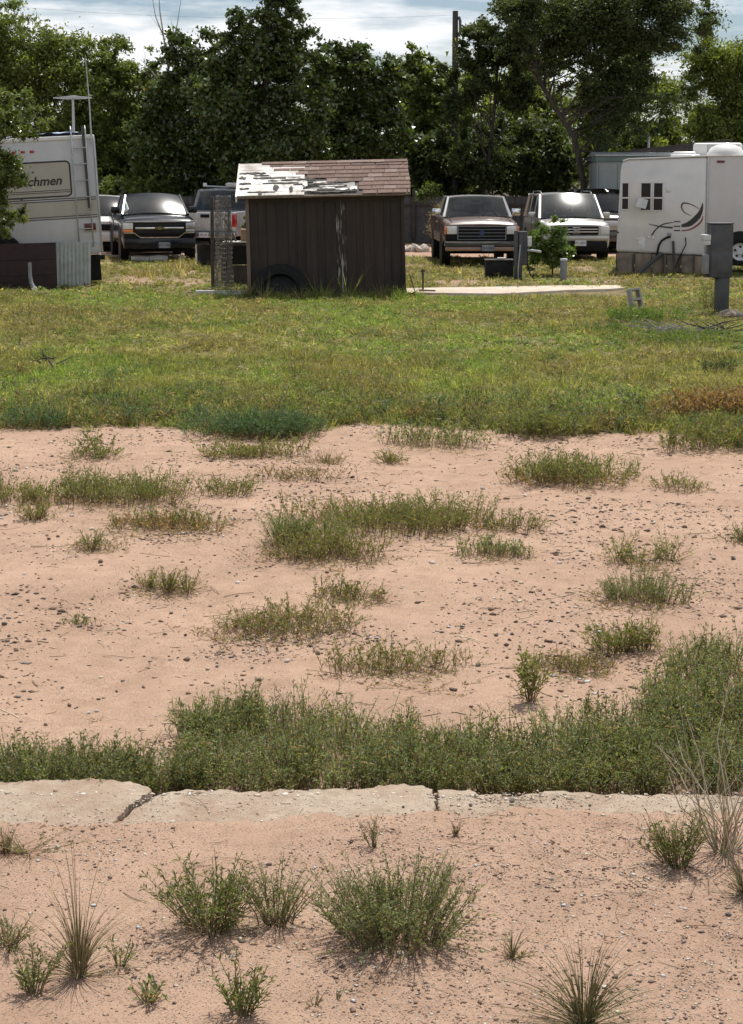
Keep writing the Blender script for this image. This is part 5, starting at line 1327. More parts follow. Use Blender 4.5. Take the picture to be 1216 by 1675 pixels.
MB().lathe([(.0, .02), (.34, .03), (.36, -.02), (.36, .10), (.0, .09)], 20, 'y', (0, 0, .12)).build('rim', 'black_plastic', ty)
rs = thing('roofing_sheet', 'bent dark sheet leaning on the shed corner by the concrete pad', 'metal sheet', (P(664, 478).x + .02, sh_o.y + .1, .0))
pts = [(0.02, .48), (.06, .38), (.10, .24), (.15, .10), (.20, 0.0)]
MB().prism([(a, b) for a, b in pts] + [(a - .015, b - .015) for a, b in reversed(pts)], 'y', -.35, .5).build('sheet', 'wood_dark', rs, smooth=1)
st_p = P(692, 477)
stake = thing('metal_stake', 'thin rusty steel stake standing on the concrete pad', 'stake', (st_p.x, st_p.y, .0))
MB().b2(-.02, .02, -.02, .02, -.1, .46).b2(-.045, .045, -.012, .012, .40, .44).build('shaft', 'fence_post', stake)
pp = P(694, 480)
MB().tube([(pp.x - .1, pp.y + .05, .065), (pp.x + .05, pp.y - .04, .062), (pp.x + .22, pp.y - .12, .062)], .018, 6).build('stick', 'wood_dark')
tag(bpy.data.objects['stick'], 'short dark stick lying on the concrete pad by the stake', 'stick')
# board edges in the grass left of the shed
for k, (px, py, ln, rz) in enumerate([(362, 484, 1.0, .05), (378, 488, .5, -.12)]):
    p = P(px, py); o = MB().b2(-ln / 2, ln / 2, -.06, .06, 0, .06).build('plank', 'canvas', bevel=.006, loc=(p.x, p.y, .05), rot=(0, 0, rz))
    tag(o, ['long pale board lying in grass before the wire mesh roll', 'short pale board lying in grass beside the longer one'][k], 'board')
# roll of wire mesh on a post
wp = P(362, 474)
wr_ = thing('wire_mesh_roll', 'upright roll of rusty wire mesh tied to a post beside the shed', 'wire mesh', (wp.x, wp.y, 0))
MB().box((-.17, 0, .95), (.07, .07, 1.95)).build('post', 'wood_dark', wr_, bevel=.008)
wm = MB()
rad = .17; nv = 26
for layer in (1.0, .82):
    for k in range(nv):
        a = 2 * math.pi * k / nv
        wm.tube([(.06 + rad * layer * math.cos(a) * (1.15 - .25 * z / 1.9) + .02 * math.sin(z * 7 + k), rad * layer * math.sin(a), z) for z in np.linspace(.05, 1.95, 9)], .0045, 3, False)
    for z in np.linspace(.08, 1.93, 20):
        wm.tube([(.06 + rad * layer * math.cos(a) * (1.15 - .25 * z / 1.9), rad * layer * math.sin(a), z + .02 * math.sin(a * 3)) for a in np.linspace(0, 6.283, 20)], .0045, 3, False)
wm.build('mesh', 'wire_rust', wr_)
# table with a carton
tb = P(392, 470)
tab = thing('work_table', 'dark low table with pale cloth between wire roll and shed', 'table', (tb.x + .02, tb.y + .9, 0))
MB().b2(-.45, .45, -.35, .35, .86, .92).build('table_top', 'wood_dark', tab, bevel=.006)
MB().b2(-.43, .46, -.36, .3, .925, .94).build('cloth', 'canvas', tab, bevel=.004)
for sx in (-.4, .4):
    for sy in (-.3, .3): MB().b2(sx - .035, sx + .035, sy - .035, sy + .035, -.05, .86).build('leg', 'wood_dark', tab)
MB().b2(-.45, .45, -.33, -.30, .45, .85).build('apron', 'black_plastic', tab)
MB().b2(-.45, .45, -.36, -.33, .02, .44).build('lower_board', 'wood_dark', tab)
cb = MB().b2(-.2, .2, -.18, .18, 0, .26).build('carton', 'carton', bevel=.006, loc=(tb.x + .17, tb.y + .9, .945), rot=(0, 0, .1))
tag(cb, 'brown cardboard carton standing on the cloth covered table', 'carton')
ln = MB().tube([(0, 0, 0), (-.13, .0, .28), (-.27, .0, .50)], [.025, .022, .02], 7).build('stick', 'wood_dark', loc=(tb.x - .13, tb.y + .8, .94))
tag(ln, 'slanting dark stick resting on the table behind the wire roll', 'stick')
tree('shrub', 'small yellow green plant beside the carton', 403, tb.y + 1.5, [(403, 345, 380, 9), (398, 360, 400, 7)], 220, 0.06, ((.11, .15, .03), (.18, .22, .05)), 330, ncl=9, nl=4, trunk_r=.01, cat='plant')
# black tub by the silver pickup
tp_ = P(338, 436)
tub = thing('plastic_tub', 'black plastic tub tilted in the grass beside the wire roll', 'tub', (tp_.x, tp_.y, .02), (R(-20), R(10), 0))
MB().lathe([(.0, 0), (.24, 0), (.33, .42), (.36, .44), (.36, .47), (.31, .46), (.23, .03), (.0, .03)], 20, 'z').build('shell', 'black_plastic', tub, smooth=.8)
MB().box((-.30, -.2, .22), (.03, .03, .42), (0, R(-14), 0)).build('strap', 'canvas', tub)
# pale log and stone in front of the black pickup
lg = P(246, 428)
log = thing('log', 'pale broken log lying in front of the black pickup', 'log', (lg.x, lg.y, .07), (0, 0, R(3)))
rr = random.Random(5)
MB().tube([(-.52, 0, .0), (-.3, .02, .01), (-.02, 0, .0)], [.085, .10, .09], 9).build('trunk_piece', 'canvas', log, smooth=1)
MB().tube([(.0, 0, .01), (.25, -.02, .02), (.48, .0, .0)], [.09, .105, .095], 9).build('trunk_piece', 'canvas', log, smooth=1)
p = P(298, 428)
o = link('stone', stone_me['stone_pale'][1], None, None, (p.x, p.y, .09)); o.scale = (.14, .12, .12)
tag(o, 'round white stone beside the pale log', 'stone')
# ------------------------------------------------------------------ middle electrical post
pm('paint_grey', (0.20, 0.22, 0.24), (0.27, 0.29, 0.31), 6, .55, metal=.1, dirt=(.16, .12, .09), dirt_amt=.5)
pm('paint_dark', (0.036, 0.043, 0.050), (0.060, 0.068, 0.076), 6, .6, dirt=(.13, .10, .08), dirt_amt=.5)
pm('paint_pale', (0.50, 0.51, 0.51), (0.62, 0.63, 0.62), 6, .45)
mp_ = P(848, 458)
mid = thing('meter_post', 'pair of dark posts with grey switch box beside the brown pickup', 'electrical post', (mp_.x, mp_.y, 0))
MB().b2(-.10, -.02, -.05, .03, -.2, 1.12).build('post', 'paint_dark', mid, bevel=.006)
MB().b2(.005, .085, -.05, .03, -.2, 1.10).build('post', 'paint_dark', mid, bevel=.006)
MB().b2(-.09, .20, .035, .20, .33, 1.10).build('switch_box', 'paint_dark', mid, bevel=.012)
MB().b2(.205, .30, .02, .14, .76, .96).b2(.205, .31, .01, .15, .95, .975).build('meter_socket', 'paint_pale', mid, bevel=.01)
MB().box((.36, .04, .66), (.32, .10, .05), (0, R(8), 0)).build('cover', 'galv', mid, bevel=.01)
MB().tube([(-.01, -.06, .02), (.0, -.06, .4), (.035, -.06, .8)], .014, 6).build('conduit', 'galv', mid, smooth=1)
MB().tube([(.20, .05, .62), (.21, .05, .35), (.26, .0, .15), (.36, -.06, .02)], .016, 6).build('cable', 'black_plastic', mid, smooth=1)
bb = P(815, 455)
bxo = thing('crate', 'dark box standing in grass beside the electrical post', 'box', (bb.x, bb.y, 0))
MB().b2(-.30, .34, -.2, .2, -.02, .40).build('side_wall', 'black_plastic', bxo, bevel=.012)
MB().b2(-.31, .35, -.21, .21, .405, .44).build('lid', 'wood_dark', bxo, bevel=.008)
MB().b2(-.02, .16, -.14, .10, .445, .475).build('scrap', 'canvas', bxo)
bl = P(922, 459)
bo = thing('bollard', 'short grey utility stub with pale cap in the grass', 'bollard', (bl.x, bl.y, 0))
MB().lathe([(.075, -.1), (.078, .47), (.07, .475)], 16, 'z').build('tube', 'paint_grey', bo, smooth=.8)
MB().lathe([(.0, .505), (.075, .50), (.086, .48), (.086, .455), (.07, .455)], 16, 'z').build('cap', 'paint_pale', bo, smooth=.8)
# ------------------------------------------------------------------ right meter pedestal
mr = P(1182, 512)
ped = thing('meter_pedestal', 'tall dark grey electrical pedestal with hooded box near cinder block', 'electrical post', (mr.x, mr.y, 0), (0, 0, R(6)))
MB().b2(-.115, .10, -.05, .13, -.2, .86).build('post', 'paint_dark', ped, bevel=.01)
MB().b2(-.26, .135, -.085, .18, .62, 1.53).build('meter_box', 'paint_dark', ped, bevel=.015)
MB().b2(-.265, .14, -.095, .185, 1.533, 1.56).build('hood', 'paint_dark', ped, bevel=.008)
MB().b2(-.24, .115, -.095, -.0865, .68, 1.06).build('door', 'paint_dark', ped, bevel=.01)
MB().b2(-.36, -.265, -.06, .10, .68, 1.02).build('outlet_box', 'paint_grey', ped, bevel=.02)
MB().b2(-.385, -.262, -.10, .12, 1.26, 1.36).b2(-.375, -.262, -.085, .10, 1.18, 1.26).build('outlet_cover', 'paint_pale', ped, bevel=.012)
MB().tube([(-.31, -.03, .69), (-.30, -.05, .66), (-.22, -.06, .63), (-.1, -.06, .60)], .014, 6).build('cable', 'black_plastic', ped, smooth=1)
# dark cloth heap at its foot
rg = np.random.default_rng(6)
hp = P(1196, 520)
def heap(name, lab, loc, rx, ry, h, mat, seed, cat='cloth'):
    rg = np.random.default_rng(seed); n = 22
    u, w = np.meshgrid(np.linspace(-1, 1, n), np.linspace(-1, 1, n))
    d = np.sqrt(u * u + w * w)
    z = np.clip(1 - d, 0, 1) ** .6 * h * (.55 + .9 * fbm(u * 2.5 + seed, w * 2.5, seed)) 
    wob = 1 + .35 * (fbm(u * 1.7, w * 1.7, seed + 3) - .5)
    v = np.stack([u * rx * wob, w * ry * wob, z], -1).reshape(-1, 3)
    i = (np.arange(n - 1)[:, None] * n + np.arange(n - 1)[None]).ravel()
    o = link(name, npmesh(name, v, np.stack([i, i + 1, i + n + 1, i + n], -1), smooth=True), mat, None, loc)
    tag(o, lab, cat); return o
heap('cloth_heap', 'crumpled dark rag heaped at the foot of the pedestal', (hp.x, hp.y, .01), .26, .2, .16, 'wood_dark', 6)
heap('cloth_heap', 'crumpled pale rag on top of the dark rag', (hp.x - .02, hp.y - .12, .05), .13, .06, .09, 'wood_old', 8)
# cinder block standing on end
cbp = P(1046, 507)
pm('cinder', (0.30, 0.285, 0.27), (0.44, 0.42, 0.40), 30, .95, .7, 80)
cin = thing('cinder_block', 'grey two hole cinder block standing on end in the grass', 'cinder block', (cbp.x, cbp.y, 0), (R(-13), R(-7), R(14)))
cbm = MB()
W_, H_, D_ = .20, .40, .19
for z0, z1 in ((0, .04), (.18, .22), (.36, .40)): cbm.b2(-W_ / 2 + .0315, W_ / 2 - .0315, 0, D_, z0, z1)
for x0, x1 in ((-W_ / 2, -W_ / 2 + .032), (W_ / 2 - .032, W_ / 2)): cbm.b2(x0, x1, 0, D_, 0, .40)
cbm.build('shell', 'cinder', cin, bevel=.003, seg=1)
# brush piles
def brush(lab, px, py, w, n, seed, mat='bark_dead', k_=1.0):
    r_ = random.Random(seed); p = P(px, py)
    t = thing('brush_pile', lab, 'brush pile', (p.x, p.y, 0.02))
    mb = MB()
    for _ in range(n):
        a = Vector((r_.uniform(-w, w), r_.uniform(-.3, .3), r_.uniform(0, .12))); q = r_.uniform(-.7, .7) + (0 if r_.random() < .6 else 3.1)
        l = r_.uniform(.2, .7) * k_; b = a + Vector((math.cos(q) * l, math.sin(q) * l * .5, r_.uniform(-.04, .2)))
        mb.tube([a, a.lerp(b, .5) + Vector((r_.uniform(-.04, .04), 0, r_.uniform(-.03, .03))), b], [.012, .009, .003], 4)
    mb.build('twigs', mat, t)
brush('heap of grey cut twigs in the bright green weeds', 1095, 552, .40, 46, 3)
brush('small dark twig heap near the foot of the pedestal', 1172, 552, .2, 30, 4, 'bark')
brush('few dark twigs lying in the yellow green grass', 82, 604, .10, 7, 5, 'bark', .45)
# ================================================================== vehicles
DUST = (0.30, 0.23, 0.17)
pm('paint_brown', (0.062, 0.032, 0.023), (0.080, 0.042, 0.031), 3, .35, coat=.35, dirt=DUST, dirt_amt=.25, rvar=.08)
pm('paint_tan', (0.26, 0.155, 0.105), (0.31, 0.19, 0.13), 3, .4, coat=.4, dirt=DUST, dirt_amt=.4)
pm('paint_black', (0.004, 0.005, 0.008), (0.006, 0.007, 0.011), 3, .2, coat=.22, spec=.3, rvar=.05)
pm('paint_silver', (0.46, 0.45, 0.43), (0.52, 0.51, 0.49), 3, .32, metal=.55, coat=.5, dirt=DUST, dirt_amt=.3)
pm('paint_white', (0.70, 0.69, 0.66), (0.76, 0.75, 0.72), 3, .35, coat=.4, dirt=DUST, dirt_amt=.2)
pm('paint_char', (0.03, 0.031, 0.034), (0.04, 0.041, 0.045), 3, .3, coat=.8)
pm('chrome', (0.62, 0.62, 0.62), (0.72, 0.72, 0.72), 6, .16, metal=1.0, rvar=.08)
pm('chrome_dull', (0.34, 0.34, 0.35), (0.44, 0.44, 0.45), 6, .35, metal=.9)
pm('grille_black', (0.006, 0.006, 0.007), (0.010, 0.010, 0.010), 6, .6, spec=.2)
pm('lamp_clear', (0.62, 0.62, 0.60), (0.74, 0.74, 0.72), 40, .12, coat=1.0)
pm('lamp_amber', (0.70, 0.17, 0.02), (0.80, 0.22, 0.03), 40, .2, coat=1.0)
pm('lamp_red', (0.33, 0.012, 0.014), (0.42, 0.02, 0.02), 40, .2, coat=1.0)
pm('lamp_dull_red', (0.10, 0.012, 0.012), (0.14, 0.018, 0.018), 40, .3)
pm('plate_white', (0.66, 0.67, 0.68), (0.74, 0.75, 0.76), 20, .5)
pm('plate_ink', (0.03, 0.04, 0.09), (0.04, 0.05, 0.11), 20, .6)
pm('emblem_gold', (0.16, 0.125, 0.05), (0.21, 0.165, 0.07), 20, .4, metal=.4)
pm('emblem_blue', (0.02, 0.04, 0.13), (0.03, 0.06, 0.17), 20, .3)
pm('interior', (0.055, 0.055, 0.058), (0.085, 0.085, 0.088), 6, .9)
pm('interior_pale', (0.30, 0.28, 0.26), (0.38, 0.36, 0.34), 6, .9)
glassmat('car_glass', (0.60, 0.66, 0.64), .07)
glassmat('car_glass_dark', (0.16, 0.18, 0.19), .09)
glassmat('car_glass_worn', (0.50, 0.56, 0.56), .16)

def ringpts(y, w, zb, zt, crown=.03):
    h = zt - zb
    half = [(w - .08, zb), (w - .015, zb + .07), (w, zb + .35 * h), (w - .005, zb + .72 * h), (w - .03, zt - .06), (w - .075, zt - .015), (w - .16, zt), (w * .5, zt + crown * .7), (0, zt + crown)]
    full = half + [(-a, b) for a, b in reversed(half[:-1])]
    return [Vector((a, y, b)) for a, b in full]
def wheel(par, x, y, r, w, rim='chrome_dull', hub='grille_black'):
    sx = 1 if x > 0 else -1
    t = tyre_ring(MB(), r, w, (0, 0, 0), 'x', 24).build('wheel', 'tyre', par, smooth=.9, loc=(x, y, r))
    MB().lathe([(.0, sx * w * .36), (r * .12, sx * w * .38), (r * .2, sx * w * .26), (r * .45, sx * w * .22), (r * .58, sx * w * .40), (r * .64, sx * w * .42), (r * .64, sx * -w * .3)], 20, 'x').build('rim', rim, t, smooth=.7)
    hb = MB()
    for k in range(6):
        a = k * math.pi / 3
        hb.lathe([(r * .075, sx * w * .30), (r * .075, sx * w * .245)], 8, 'x', (0, r * .38 * math.cos(a), r * .38 * math.sin(a)))
    hb.build('vent_hole', hub, t)
    return t
def plate(par, x, y, z, txt, w=.31, h=.155, dark=False, face=-1):
    pl_ = MB().box((x, y, z), (w, .008, h)).build('licence_plate', 'paint_grey' if dark else 'plate_white', par)
    me = text_mesh(txt, h * .62, .001); me.materials.append(M['plate_ink'])
    o = link('lettering', me, None, pl_, (x, y + face * .0055, z - h * .22), (math.pi / 2, 0, 0 if face < 0 else math.pi))
def greenhouse(par, wb, wt, zb, zt, yb0, yt0, yt1, yb1, paint, glass, mids=(), roof_bulge=.05, ws_bulge=(.07, .03), inner='interior', pale_back=False, inset=.05):
    """frame of pillars, curved windscreen, side panes, rear pane and roof"""
    bf, br, tf, tr_ = {}, {}, {}, {}
    for s in (-1, 1):
        bf[s] = Vector((s * wb, yb0, zb)); br[s] = Vector((s * wb, yb1, zb)); tf[s] = Vector((s * wt, yt0, zt)); tr_[s] = Vector((s * wt, yt1, zt))
    for s in (-1, 1):
        fr = MB()
        fr.tube([bf[s], tf[s]], [.05, .04], 6); fr.tube([br[s], tr_[s]], [.06, .05], 6)
        for u in mids:
            fr.tube([bf[s].lerp(br[s], u), tf[s].lerp(tr_[s], max(0, min(1, (bf[s].lerp(br[s], u).y - yt0) / (yt1 - yt0))))], [.05, .04], 6)
        fr.tube([tf[s], tr_[s]], .04, 6); fr.tube([bf[s], br[s]], .03, 6)
        fr.build('pillar_frame', paint, par, smooth=1.0)
    e = .03
    rf = MB().patch((-wt - e, yt0 - .02, zt), (wt + e, yt0 - .02, zt), (wt + e, yt1 + .02, zt), (-wt - e, yt1 + .02, zt), 12, 10, roof_bulge, roof_bulge * .5, .05)
    rf.build('roof', paint, par, smooth=.9)
    ws = MB().patch(bf[-1] + Vector((.0, .0, .0)), bf[1], tf[1], tf[-1], 16, 10, ws_bulge[0], ws_bulge[1]).build('windscreen', glass, par, smooth=3.0, norm=False)
    MB().patch(br[1], br[-1], tr_[-1], tr_[1], 8, 4, .02, .01).build('rear_window', glass, par, smooth=3.0, norm=False)
    for s in (-1, 1):
        q = [bf[s], br[s], tr_[s], tf[s]] if s > 0 else [br[s], bf[s], tf[s], tr_[s]]
        MB().patch(*q, 6, 4, .012, .012).build('side_window', glass, par, smooth=3.0, norm=False)
    # trim round the windscreen and wipers
    gk = MB(); off = Vector((0, -.012, .006))
    gk.tube([bf[-1] + off, (bf[-1] + bf[1]) / 2 + off + Vector((0, -ws_bulge[0] * .5, ws_bulge[0] * .5)), bf[1] + off], .014, 5)
    gk.build('windscreen_seal', 'grille_black', par)
    wp_ = MB()
    for x0 in (-.45, .12):
        a = bf[-1].lerp(bf[1], .5) + Vector((x0, -.03, .03)); b = a + Vector((.38, .07, .055))
        wp_.tube([a, b], .007, 4)
    wp_.build('wiper', 'grille_black', par)
    # inside: dash, seats, wheel, floor
    ins = MB().b2(-wb + .12, wb - .12, yb0 + .12, yb0 + .52, zb - .35, zb - .06)
    ins.b2(-wb + .1, wb - .1, yb0, yb1, zb - .62, zb - .58)
    ins.build('dashboard', inner, par, bevel=.03)
    for s in (-1, 1):
        st = MB().b2(s * .40 - .26, s * .40 + .26, yt0 + .42, yt0 + .60, zb - .5, zb + .14).b2(s * .40 - .14, s * .40 + .14, yt0 + .46, yt0 + .56, zb + .17, zb + .36)
        st.build('seat', 'interior_pale' if pale_back else inner, par, bevel=.04)
    sw = MB(); c = Vector((.40, yb0 + .62, zb - .02))
    sw.tube([c + Vector((math.cos(a) * .19, math.sin(a) * .07, math.sin(a) * .18)) for a in np.linspace(0, 6.283, 17)], .014, 5, False)
    sw.build('steering_wheel', 'grille_black', par)
    mrr = MB().box((0, yt0 + .10, zt - .10), (.22, .03, .07)).build('rear_view_mirror', 'grille_black', par)
def mirror(par, x, y, z, paint, w=.24, h=.19):
    s = 1 if x > 0 else -1
    m_ = MB().tube([(x - s * .18, y + .04, z - .06), (x, y, z - .04)], .02, 6).build('mirror_arm', 'grille_black', par)
    MB().box((x + s * w * .4, y, z), (w, .12, h)).build('side_mirror', paint, par, bevel=.035)

def pickup_truck(label, loc, rz, P_, cat='pickup'):
    t = thing('pickup_truck', label, cat, loc, (0, 0, rz))
    w, zb, hf, belt, H, L = P_['w'], P_['zb'], P_['hood_f'], P_['belt'], P_['H'], P_['L']
    paint = P_['paint']
    y_c = P_['cowl']; yr_ = P_['cab_end']
    rings = [ringpts(.04, w - .05, zb + .02, hf - .05, .02), ringpts(.10, w - .02, zb, hf, .035), ringpts(.45, w, zb, hf + (belt - hf) * .45, .05), ringpts(y_c - .05, w, zb, belt - .01, .045), ringpts(y_c + .25, w, zb, belt, .01), ringpts(yr_, w, zb, belt, .005)]
    MB().loft(rings).build('body', paint, t, smooth=.7)
    # hood seams
    if P_.get('seams'):
        sm = MB()
        for s in (-1, 1):
            sm.tube([(s * (w - .22), .16, hf + .026), (s * (w - .21), .6, hf + (belt - hf) * .5 + .042), (s * (w - .20), y_c - .06, belt + .03)], .010, 4)
        sm.build('hood_seam', 'grille_black', t)
        MB().tube([(0, .12, hf + .034), (0, .6, hf + (belt - hf) * .55 + .052), (0, y_c - .1, belt + .036)], .012, 5).build('hood_crease', paint, t, smooth=1)
    # bed
    bed = MB().b2(-w + .02, w - .02, yr_ + .04, L, zb + .06, zb + .20)
    for s in (-1, 1): bed.b2(s * w - (.10 if s > 0 else 0), s * w + (0 if s > 0 else .10), yr_ + .04, L - .06, zb, belt)
    bed.b2(-w + .11, w - .11, yr_ + .045, yr_ + .10, zb + .205, belt - .01)
    bd = bed.build('bed', paint, t, bevel=.025)
    MB().b2(-w + .03, w - .03, L - .055, L, zb + .12, belt - .01).build('tailgate', P_.get('gate', paint), t, bevel=.02)
    gy = L + .004
    MB().b2(-.14, .14, L, L + .02, belt - .17, belt - .07).build('tailgate_handle', 'grille_black', t, bevel=.008)
    for s in (-1, 1):
        MB().b2(s * w - .15 if s > 0 else s * w + .005, s * w - .005 if s > 0 else s * w + .15, L - .10, L + .015, zb + .28, belt - .06).build('tail_light', 'lamp_red', t, bevel=.02)
    MB().b2(-w + .02, w - .02, L + .0, L + .16, zb - .04, zb + .12).build('rear_bumper', 'chrome_dull', t, bevel=.03)
    # wheels and dark arches
    r = P_['tyre']
    for yy in (P_['ax0'], P_['ax1']):
        for s in (-1, 1):
            MB().lathe([(r + .09, s * .02), (r + .10, s * .012), (r + .09, -s * .2), (.05, -s * .2), (.05, s * .015), (r + .04, s * .015)], 22, 'x', (s * (w - .005), yy, r + .03)).build('wheel_arch', 'grille_black', t)
            wheel(t, s * (w - .10), yy, r, .24, P_.get('rim', 'chrome_dull'))
    MB().b2(-w + .2, w - .2, .4, L - .3, zb - .16, zb + .02).b2(-w + .1, w - .1, P_['ax0'] - .05, P_['ax0'] + .05, r - .06, r + .06).build('chassis', 'grille_black', t)
    for s in (-1, 1):
        MB().b2(s * w - .004, s * w + .004, y_c + .14, y_c + .155, zb + .05, belt - .03).b2(s * w - .004, s * w + .004, yr_ - .1, yr_ - .085, zb + .05, belt - .03).build('door_gap', 'grille_black', t)
        MB().b2(s * w - .012, s * w + .018, yr_ - .34, yr_ - .16, belt - .16, belt - .125).build('door_handle', 'chrome', t, bevel=.006)
        mirror(t, s * (w - .02), y_c + .32, belt + .14, P_.get('mirror', 'chrome'))
    greenhouse(t, w - .10, w - .25, belt, H - .05, y_c + P_.get('wb', .02), y_c + P_['ws'], yr_ - .14, yr_ - .02, paint if not P_.get('roof_glare') else P_['roof_glare'], P_.get('glass', 'car_glass'), P_.get('mids', ()), P_.get('rb', .05), P_.get('wsb', (.07, .02)), pale_back=P_.get('pale', False))
    return t

# --- old brown pickup
bp = P(788, 437)
zb, hf, belt, w = .58, 1.13, 1.24, .985
tr1 = pickup_truck('old brown two tone pickup with chrome framed grille', (bp.x, bp.y, 0), R(1.6),
    dict(w=w, zb=zb, hood_f=hf, belt=belt, H=1.82, L=5.25, paint='paint_brown', cowl=1.28, cab_end=3.05, tyre=.37, ax0=.85, ax1=4.2, ws=.52, seams=True, pale=True, wsb=(.05, .01), rb=.04, roof_glare='paint_silver'))  # silver on roof and pillars is sky glare put into the colour
MB().b2(-.62, .62, -.012, .03, .71, 1.05).build('grille', 'grille_black', tr1)
gr = MB()
for z in (.715, .80, .885, .97, 1.045): gr.b2(-.62, .62, -.03, -.008, z - .006, z + .006)
for x in (-.62, .62): gr.b2(x - .010, x + .010, -.031, -.009, .705, 1.055)
gr.build('grille_bar', 'paint_grey', tr1)
MB().lathe([(.0, -.034), (.065, -.036), (.07, -.028)], 18, 'y', (0, 0, .885)).build('badge', 'emblem_blue', tr1).scale = (1, 1, 1)
for s in (-1, 1):
    MB().b2(s * .77 - .13, s * .77 + .13, -.02, .04, .85, 1.05).build('headlight', 'lamp_clear', tr1, bevel=.012)
    MB().b2(s * .935 - .028, s * .935 + .028, -.012, .07, .85, 1.05).build('turn_signal', 'lamp_amber', tr1, bevel=.01)
MB().b2(-.93, .93, -.010, .02, .60, .845).build('lower_valance', 'grille_black', tr1)
MB().b2(-.97, .97, -.14, .06, .53, .675).build('front_bumper', 'paint_char', tr1, bevel=.035)  # dark paint stands for the dark reflection in a chrome bumper
MB().b2(-.95, .95, -.15, -.142, .645, .66).build('bumper_highlight', 'chrome', tr1)  # bright line stands for the highlight along the bumper
MB().b2(-.94, .94, -.13, .05, .42, .525).build('bumper_face', 'paint_tan', tr1, bevel=.02)
plate(tr1, .15, -.158, .50, 'CK4 8821', dark=True)
for s in (-1, 1):
    MB().b2(s * w - .003, s * w + .006, .35, 5.1, .60, .80).build('side_band', 'paint_tan', tr1)
    MB().b2(s * w - .003, s * w + .012, .3, 5.15, .805, .825).build('side_trim', 'chrome_dull', tr1)

# --- black pickup
cp = P(262, 429)
w = 1.01
tr2 = pickup_truck('black pickup with chrome barred grille and glinting windscreen', (cp.x, cp.y, 0), R(12.5),
    dict(w=w, zb=.42, hood_f=1.15, belt=1.25, H=1.83, L=5.85, paint='paint_black', cowl=1.30, cab_end=3.75, tyre=.40, ax0=.95, ax1=4.6, ws=.86, mids=(.52,), mirror='paint_black', glass='car_glass_worn', wsb=(.085, .03), rb=.05, wb=.0))
MB().b2(-.70, .70, -.02, .06, .74, 1.08).build('grille', 'grille_black', tr2, bevel=.01)
MB().b2(-.93, .93, -.035, .02, 1.085, 1.125).build('grille_bar', 'chrome_dull', tr2, bevel=.01)
MB().b2(-.66, .66, -.045, .0, .905, .955).build('grille_bar', 'chrome', tr2, bevel=.012)
mb = MB()
mb.tube([(-.95, .0, .80), (-.68, -.03, .80), (-.52, -.04, .68), (.52, -.04, .68), (.68, -.03, .80), (.95, .0, .80)], .017, 6)
mb.build('grille_frame', 'chrome', tr2, smooth=1)
for z in (.85, 1.01):
    for k in range(3): MB().b2(-.66, .66, -.024, -.018, z - .03 + k * .03 - .004, z - .03 + k * .03 + .004).build('grille_slat', 'paint_char', tr2)
bt = MB().prism([(-.13, .93), (-.13, .955), (-.05, .955), (-.05, .975), (.05, .975), (.05, .955), (.13, .955), (.13, .905), (.05, .905), (.05, .885), (-.05, .885), (-.05, .905), (-.13, .905)], 'y', -.058, -.046)
bt.build('badge', 'emblem_gold', tr2)
for s in (-1, 1):
    MB().b2(s * .84 - .13, s * .84 + .13, -.012, .10, .90, 1.08).build('headlight', 'lamp_clear' if s < 0 else 'chrome_dull', tr2, bevel=.02)
    MB().b2(s * .84 - .13, s * .84 + .13, -.010, .09, .82, .89).build('turn_signal', 'lamp_amber' if s < 0 else 'chrome_dull', tr2, bevel=.012)
MB().b2(-.98, .98, -.10, .12, .38, .66).build('front_bumper', 'paint_black', tr2, bevel=.05)
MB().b2(-.55, .55, -.107, -.101, .42, .52).build('bumper_intake', 'grille_black', tr2)
plate(tr2, .12, -.112, .47, 'BHT 3067', dark=True)

# --- silver pickup seen from behind
vp = PY(383, 418, 49.5)
tr3 = pickup_truck('silver pickup with pale tailgate parked behind the wire roll', (vp.x, vp.y + 5.6, 0), R(180 - 9),
    dict(w=.99, zb=.50, hood_f=1.10, belt=1.24, H=1.92, L=5.6, paint='paint_grey', cowl=1.3, cab_end=3.6, tyre=.40, ax0=.95, ax1=4.4, ws=.7, mids=(.5,), gate='canvas'))
plate(tr3, 0, 5.775, .55, 'LVB 412', face=1)
rk = thing('lumber_stack', 'pale pole and grey bundle carried on the silver pickup roof', 'roof load', (vp.x, vp.y + 2.6, 1.98), (0, 0, R(-9)))
MB().tube([(-1.35, .6, .02), (-.5, .3, -.01), (.3, .0, .04)], .03, 8).build('pole', 'galv', rk, smooth=1)
MB().b2(-.35, .75, -.5, .6, .0, .13).build('bundle', 'canvas', rk, bevel=.04)
MB().b2(-1.37, -1.25, .55, .66, .0, .12).build('pole_end', 'paint_white', rk, bevel=.02)

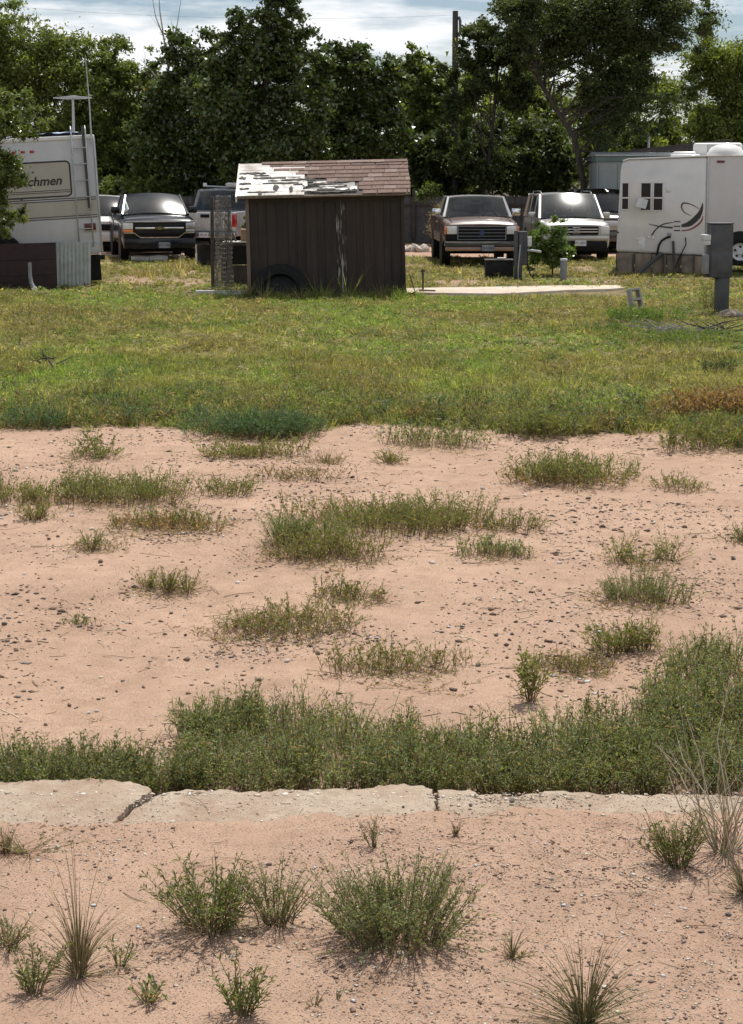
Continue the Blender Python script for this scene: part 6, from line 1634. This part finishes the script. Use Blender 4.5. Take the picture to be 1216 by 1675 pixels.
def suv(name, label, loc, rz, paint, glass='car_glass', W=.97, H=1.84, L=4.75, hf=1.04, belt=1.13, cat='car', front=True, ws=.86, rails=True, cowl=1.05, tyre=.36):
    t = thing(name, label, cat, loc, (0, 0, rz))
    zb = .34
    rings = [ringpts(.02, W - .08, zb + .05, hf - .06, .02), ringpts(.09, W - .03, zb, hf, .035), ringpts(.4, W, zb, hf + (belt - hf) * .4, .05), ringpts(cowl - .05, W, zb, belt - .01, .04), ringpts(cowl + .3, W, zb, belt, .0), ringpts(L - .2, W, zb, belt, .0), ringpts(L, W - .05, zb + .1, belt - .04, .0)]
    MB().loft(rings).build('body', paint, t, smooth=.7)
    greenhouse(t, W - .08, W - .19, belt, H - .06, cowl, cowl + ws, L - .42, L - .06, paint, glass, (.33, .66), .05, (.085, .03))
    r = tyre
    for yy in (.92, L - .95):
        for s in (-1, 1):
            MB().lathe([(r + .08, s * .02), (r + .09, s * .012), (r + .08, -s * .2), (.05, -s * .2), (.05, s * .015), (r + .04, s * .015)], 22, 'x', (s * (W - .005), yy, r + .02)).build('wheel_arch', 'grille_black', t)
            wheel(t, s * (W - .10), yy, r, .23, 'chrome_dull')
    MB().b2(-W + .2, W - .2, .3, L - .3, .18, zb + .03).build('chassis', 'grille_black', t)
    for s in (-1, 1):
        mirror(t, s * (W - .0), cowl + .42, belt + .10, paint, .22, .17)
        if rails: MB().tube([(s * (W - .25), cowl + ws + .2, H - .02), (s * (W - .25), cowl + ws + .3, H + .05), (s * (W - .25), L - .7, H + .05), (s * (W - .25), L - .6, H - .02)], .018, 6).build('roof_rail', 'paint_char', t, smooth=1)
        MB().b2(s * W - .004, s * W + .004, cowl + .2, cowl + .213, zb + .1, belt - .03).b2(s * W - .004, s * W + .004, cowl + 1.25, cowl + 1.263, zb + .1, belt - .03).build('door_gap', 'grille_black', t)
        MB().b2(s * W - .012, s * W + .02, cowl + 1.0, cowl + 1.18, belt - .16, belt - .125).build('door_handle', paint, t, bevel=.006)
        MB().b2(s * (W - .17) - .13, s * (W - .17) + .13, -.008, .14, hf - .30, hf - .08).build('headlight', 'lamp_clear', t, bevel=.03)
    return t
sp_ = P(942, 427)
s1 = suv('parked_car', 'silver upright family car with glinting windscreen behind the green bush', (sp_.x, sp_.y, 0), R(1.0), 'paint_silver', 'car_glass_worn')
MB().b2(-.62, .62, -.03, .05, .72, .96).build('grille', 'grille_black', s1, bevel=.02)
for z in (.80, .875): MB().b2(-.60, .60, -.045, -.028, z - .013, z + .013).build('grille_bar', 'chrome', s1, bevel=.004)
mb = MB()
for x in (-.05, .05): mb.b2(x - .014, x + .014, -.062, -.046, .77, .91)
mb.b2(-.05, .05, -.060, -.048, .83, .852); mb.tube([(-.085, -.05, .755), (-.095, -.05, .925), (.095, -.05, .925), (.085, -.05, .755), (-.085, -.05, .755)], .010, 5)
mb.build('badge', 'chrome', s1)
MB().b2(-.92, .92, -.07, .12, .55, .70).build('front_bumper', 'paint_silver', s1, bevel=.05)
MB().b2(-.86, .86, -.075, .10, .26, .54).build('lower_bumper', 'grille_black', s1, bevel=.04)
plate(s1, .12, -.085, .50, 'TFC-8509')
# --- dark car behind it
d2 = PY(988, 420, 49.2)
s2 = suv('parked_car', 'dark glinting vehicle mostly hidden behind the silver car', (d2.x, d2.y, 0), R(-4), 'paint_char', 'car_glass_dark', H=1.93, belt=1.2, hf=1.1, ws=.84)
MB().b2(-.6, .6, -.03, .05, .7, .98).build('grille', 'chrome_dull', s2, bevel=.02)
MB().b2(-.92, .92, -.07, .12, .35, .68).build('front_bumper', 'paint_char', s2, bevel=.05)
# --- white car behind the laddered trailer
w2 = PY(183, 420, 50.0)
s3 = suv('parked_car', 'white car half hidden between laddered trailer and black pickup', (w2.x - .2, w2.y, 0), R(14), 'paint_white', 'car_glass_dark', H=1.70, belt=1.05, hf=.98, rails=False)
MB().b2(-.6, .6, -.03, .05, .66, .86).build('grille', 'grille_black', s3, bevel=.02)
MB().b2(-.92, .92, -.07, .12, .32, .62).build('front_bumper', 'paint_white', s3, bevel=.05)

# ================================================================== trailers
pm('rv_white', (0.50, 0.50, 0.50), (0.56, 0.56, 0.555), 2, .32, coat=.25, dirt=(.40, .37, .32), dirt_amt=.35)
pm('rv_gloss', (0.62, 0.61, 0.605), (0.67, 0.66, 0.65), 2, .16, coat=.6, bump=.04, bscale=3, dirt=(.42, .38, .34), dirt_amt=.3)
pm('rv_flat', (0.56, 0.53, 0.52), (0.60, 0.57, 0.56), 2, .55, dirt=(.40, .36, .32), dirt_amt=.3)
pm('rv_tan', (0.40, 0.38, 0.33), (0.46, 0.44, 0.38), 2, .4, coat=.2)
pm('rv_line', (0.055, 0.05, 0.045), (0.08, 0.072, 0.065), 2, .5)
pm('rv_trim', (0.40, 0.41, 0.42), (0.52, 0.53, 0.54), 8, .4, metal=.5)
pm('decal_black', (0.02, 0.018, 0.02), (0.03, 0.028, 0.03), 5, .4)
pm('decal_red', (0.20, 0.025, 0.035), (0.26, 0.035, 0.045), 5, .4)
pm('tarp_blue', (0.16, 0.24, 0.40), (0.60, 0.64, 0.70), 3, .5, .4, 9)
pm('skirt_wood', (0.19, 0.15, 0.115), (0.30, 0.245, 0.19), 5, .9, .3, 20, dirt=(.09, .07, .055), dirt_amt=.8)
pm('maroon', (0.020, 0.009, 0.009), (0.036, 0.015, 0.014), 5, .7, .3, 12)
pm('pane_dark', (0.012, 0.013, 0.015), (0.02, 0.021, 0.023), 5, .12, spec=.25)
glassmat('rv_pane', (.10, .11, .12), .04)
def rrect(x0, x1, z0, z1, r, n=5):
    o = []
    for (cx, cz, a0) in ((x1 - r, z1 - r, 0), (x0 + r, z1 - r, 90), (x0 + r, z0 + r, 180), (x1 - r, z0 + r, 270)):
        for k in range(n + 1):
            a = R(a0 + 90 * k / n); o.append((cx + r * math.cos(a), cz + r * math.sin(a)))
    return o
# --- laddered trailer: its rear wall faces us, leaning a little on sunken wheels
Yl = P(80, 468).y; lx = PY(78, 400, Yl).x; sL = SP(Yl)
lt = thing('travel_trailer', 'old white camping trailer with rear ladder behind leafy branches', 'trailer', (lx, Yl, 0), (0, R(-3.2), R(11)))
BW = 1.19
MB().prism(rrect(-BW, BW, .62, 3.12, .10), 'y', 0.0, 6.2).build('body', 'rv_white', lt, bevel=.03)
MB().prism(rrect(-BW - .02, BW + .02, 3.08, 3.17, .03), 'y', -.02, 6.22).build('roof', 'paint_white', lt, bevel=.02)
n = 26
u, v_ = np.meshgrid(np.linspace(-1, 1, n), np.linspace(0, 1, n))
tz = 3.19 + .05 * fbm(u * 5, v_ * 9, 7) * 2 * np.clip((1 - np.abs(u)) * 6, 0, 1)
tv = np.stack([u * (BW - .15) * (.96 + .08 * fbm(v_ * 6, u, 9)), .15 + v_ * 2.4, tz], -1).reshape(-1, 3)
ix = (np.arange(n - 1)[:, None] * n + np.arange(n - 1)[None]).ravel()
tp2 = link('roof_tarp', npmesh('roof_tarp', tv, np.stack([ix, ix + 1, ix + n + 1, ix + n], -1), smooth=True), 'tarp_blue', None)
tp2.parent = None
tp2.matrix_world = Matrix.Translation((lx, Yl, 0)) @ Euler((0, R(-3.2), R(11))).to_matrix().to_4x4()
tag(tp2, 'crumpled blue and white tarp lying on the laddered trailer roof', 'tarp')
for x in (-BW - .005, BW + .005): MB().b2(x - .02, x + .02, -.022, .03, .62, 3.10).build('corner_trim', 'rv_trim', lt, bevel=.006)
# hatch panel with lettering
pn = MB().prism(rrect(-.85, .64, 1.90, 2.64, .09), 'y', -.010, -.001).build('panel', 'rv_tan', lt)
ol = [Vector((a, -.012, b)) for a, b in rrect(-.85, .64, 1.90, 2.64, .09)]
MB().tube(ol + [ol[0]], .016, 5, False).build('panel_seal', 'decal_black', pn, smooth=1)
me = text_mesh('Dutchmen', .27, .002, .25, .006, 'RIGHT'); me.materials.append(M['decal_black'])
link('lettering', me, None, pn, (.45, -.014, 2.15), (math.pi / 2, 0, 0))
for z in (1.99, 2.03): MB().b2(-.83, .62, -.013, -.0105, z - .008, z + .008).build('stripe', 'rv_line', pn)
for z0 in (1.80, 1.42):
    for dz in (0, .045): MB().b2(-BW + .06, BW - .04, -.004, -.0008, z0 + dz - .011, z0 + dz + .011).build('stripe', 'rv_line', lt)
MB().b2(-BW + .06, BW - .04, -.0035, -.0005, 1.47, 1.79).build('shade_band', 'rv_tan', lt)  # tan colour stands for shading of the white wall between the stripes
MB().b2(-BW + .06, BW - .04, -.005, -.001, .84, .90).build('stripe', 'tarp_blue', lt)
MB().b2(.84, 1.12, -.014, -.001, 1.10, 1.32).build('light_base', 'rv_trim', lt, bevel=.006)
MB().b2(.86, 1.10, -.035, -.0145, 1.14, 1.29).build('tail_light', 'lamp_dull_red', lt, bevel=.008)
for x in (-.31, -.5, -.12): MB().b2(x - .045, x + .045, -.02, -.001, 2.85, 2.90).build('marker_light', 'lamp_red', lt, bevel=.006)
MB().b2(-.43, -.40, -.02, -.001, 1.86, 1.89).build('latch', 'decal_black', lt)
# ladder
ld = MB()
for x in (.72, 1.02): ld.tube([(x, .15, 3.30), (x, .02, 3.36), (x, -.10, 3.28), (x, -.10, .85), (x, -.01, .80)], .015, 8)
lad = ld.build('ladder', 'galv', lt, smooth=1)
for z in (2.90, 2.56, 2.21, 1.86, 1.52, 1.18): MB().tube([(.72, -.10, z), (1.02, -.10, z)], .013, 8).build('rung', 'galv', lad, smooth=1)
MB().tube([(1.0, -.05, 1.62), (.98, -.06, 3.36)], .035, 8).build('mast', 'paint_dark', lt, smooth=1)
# wheel with black arch
ar = [(-.95 + .46 * math.cos(a), .78 + .40 * math.sin(a)) for a in np.linspace(-.3, math.pi + .3, 18)]
MB().prism(ar, 'y', -.03, -.001).build('wheel_arch', 'black_plastic', lt)
tw = tyre_ring(MB(), .34, .2, (0, 0, 0), 'y', 24).build('wheel', 'tyre', lt, smooth=.9, loc=(-.95, -.06, .74))
MB().lathe([(.0, -.06), (.05, -.075), (.07, -.04), (.14, -.03), (.19, -.06), (.21, -.06), (.21, .04)], 20, 'y').build('rim', 'paint_pale', tw, smooth=.8)
MB().b2(-.95, .95, .1, 1.0, .40, .61).b2(BW - .28, BW - .05, .05, .3, .05, .6).build('chassis', 'grille_black', lt)
MB().b2(BW - .14, BW + .05, -.10, -.02, .50, .60).build('rear_bumper', 'grille_black', lt, bevel=.01)
# antennas on its roof
an = thing('television_antenna', 'flat winged television antenna on the laddered trailer roof', 'antenna', PY(121, 226, Yl + .6), (0, 0, R(11)))
hA = (226 - 160) / sL
MB().tube([(0, 0, -.1), (.0, 0, hA)], [.03, .026], 8).build('mast', 'rv_trim', an, smooth=1)
MB().prism([(-.42, hA), (-.15, hA + .025), (.0, hA + .05), (.15, hA + .03), (.40, hA + .01), (.40, hA - .01), (.12, hA - .025), (-.12, hA - .03), (-.42, hA - .012)], 'y', -.07, .07).build('wing', 'rv_trim', an, bevel=.008)
wa = thing('whip_antenna', 'thin vertical whip antenna beside the trailer ladder', 'antenna', PY(150, 224, Yl + .1))
MB().tube([(0, 0, -.15), (-.03, 0, .7), (-.10, 0, (224 - 92) / sL)], [.022, .016, .006], 6).build('rod', 'rv_trim', wa, smooth=1)
# sheets leaning against it
mp2 = P(36, 472)
o = MB().b2(-.80, .76, -.02, .02, -.02, .95)
for z in (.3, .62): o.b2(-.79, .75, -.03, -.0205, z - .02, z + .02)
mo = thing('skirting_board', 'dark maroon panel standing before the laddered trailer', 'panel', (mp2.x, mp2.y - .10, 0), (R(-4), R(-1.5), R(4)))
o.build('sheet', 'maroon', mo, bevel=.006)
cpz = P(124, 466)
prof = [(x, .014 * math.cos(x / .083 * 2 * math.pi)) for x in np.linspace(-.415, .415, 81)]
co = thing('corrugated_sheet', 'pale corrugated metal sheet leaning on the laddered trailer', 'metal sheet', (cpz.x, Yl - .14, 0), (R(-5), R(.5), R(6)))
MB().prism(prof + [(a, b + .003) for a, b in reversed(prof)], 'z', -.03, .95).build('sheet', 'galv_pale' if 'galv_pale' in M else pm('galv_pale', (0.40, 0.44, 0.41), (0.52, 0.55, 0.51), 6, .6, metal=.15, dirt=(.2, .17, .13), dirt_amt=.5), co, smooth=1)
dpz = P(58, 474)
dp = thing('drain_pipe', 'bent grey drain pipe with white end before the maroon panel', 'pipe', (dpz.x, dpz.y - .25, 0))
MB().tube([(-.05, 0, .58), (-.045, -.01, .3), (-.02, -.03, .16), (.05, -.09, .05)], [.035, .037, .04, .042], 10).build('tube', 'paint_grey', dp, smooth=1)
MB().lathe([(.0, 0), (.05, .0), (.05, .05), (.0, .05)], 12, 'y', (.06, -.13, .045)).build('end_cap', 'paint_white', dp)

# --- right trailer: long side towards us
Yr = P(1010, 447).y; rx0 = PY(1008, 400, Yr).x; sR = SP(Yr)
rt = thing('travel_trailer', 'white camping trailer with black and red swoosh and rooftop unit', 'trailer', (rx0, Yr, 0), (0, 0, R(-11)))
def side(poly, y0, y1, name, mat, par, **k): return MB().prism(poly, 'y', y0, y1).build(name, mat, par, **k)
cap = MB().prism([(.0, .52), (2.13, .44), (2.13, 2.80), (.24, 2.74), (.13, 2.69), (.08, 2.5)], 'y', .0, 2.4).build('end_cap', 'rv_gloss', rt, bevel=.07, seg=3)
MB().b2(2.145, 8.0, .012, 2.39, .44, 2.83).build('body', 'rv_flat', rt, bevel=.03)
MB().b2(2.12, 2.155, -.008, 2.41, .45, 2.815).build('seam_trim', 'rv_trim', rt, bevel=.004)
MB().prism([(.12, 2.72), (.26, 2.765), (2.13, 2.835), (8.02, 2.865), (8.02, 2.835), (2.13, 2.805), (.26, 2.735), (.14, 2.69)], 'y', -.02, 2.42).build('roof', 'paint_white', rt, bevel=.008)
def win(x0, x1, z0, z1, zm, openp=False):
    f = MB(); t = .03
    f.b2(x0, x1, -.022, -.001, z1 - t, z1); f.b2(x0, x1, -.022, -.001, z0, z0 + t); f.b2(x0, x0 + t, -.022, -.001, z0 + t, z1 - t); f.b2(x1 - t, x1, -.022, -.001, z0 + t, z1 - t); f.b2(x0 + t, x1 - t, -.022, -.001, zm - .018, zm + .018)
    fr = f.build('window', 'rv_trim' if False else 'rv_gloss', rt, bevel=.004)
    MB().b2(x0 + t, x1 - t, -.010, -.006, zm + .018, z1 - t).build('pane', 'pane_dark', fr)
    if openp:
        MB().b2(x0 + t, x1 - t, -.006, -.003, z0 + t, zm - .018).build('opening_shade', 'decal_black', fr)  # black sheet stands for the shade inside the open window
        a = MB().box((0, 0, -(zm - z0) / 2), (x1 - x0 - .03, .012, zm - z0 - .03))
        a.build('pane', 'canvas', fr, loc=((x0 + x1) / 2 - .06, -.03, zm - .01), rot=(R(-42), R(14), 0))  # pale opaque colour stands for sky reflected in the glass pane
    else:
        MB().b2(x0 + t, x1 - t, -.010, -.006, z0 + t, zm - .018).build('pane', 'pane_dark', fr)
win(.10, .30, 1.52, 2.20, 1.82); win(.55, .83, 1.50, 2.20, 1.82, True); win(.85, 1.11, 1.50, 2.20, 1.82)
def ribbon(pts, wid, mat, y=-.006, name='decal'):
    pts = [Vector((a, 0, b)) for a, b in pts]
    # smooth the control line
    dense = []
    for i in range(len(pts) - 1):
        p0, p1, p2, p3 = pts[max(i - 1, 0)], pts[i], pts[i + 1], pts[min(i + 2, len(pts) - 1)]
        for k in range(6):
            t = k / 6; dense.append(.5 * ((2 * p1) + (p2 - p0) * t + (2 * p0 - 5 * p1 + 4 * p2 - p3) * t * t + (3 * p1 - p0 - 3 * p2 + p3) * t ** 3))
    dense.append(pts[-1]); n = len(dense); L_, R_ = [], []
    for i, p in enumerate(dense):
        d = (dense[min(i + 1, n - 1)] - dense[max(i - 1, 0)]).normalized(); q = Vector((-d.z, 0, d.x)); w = np.interp(i / (n - 1), np.linspace(0, 1, len(wid)), wid) / 2
        L_.append(p + q * w); R_.append(p - q * w)
    vs = [(p.x, y, p.z) for p in L_] + [(p.x, y, p.z) for p in R_] + [(p.x, -.001, p.z) for p in L_] + [(p.x, -.001, p.z) for p in R_]
    fs = [(i, i + 1, n + i + 1, n + i) for i in range(n - 1)] + [(i, 2 * n + i, 2 * n + i + 1, i + 1) for i in range(n - 1)] + [(n + i, n + i + 1, 3 * n + i + 1, 3 * n + i) for i in range(n - 1)]
    return MB().add(vs, fs).build(name, mat, rt)
def L2(zx, zy):        # zoomed picture coordinates -> metres on the wall
    px, py = 1000 + zx * 160 / 1216, 270 + zy * 180 / 1368
    return ((px - 1008) / sR * 1.03, (448 - py) / sR + .01)
ribbon([L2(*q) for q in [(440, 742), (560, 770), (690, 785), (730, 787)]], [.01, .03, .04, .04], 'decal_black')
ribbon([L2(*q) for q in [(480, 885), (540, 800), (620, 745), (735, 722)]], [.035, .03, .03, .015], 'decal_black', -.008)
ribbon([L2(*q) for q in [(832, 765), (930, 735), (1020, 650), (1060, 570), (1076, 480)]], [.06, .13, .13, .08, .01], 'decal_black')
ribbon([L2(*q) for q in [(835, 825), (940, 805), (1030, 745), (1070, 690), (1082, 640)]], [.025, .035, .045, .035, .01], 'decal_red')
ribbon([L2(*q) for q in [(1035, 555), (940, 500), (850, 485), (828, 530), (860, 595), (940, 638)]], [.008, .02, .035, .03, .02, .008], 'decal_black', -.008)
for z in (712, 770, 822):
    a, b = L2(742, z), L2(818, z)
    MB().b2(a[0], b[0], -.0045, -.001, a[1] - .014, a[1] + .014).build('decal', 'decal_black', rt)
a, b = L2(320, 905), L2(405, 1060)
MB().prism(rrect(a[0], b[0], b[1], a[1], .03), 'y', -.012, -.001).build('hatch', 'rv_gloss', rt, bevel=.003)
for q in [(310, 930), (365, 910), (450, 905), (500, 918), (340, 985)]:
    a = L2(*q); MB().lathe([(.0, -.03), (.022, -.026), (.028, -.005)], 10, 'y', (a[0], 0, a[1])).build('hatch_knob', 'chrome', rt, smooth=.9)
a = L2(670, 320); MB().b2(a[0] - .05, a[0] + .05, -.03, -.001, a[1] - .06, a[1] + .06).build('outside_lamp', 'rv_gloss', rt, bevel=.015)
a = L2(75, 850); MB().b2(a[0] - .02, a[0] + .03, -.012, -.001, a[1] - .02, a[1] + .02).build('reflector', 'decal_black', rt)
a = L2(690, 870); MB().b2(a[0] - .05, a[0] + .05, -.03, -.001, a[1] - .06, a[1] + .04).build('power_inlet', 'paint_grey', rt, bevel=.01)
x_ = (1169 - 1008) / sR * 1.02
MB().b2(x_ - .09, x_ + .09, -.012, .010, 2.66, 2.71).build('marker_light', 'lamp_dull_red', rt, bevel=.006)
# rooftop unit and vents
def roofbox(x0, x1, z1, y0, y1, name, mat, par, bev=.06): return MB().b2(x0, x1, y0, y1, 2.80, z1).build(name, mat, par, bevel=bev, seg=3)
ac = roofbox(1.78, 2.95, 3.14, .7, 1.5, 'rooftop_unit', 'paint_white', rt, .07)
gl = MB()
for k in range(16): gl.b2(2.12 + k * .048, 2.14 + k * .048, .688, .702, 2.90, 3.10)
gl.build('unit_grille', 'paint_grey', ac)
MB().lathe([(.0, .28), (.2, .27), (.36, .20), (.44, .06), (.45, .0)], 20, 'z', (2.55, .42, 2.82)).build('roof_vent', 'paint_white', rt, smooth=.9)
roofbox(1.30, 1.86, 2.93, .45, 1.0, 'roof_vent', 'paint_white', rt, .05)
roofbox(1.25, 1.95, 2.86, .25, .6, 'roof_vent', 'paint_white', rt, .025)
# wheel
ar = [(2.93 + .44 * math.cos(a), .62 + .42 * math.sin(a)) for a in np.linspace(-.45, math.pi + .45, 18)]
MB().prism(ar, 'y', -.004, .011).build('wheel_arch', 'black_plastic', rt)
tw = tyre_ring(MB(), .34, .2, (0, 0, 0), 'y', 24).build('wheel', 'tyre', rt, smooth=.9, loc=(2.93, -.03, .55))
MB().lathe([(.0, -.055), (.06, -.06), (.075, -.03), (.15, -.02), (.2, -.06), (.22, -.06), (.22, .04)], 20, 'y').build('rim', 'paint_pale', tw, smooth=.8)
hb = MB()
for k in range(5):
    a = k * 2 * math.pi / 5 + .3; hb.lathe([(.03, -.034), (.03, -.02)], 8, 'y', (.12 * math.cos(a), 0, .12 * math.sin(a)))
hb.build('vent_hole', 'grille_black', tw)
# wooden skirting, part of the wall below
xk = .04; rr = random.Random(3)
for wk in (.42, .40, .36, .34, .30, .32):
    zt = np.interp(xk, [0, 2.1], [.505, .43]) 
    if xk < 2.05: MB().b2(xk, xk + wk - .015, .02, .045, -.05, zt - .005).build('skirting_panel', rr.choice(['skirt_wood', 'skirt_wood', 'wood_old']), rt, bevel=.004)
    xk += wk
for x in (.02, .42, 1.14, 1.52, 1.86): MB().b2(x - .018, x + .018, -.012, .018, -.05, .48).build('batten', 'wood_dark', rt)
MB().b2(.3, 7.5, .6, 2.0, .18, .43).build('chassis', 'grille_black', rt)
# hose, cord and pipe at the trailer wall
def Lw(zx, zy, y): 
    q = L2(zx, zy); m_ = Euler((0, 0, R(-11))).to_matrix(); v = m_ @ Vector((q[0], y, q[1])); return Vector((rx0, Yr, 0)) + v
h1 = thing('drain_pipe', 'fat dark pipe slanting from the swoosh trailer to the ground', 'pipe', Lw(345, 1340, -.25))
b0 = Lw(345, 1340, -.25)
MB().tube([Vector((0, 0, .0)), Lw(480, 1220, -.15) - b0, Lw(610, 1100, -.06) - b0], .045, 9).build('tube', 'paint_dark', h1, smooth=1)
h2 = thing('power_cord', 'thick black cord hanging from the inlet of the swoosh trailer', 'cord', Lw(690, 905, -.05)); b0 = Lw(690, 905, -.05)
MB().tube([Lw(*q, -.06) - b0 for q in [(705, 895), (650, 915), (600, 950), (570, 1010), (555, 1090), (545, 1150)]], .026, 8).build('cable', 'black_plastic', h2, smooth=1)
h3 = thing('garden_hose', 'thin dark hose looping down below the trailer swoosh', 'hose', Lw(885, 910, -.05)); b0 = Lw(885, 910, -.05)
MB().tube([Lw(*q, -.07) - b0 for q in [(882, 905), (890, 990), (850, 1080), (800, 1190), (770, 1300)]], .014, 7).build('tube', 'black_plastic', h3, smooth=1)
h4 = thing('timber_prop', 'dark timber prop standing against the trailer skirting', 'timber', Lw(760, 1300, -.12)); b0 = Lw(760, 1300, -.12)
MB().tube([Vector((0, 0, -.05)), Lw(750, 1150, -.09) - b0, Lw(738, 950, -.05) - b0], .03, 6).build('timber', 'wood_dark', h4)

# --- mobile home behind the right trailer
pm('home_wall', (0.20, 0.225, 0.215), (0.25, 0.275, 0.26), 3, .6, dirt=(.3, .28, .24), dirt_amt=.4)  # wall colour darkened to hold the shade of the trees
pm('home_trim', (0.09, 0.135, 0.125), (0.12, 0.17, 0.155), 3, .6)
hx = PY(976, 300, 52.0)
mh = thing('mobile_home', 'pale green mobile home behind the swoosh trailer', 'mobile home', (hx.x, 52.0, 0), (0, 0, R(-3)))
MB().b2(0, 12, 0, 3.0, .35, 2.77).build('wall', 'home_wall', mh, bevel=.02)
for k in range(20): MB().b2(.05 + k * .6, .07 + k * .6, -.008, -.001, .4, 2.72).build('wall_seam', 'home_trim', mh)
MB().b2(-.03, 12.03, -.03, 3.03, 2.772, 2.96).build('cornice', 'home_trim', mh, bevel=.01)
MB().prism([(-.08, 2.962), (-.08, 2.99), (1.5, 3.10), (3.1, 2.99), (3.1, 2.962)], 'x', -.06, 12.06).build('roof', 'galv', mh)
MB().b2(1.18, 1.30, -.02, -.001, 2.35, 2.47).build('outside_lamp', 'grille_black', mh)
for k, (z, rzz) in enumerate([(3.15, 3), (3.23, 4.5), (3.31, 6)]):
    o = MB().box((0, 0, 0), (3.4, .26, .07)).build('timber', 'wood_dark', bevel=.006, loc=(hx.x + 2.6 + .15 * k, 53.2 + .12 * k, z), rot=(0, R(-rzz), R(-6)))
    tag(o, ['lowest', 'middle', 'topmost'][k] + ' of three dark timber planks on the mobile home roof', 'timber', 'planks on the mobile home roof')
o = MB().tube([(0, 0, -.1), (0, 0, .75)], .05, 8).build('vent_pipe', 'galv', mh, smooth=1, loc=(1.9, 2.4, 3.0))
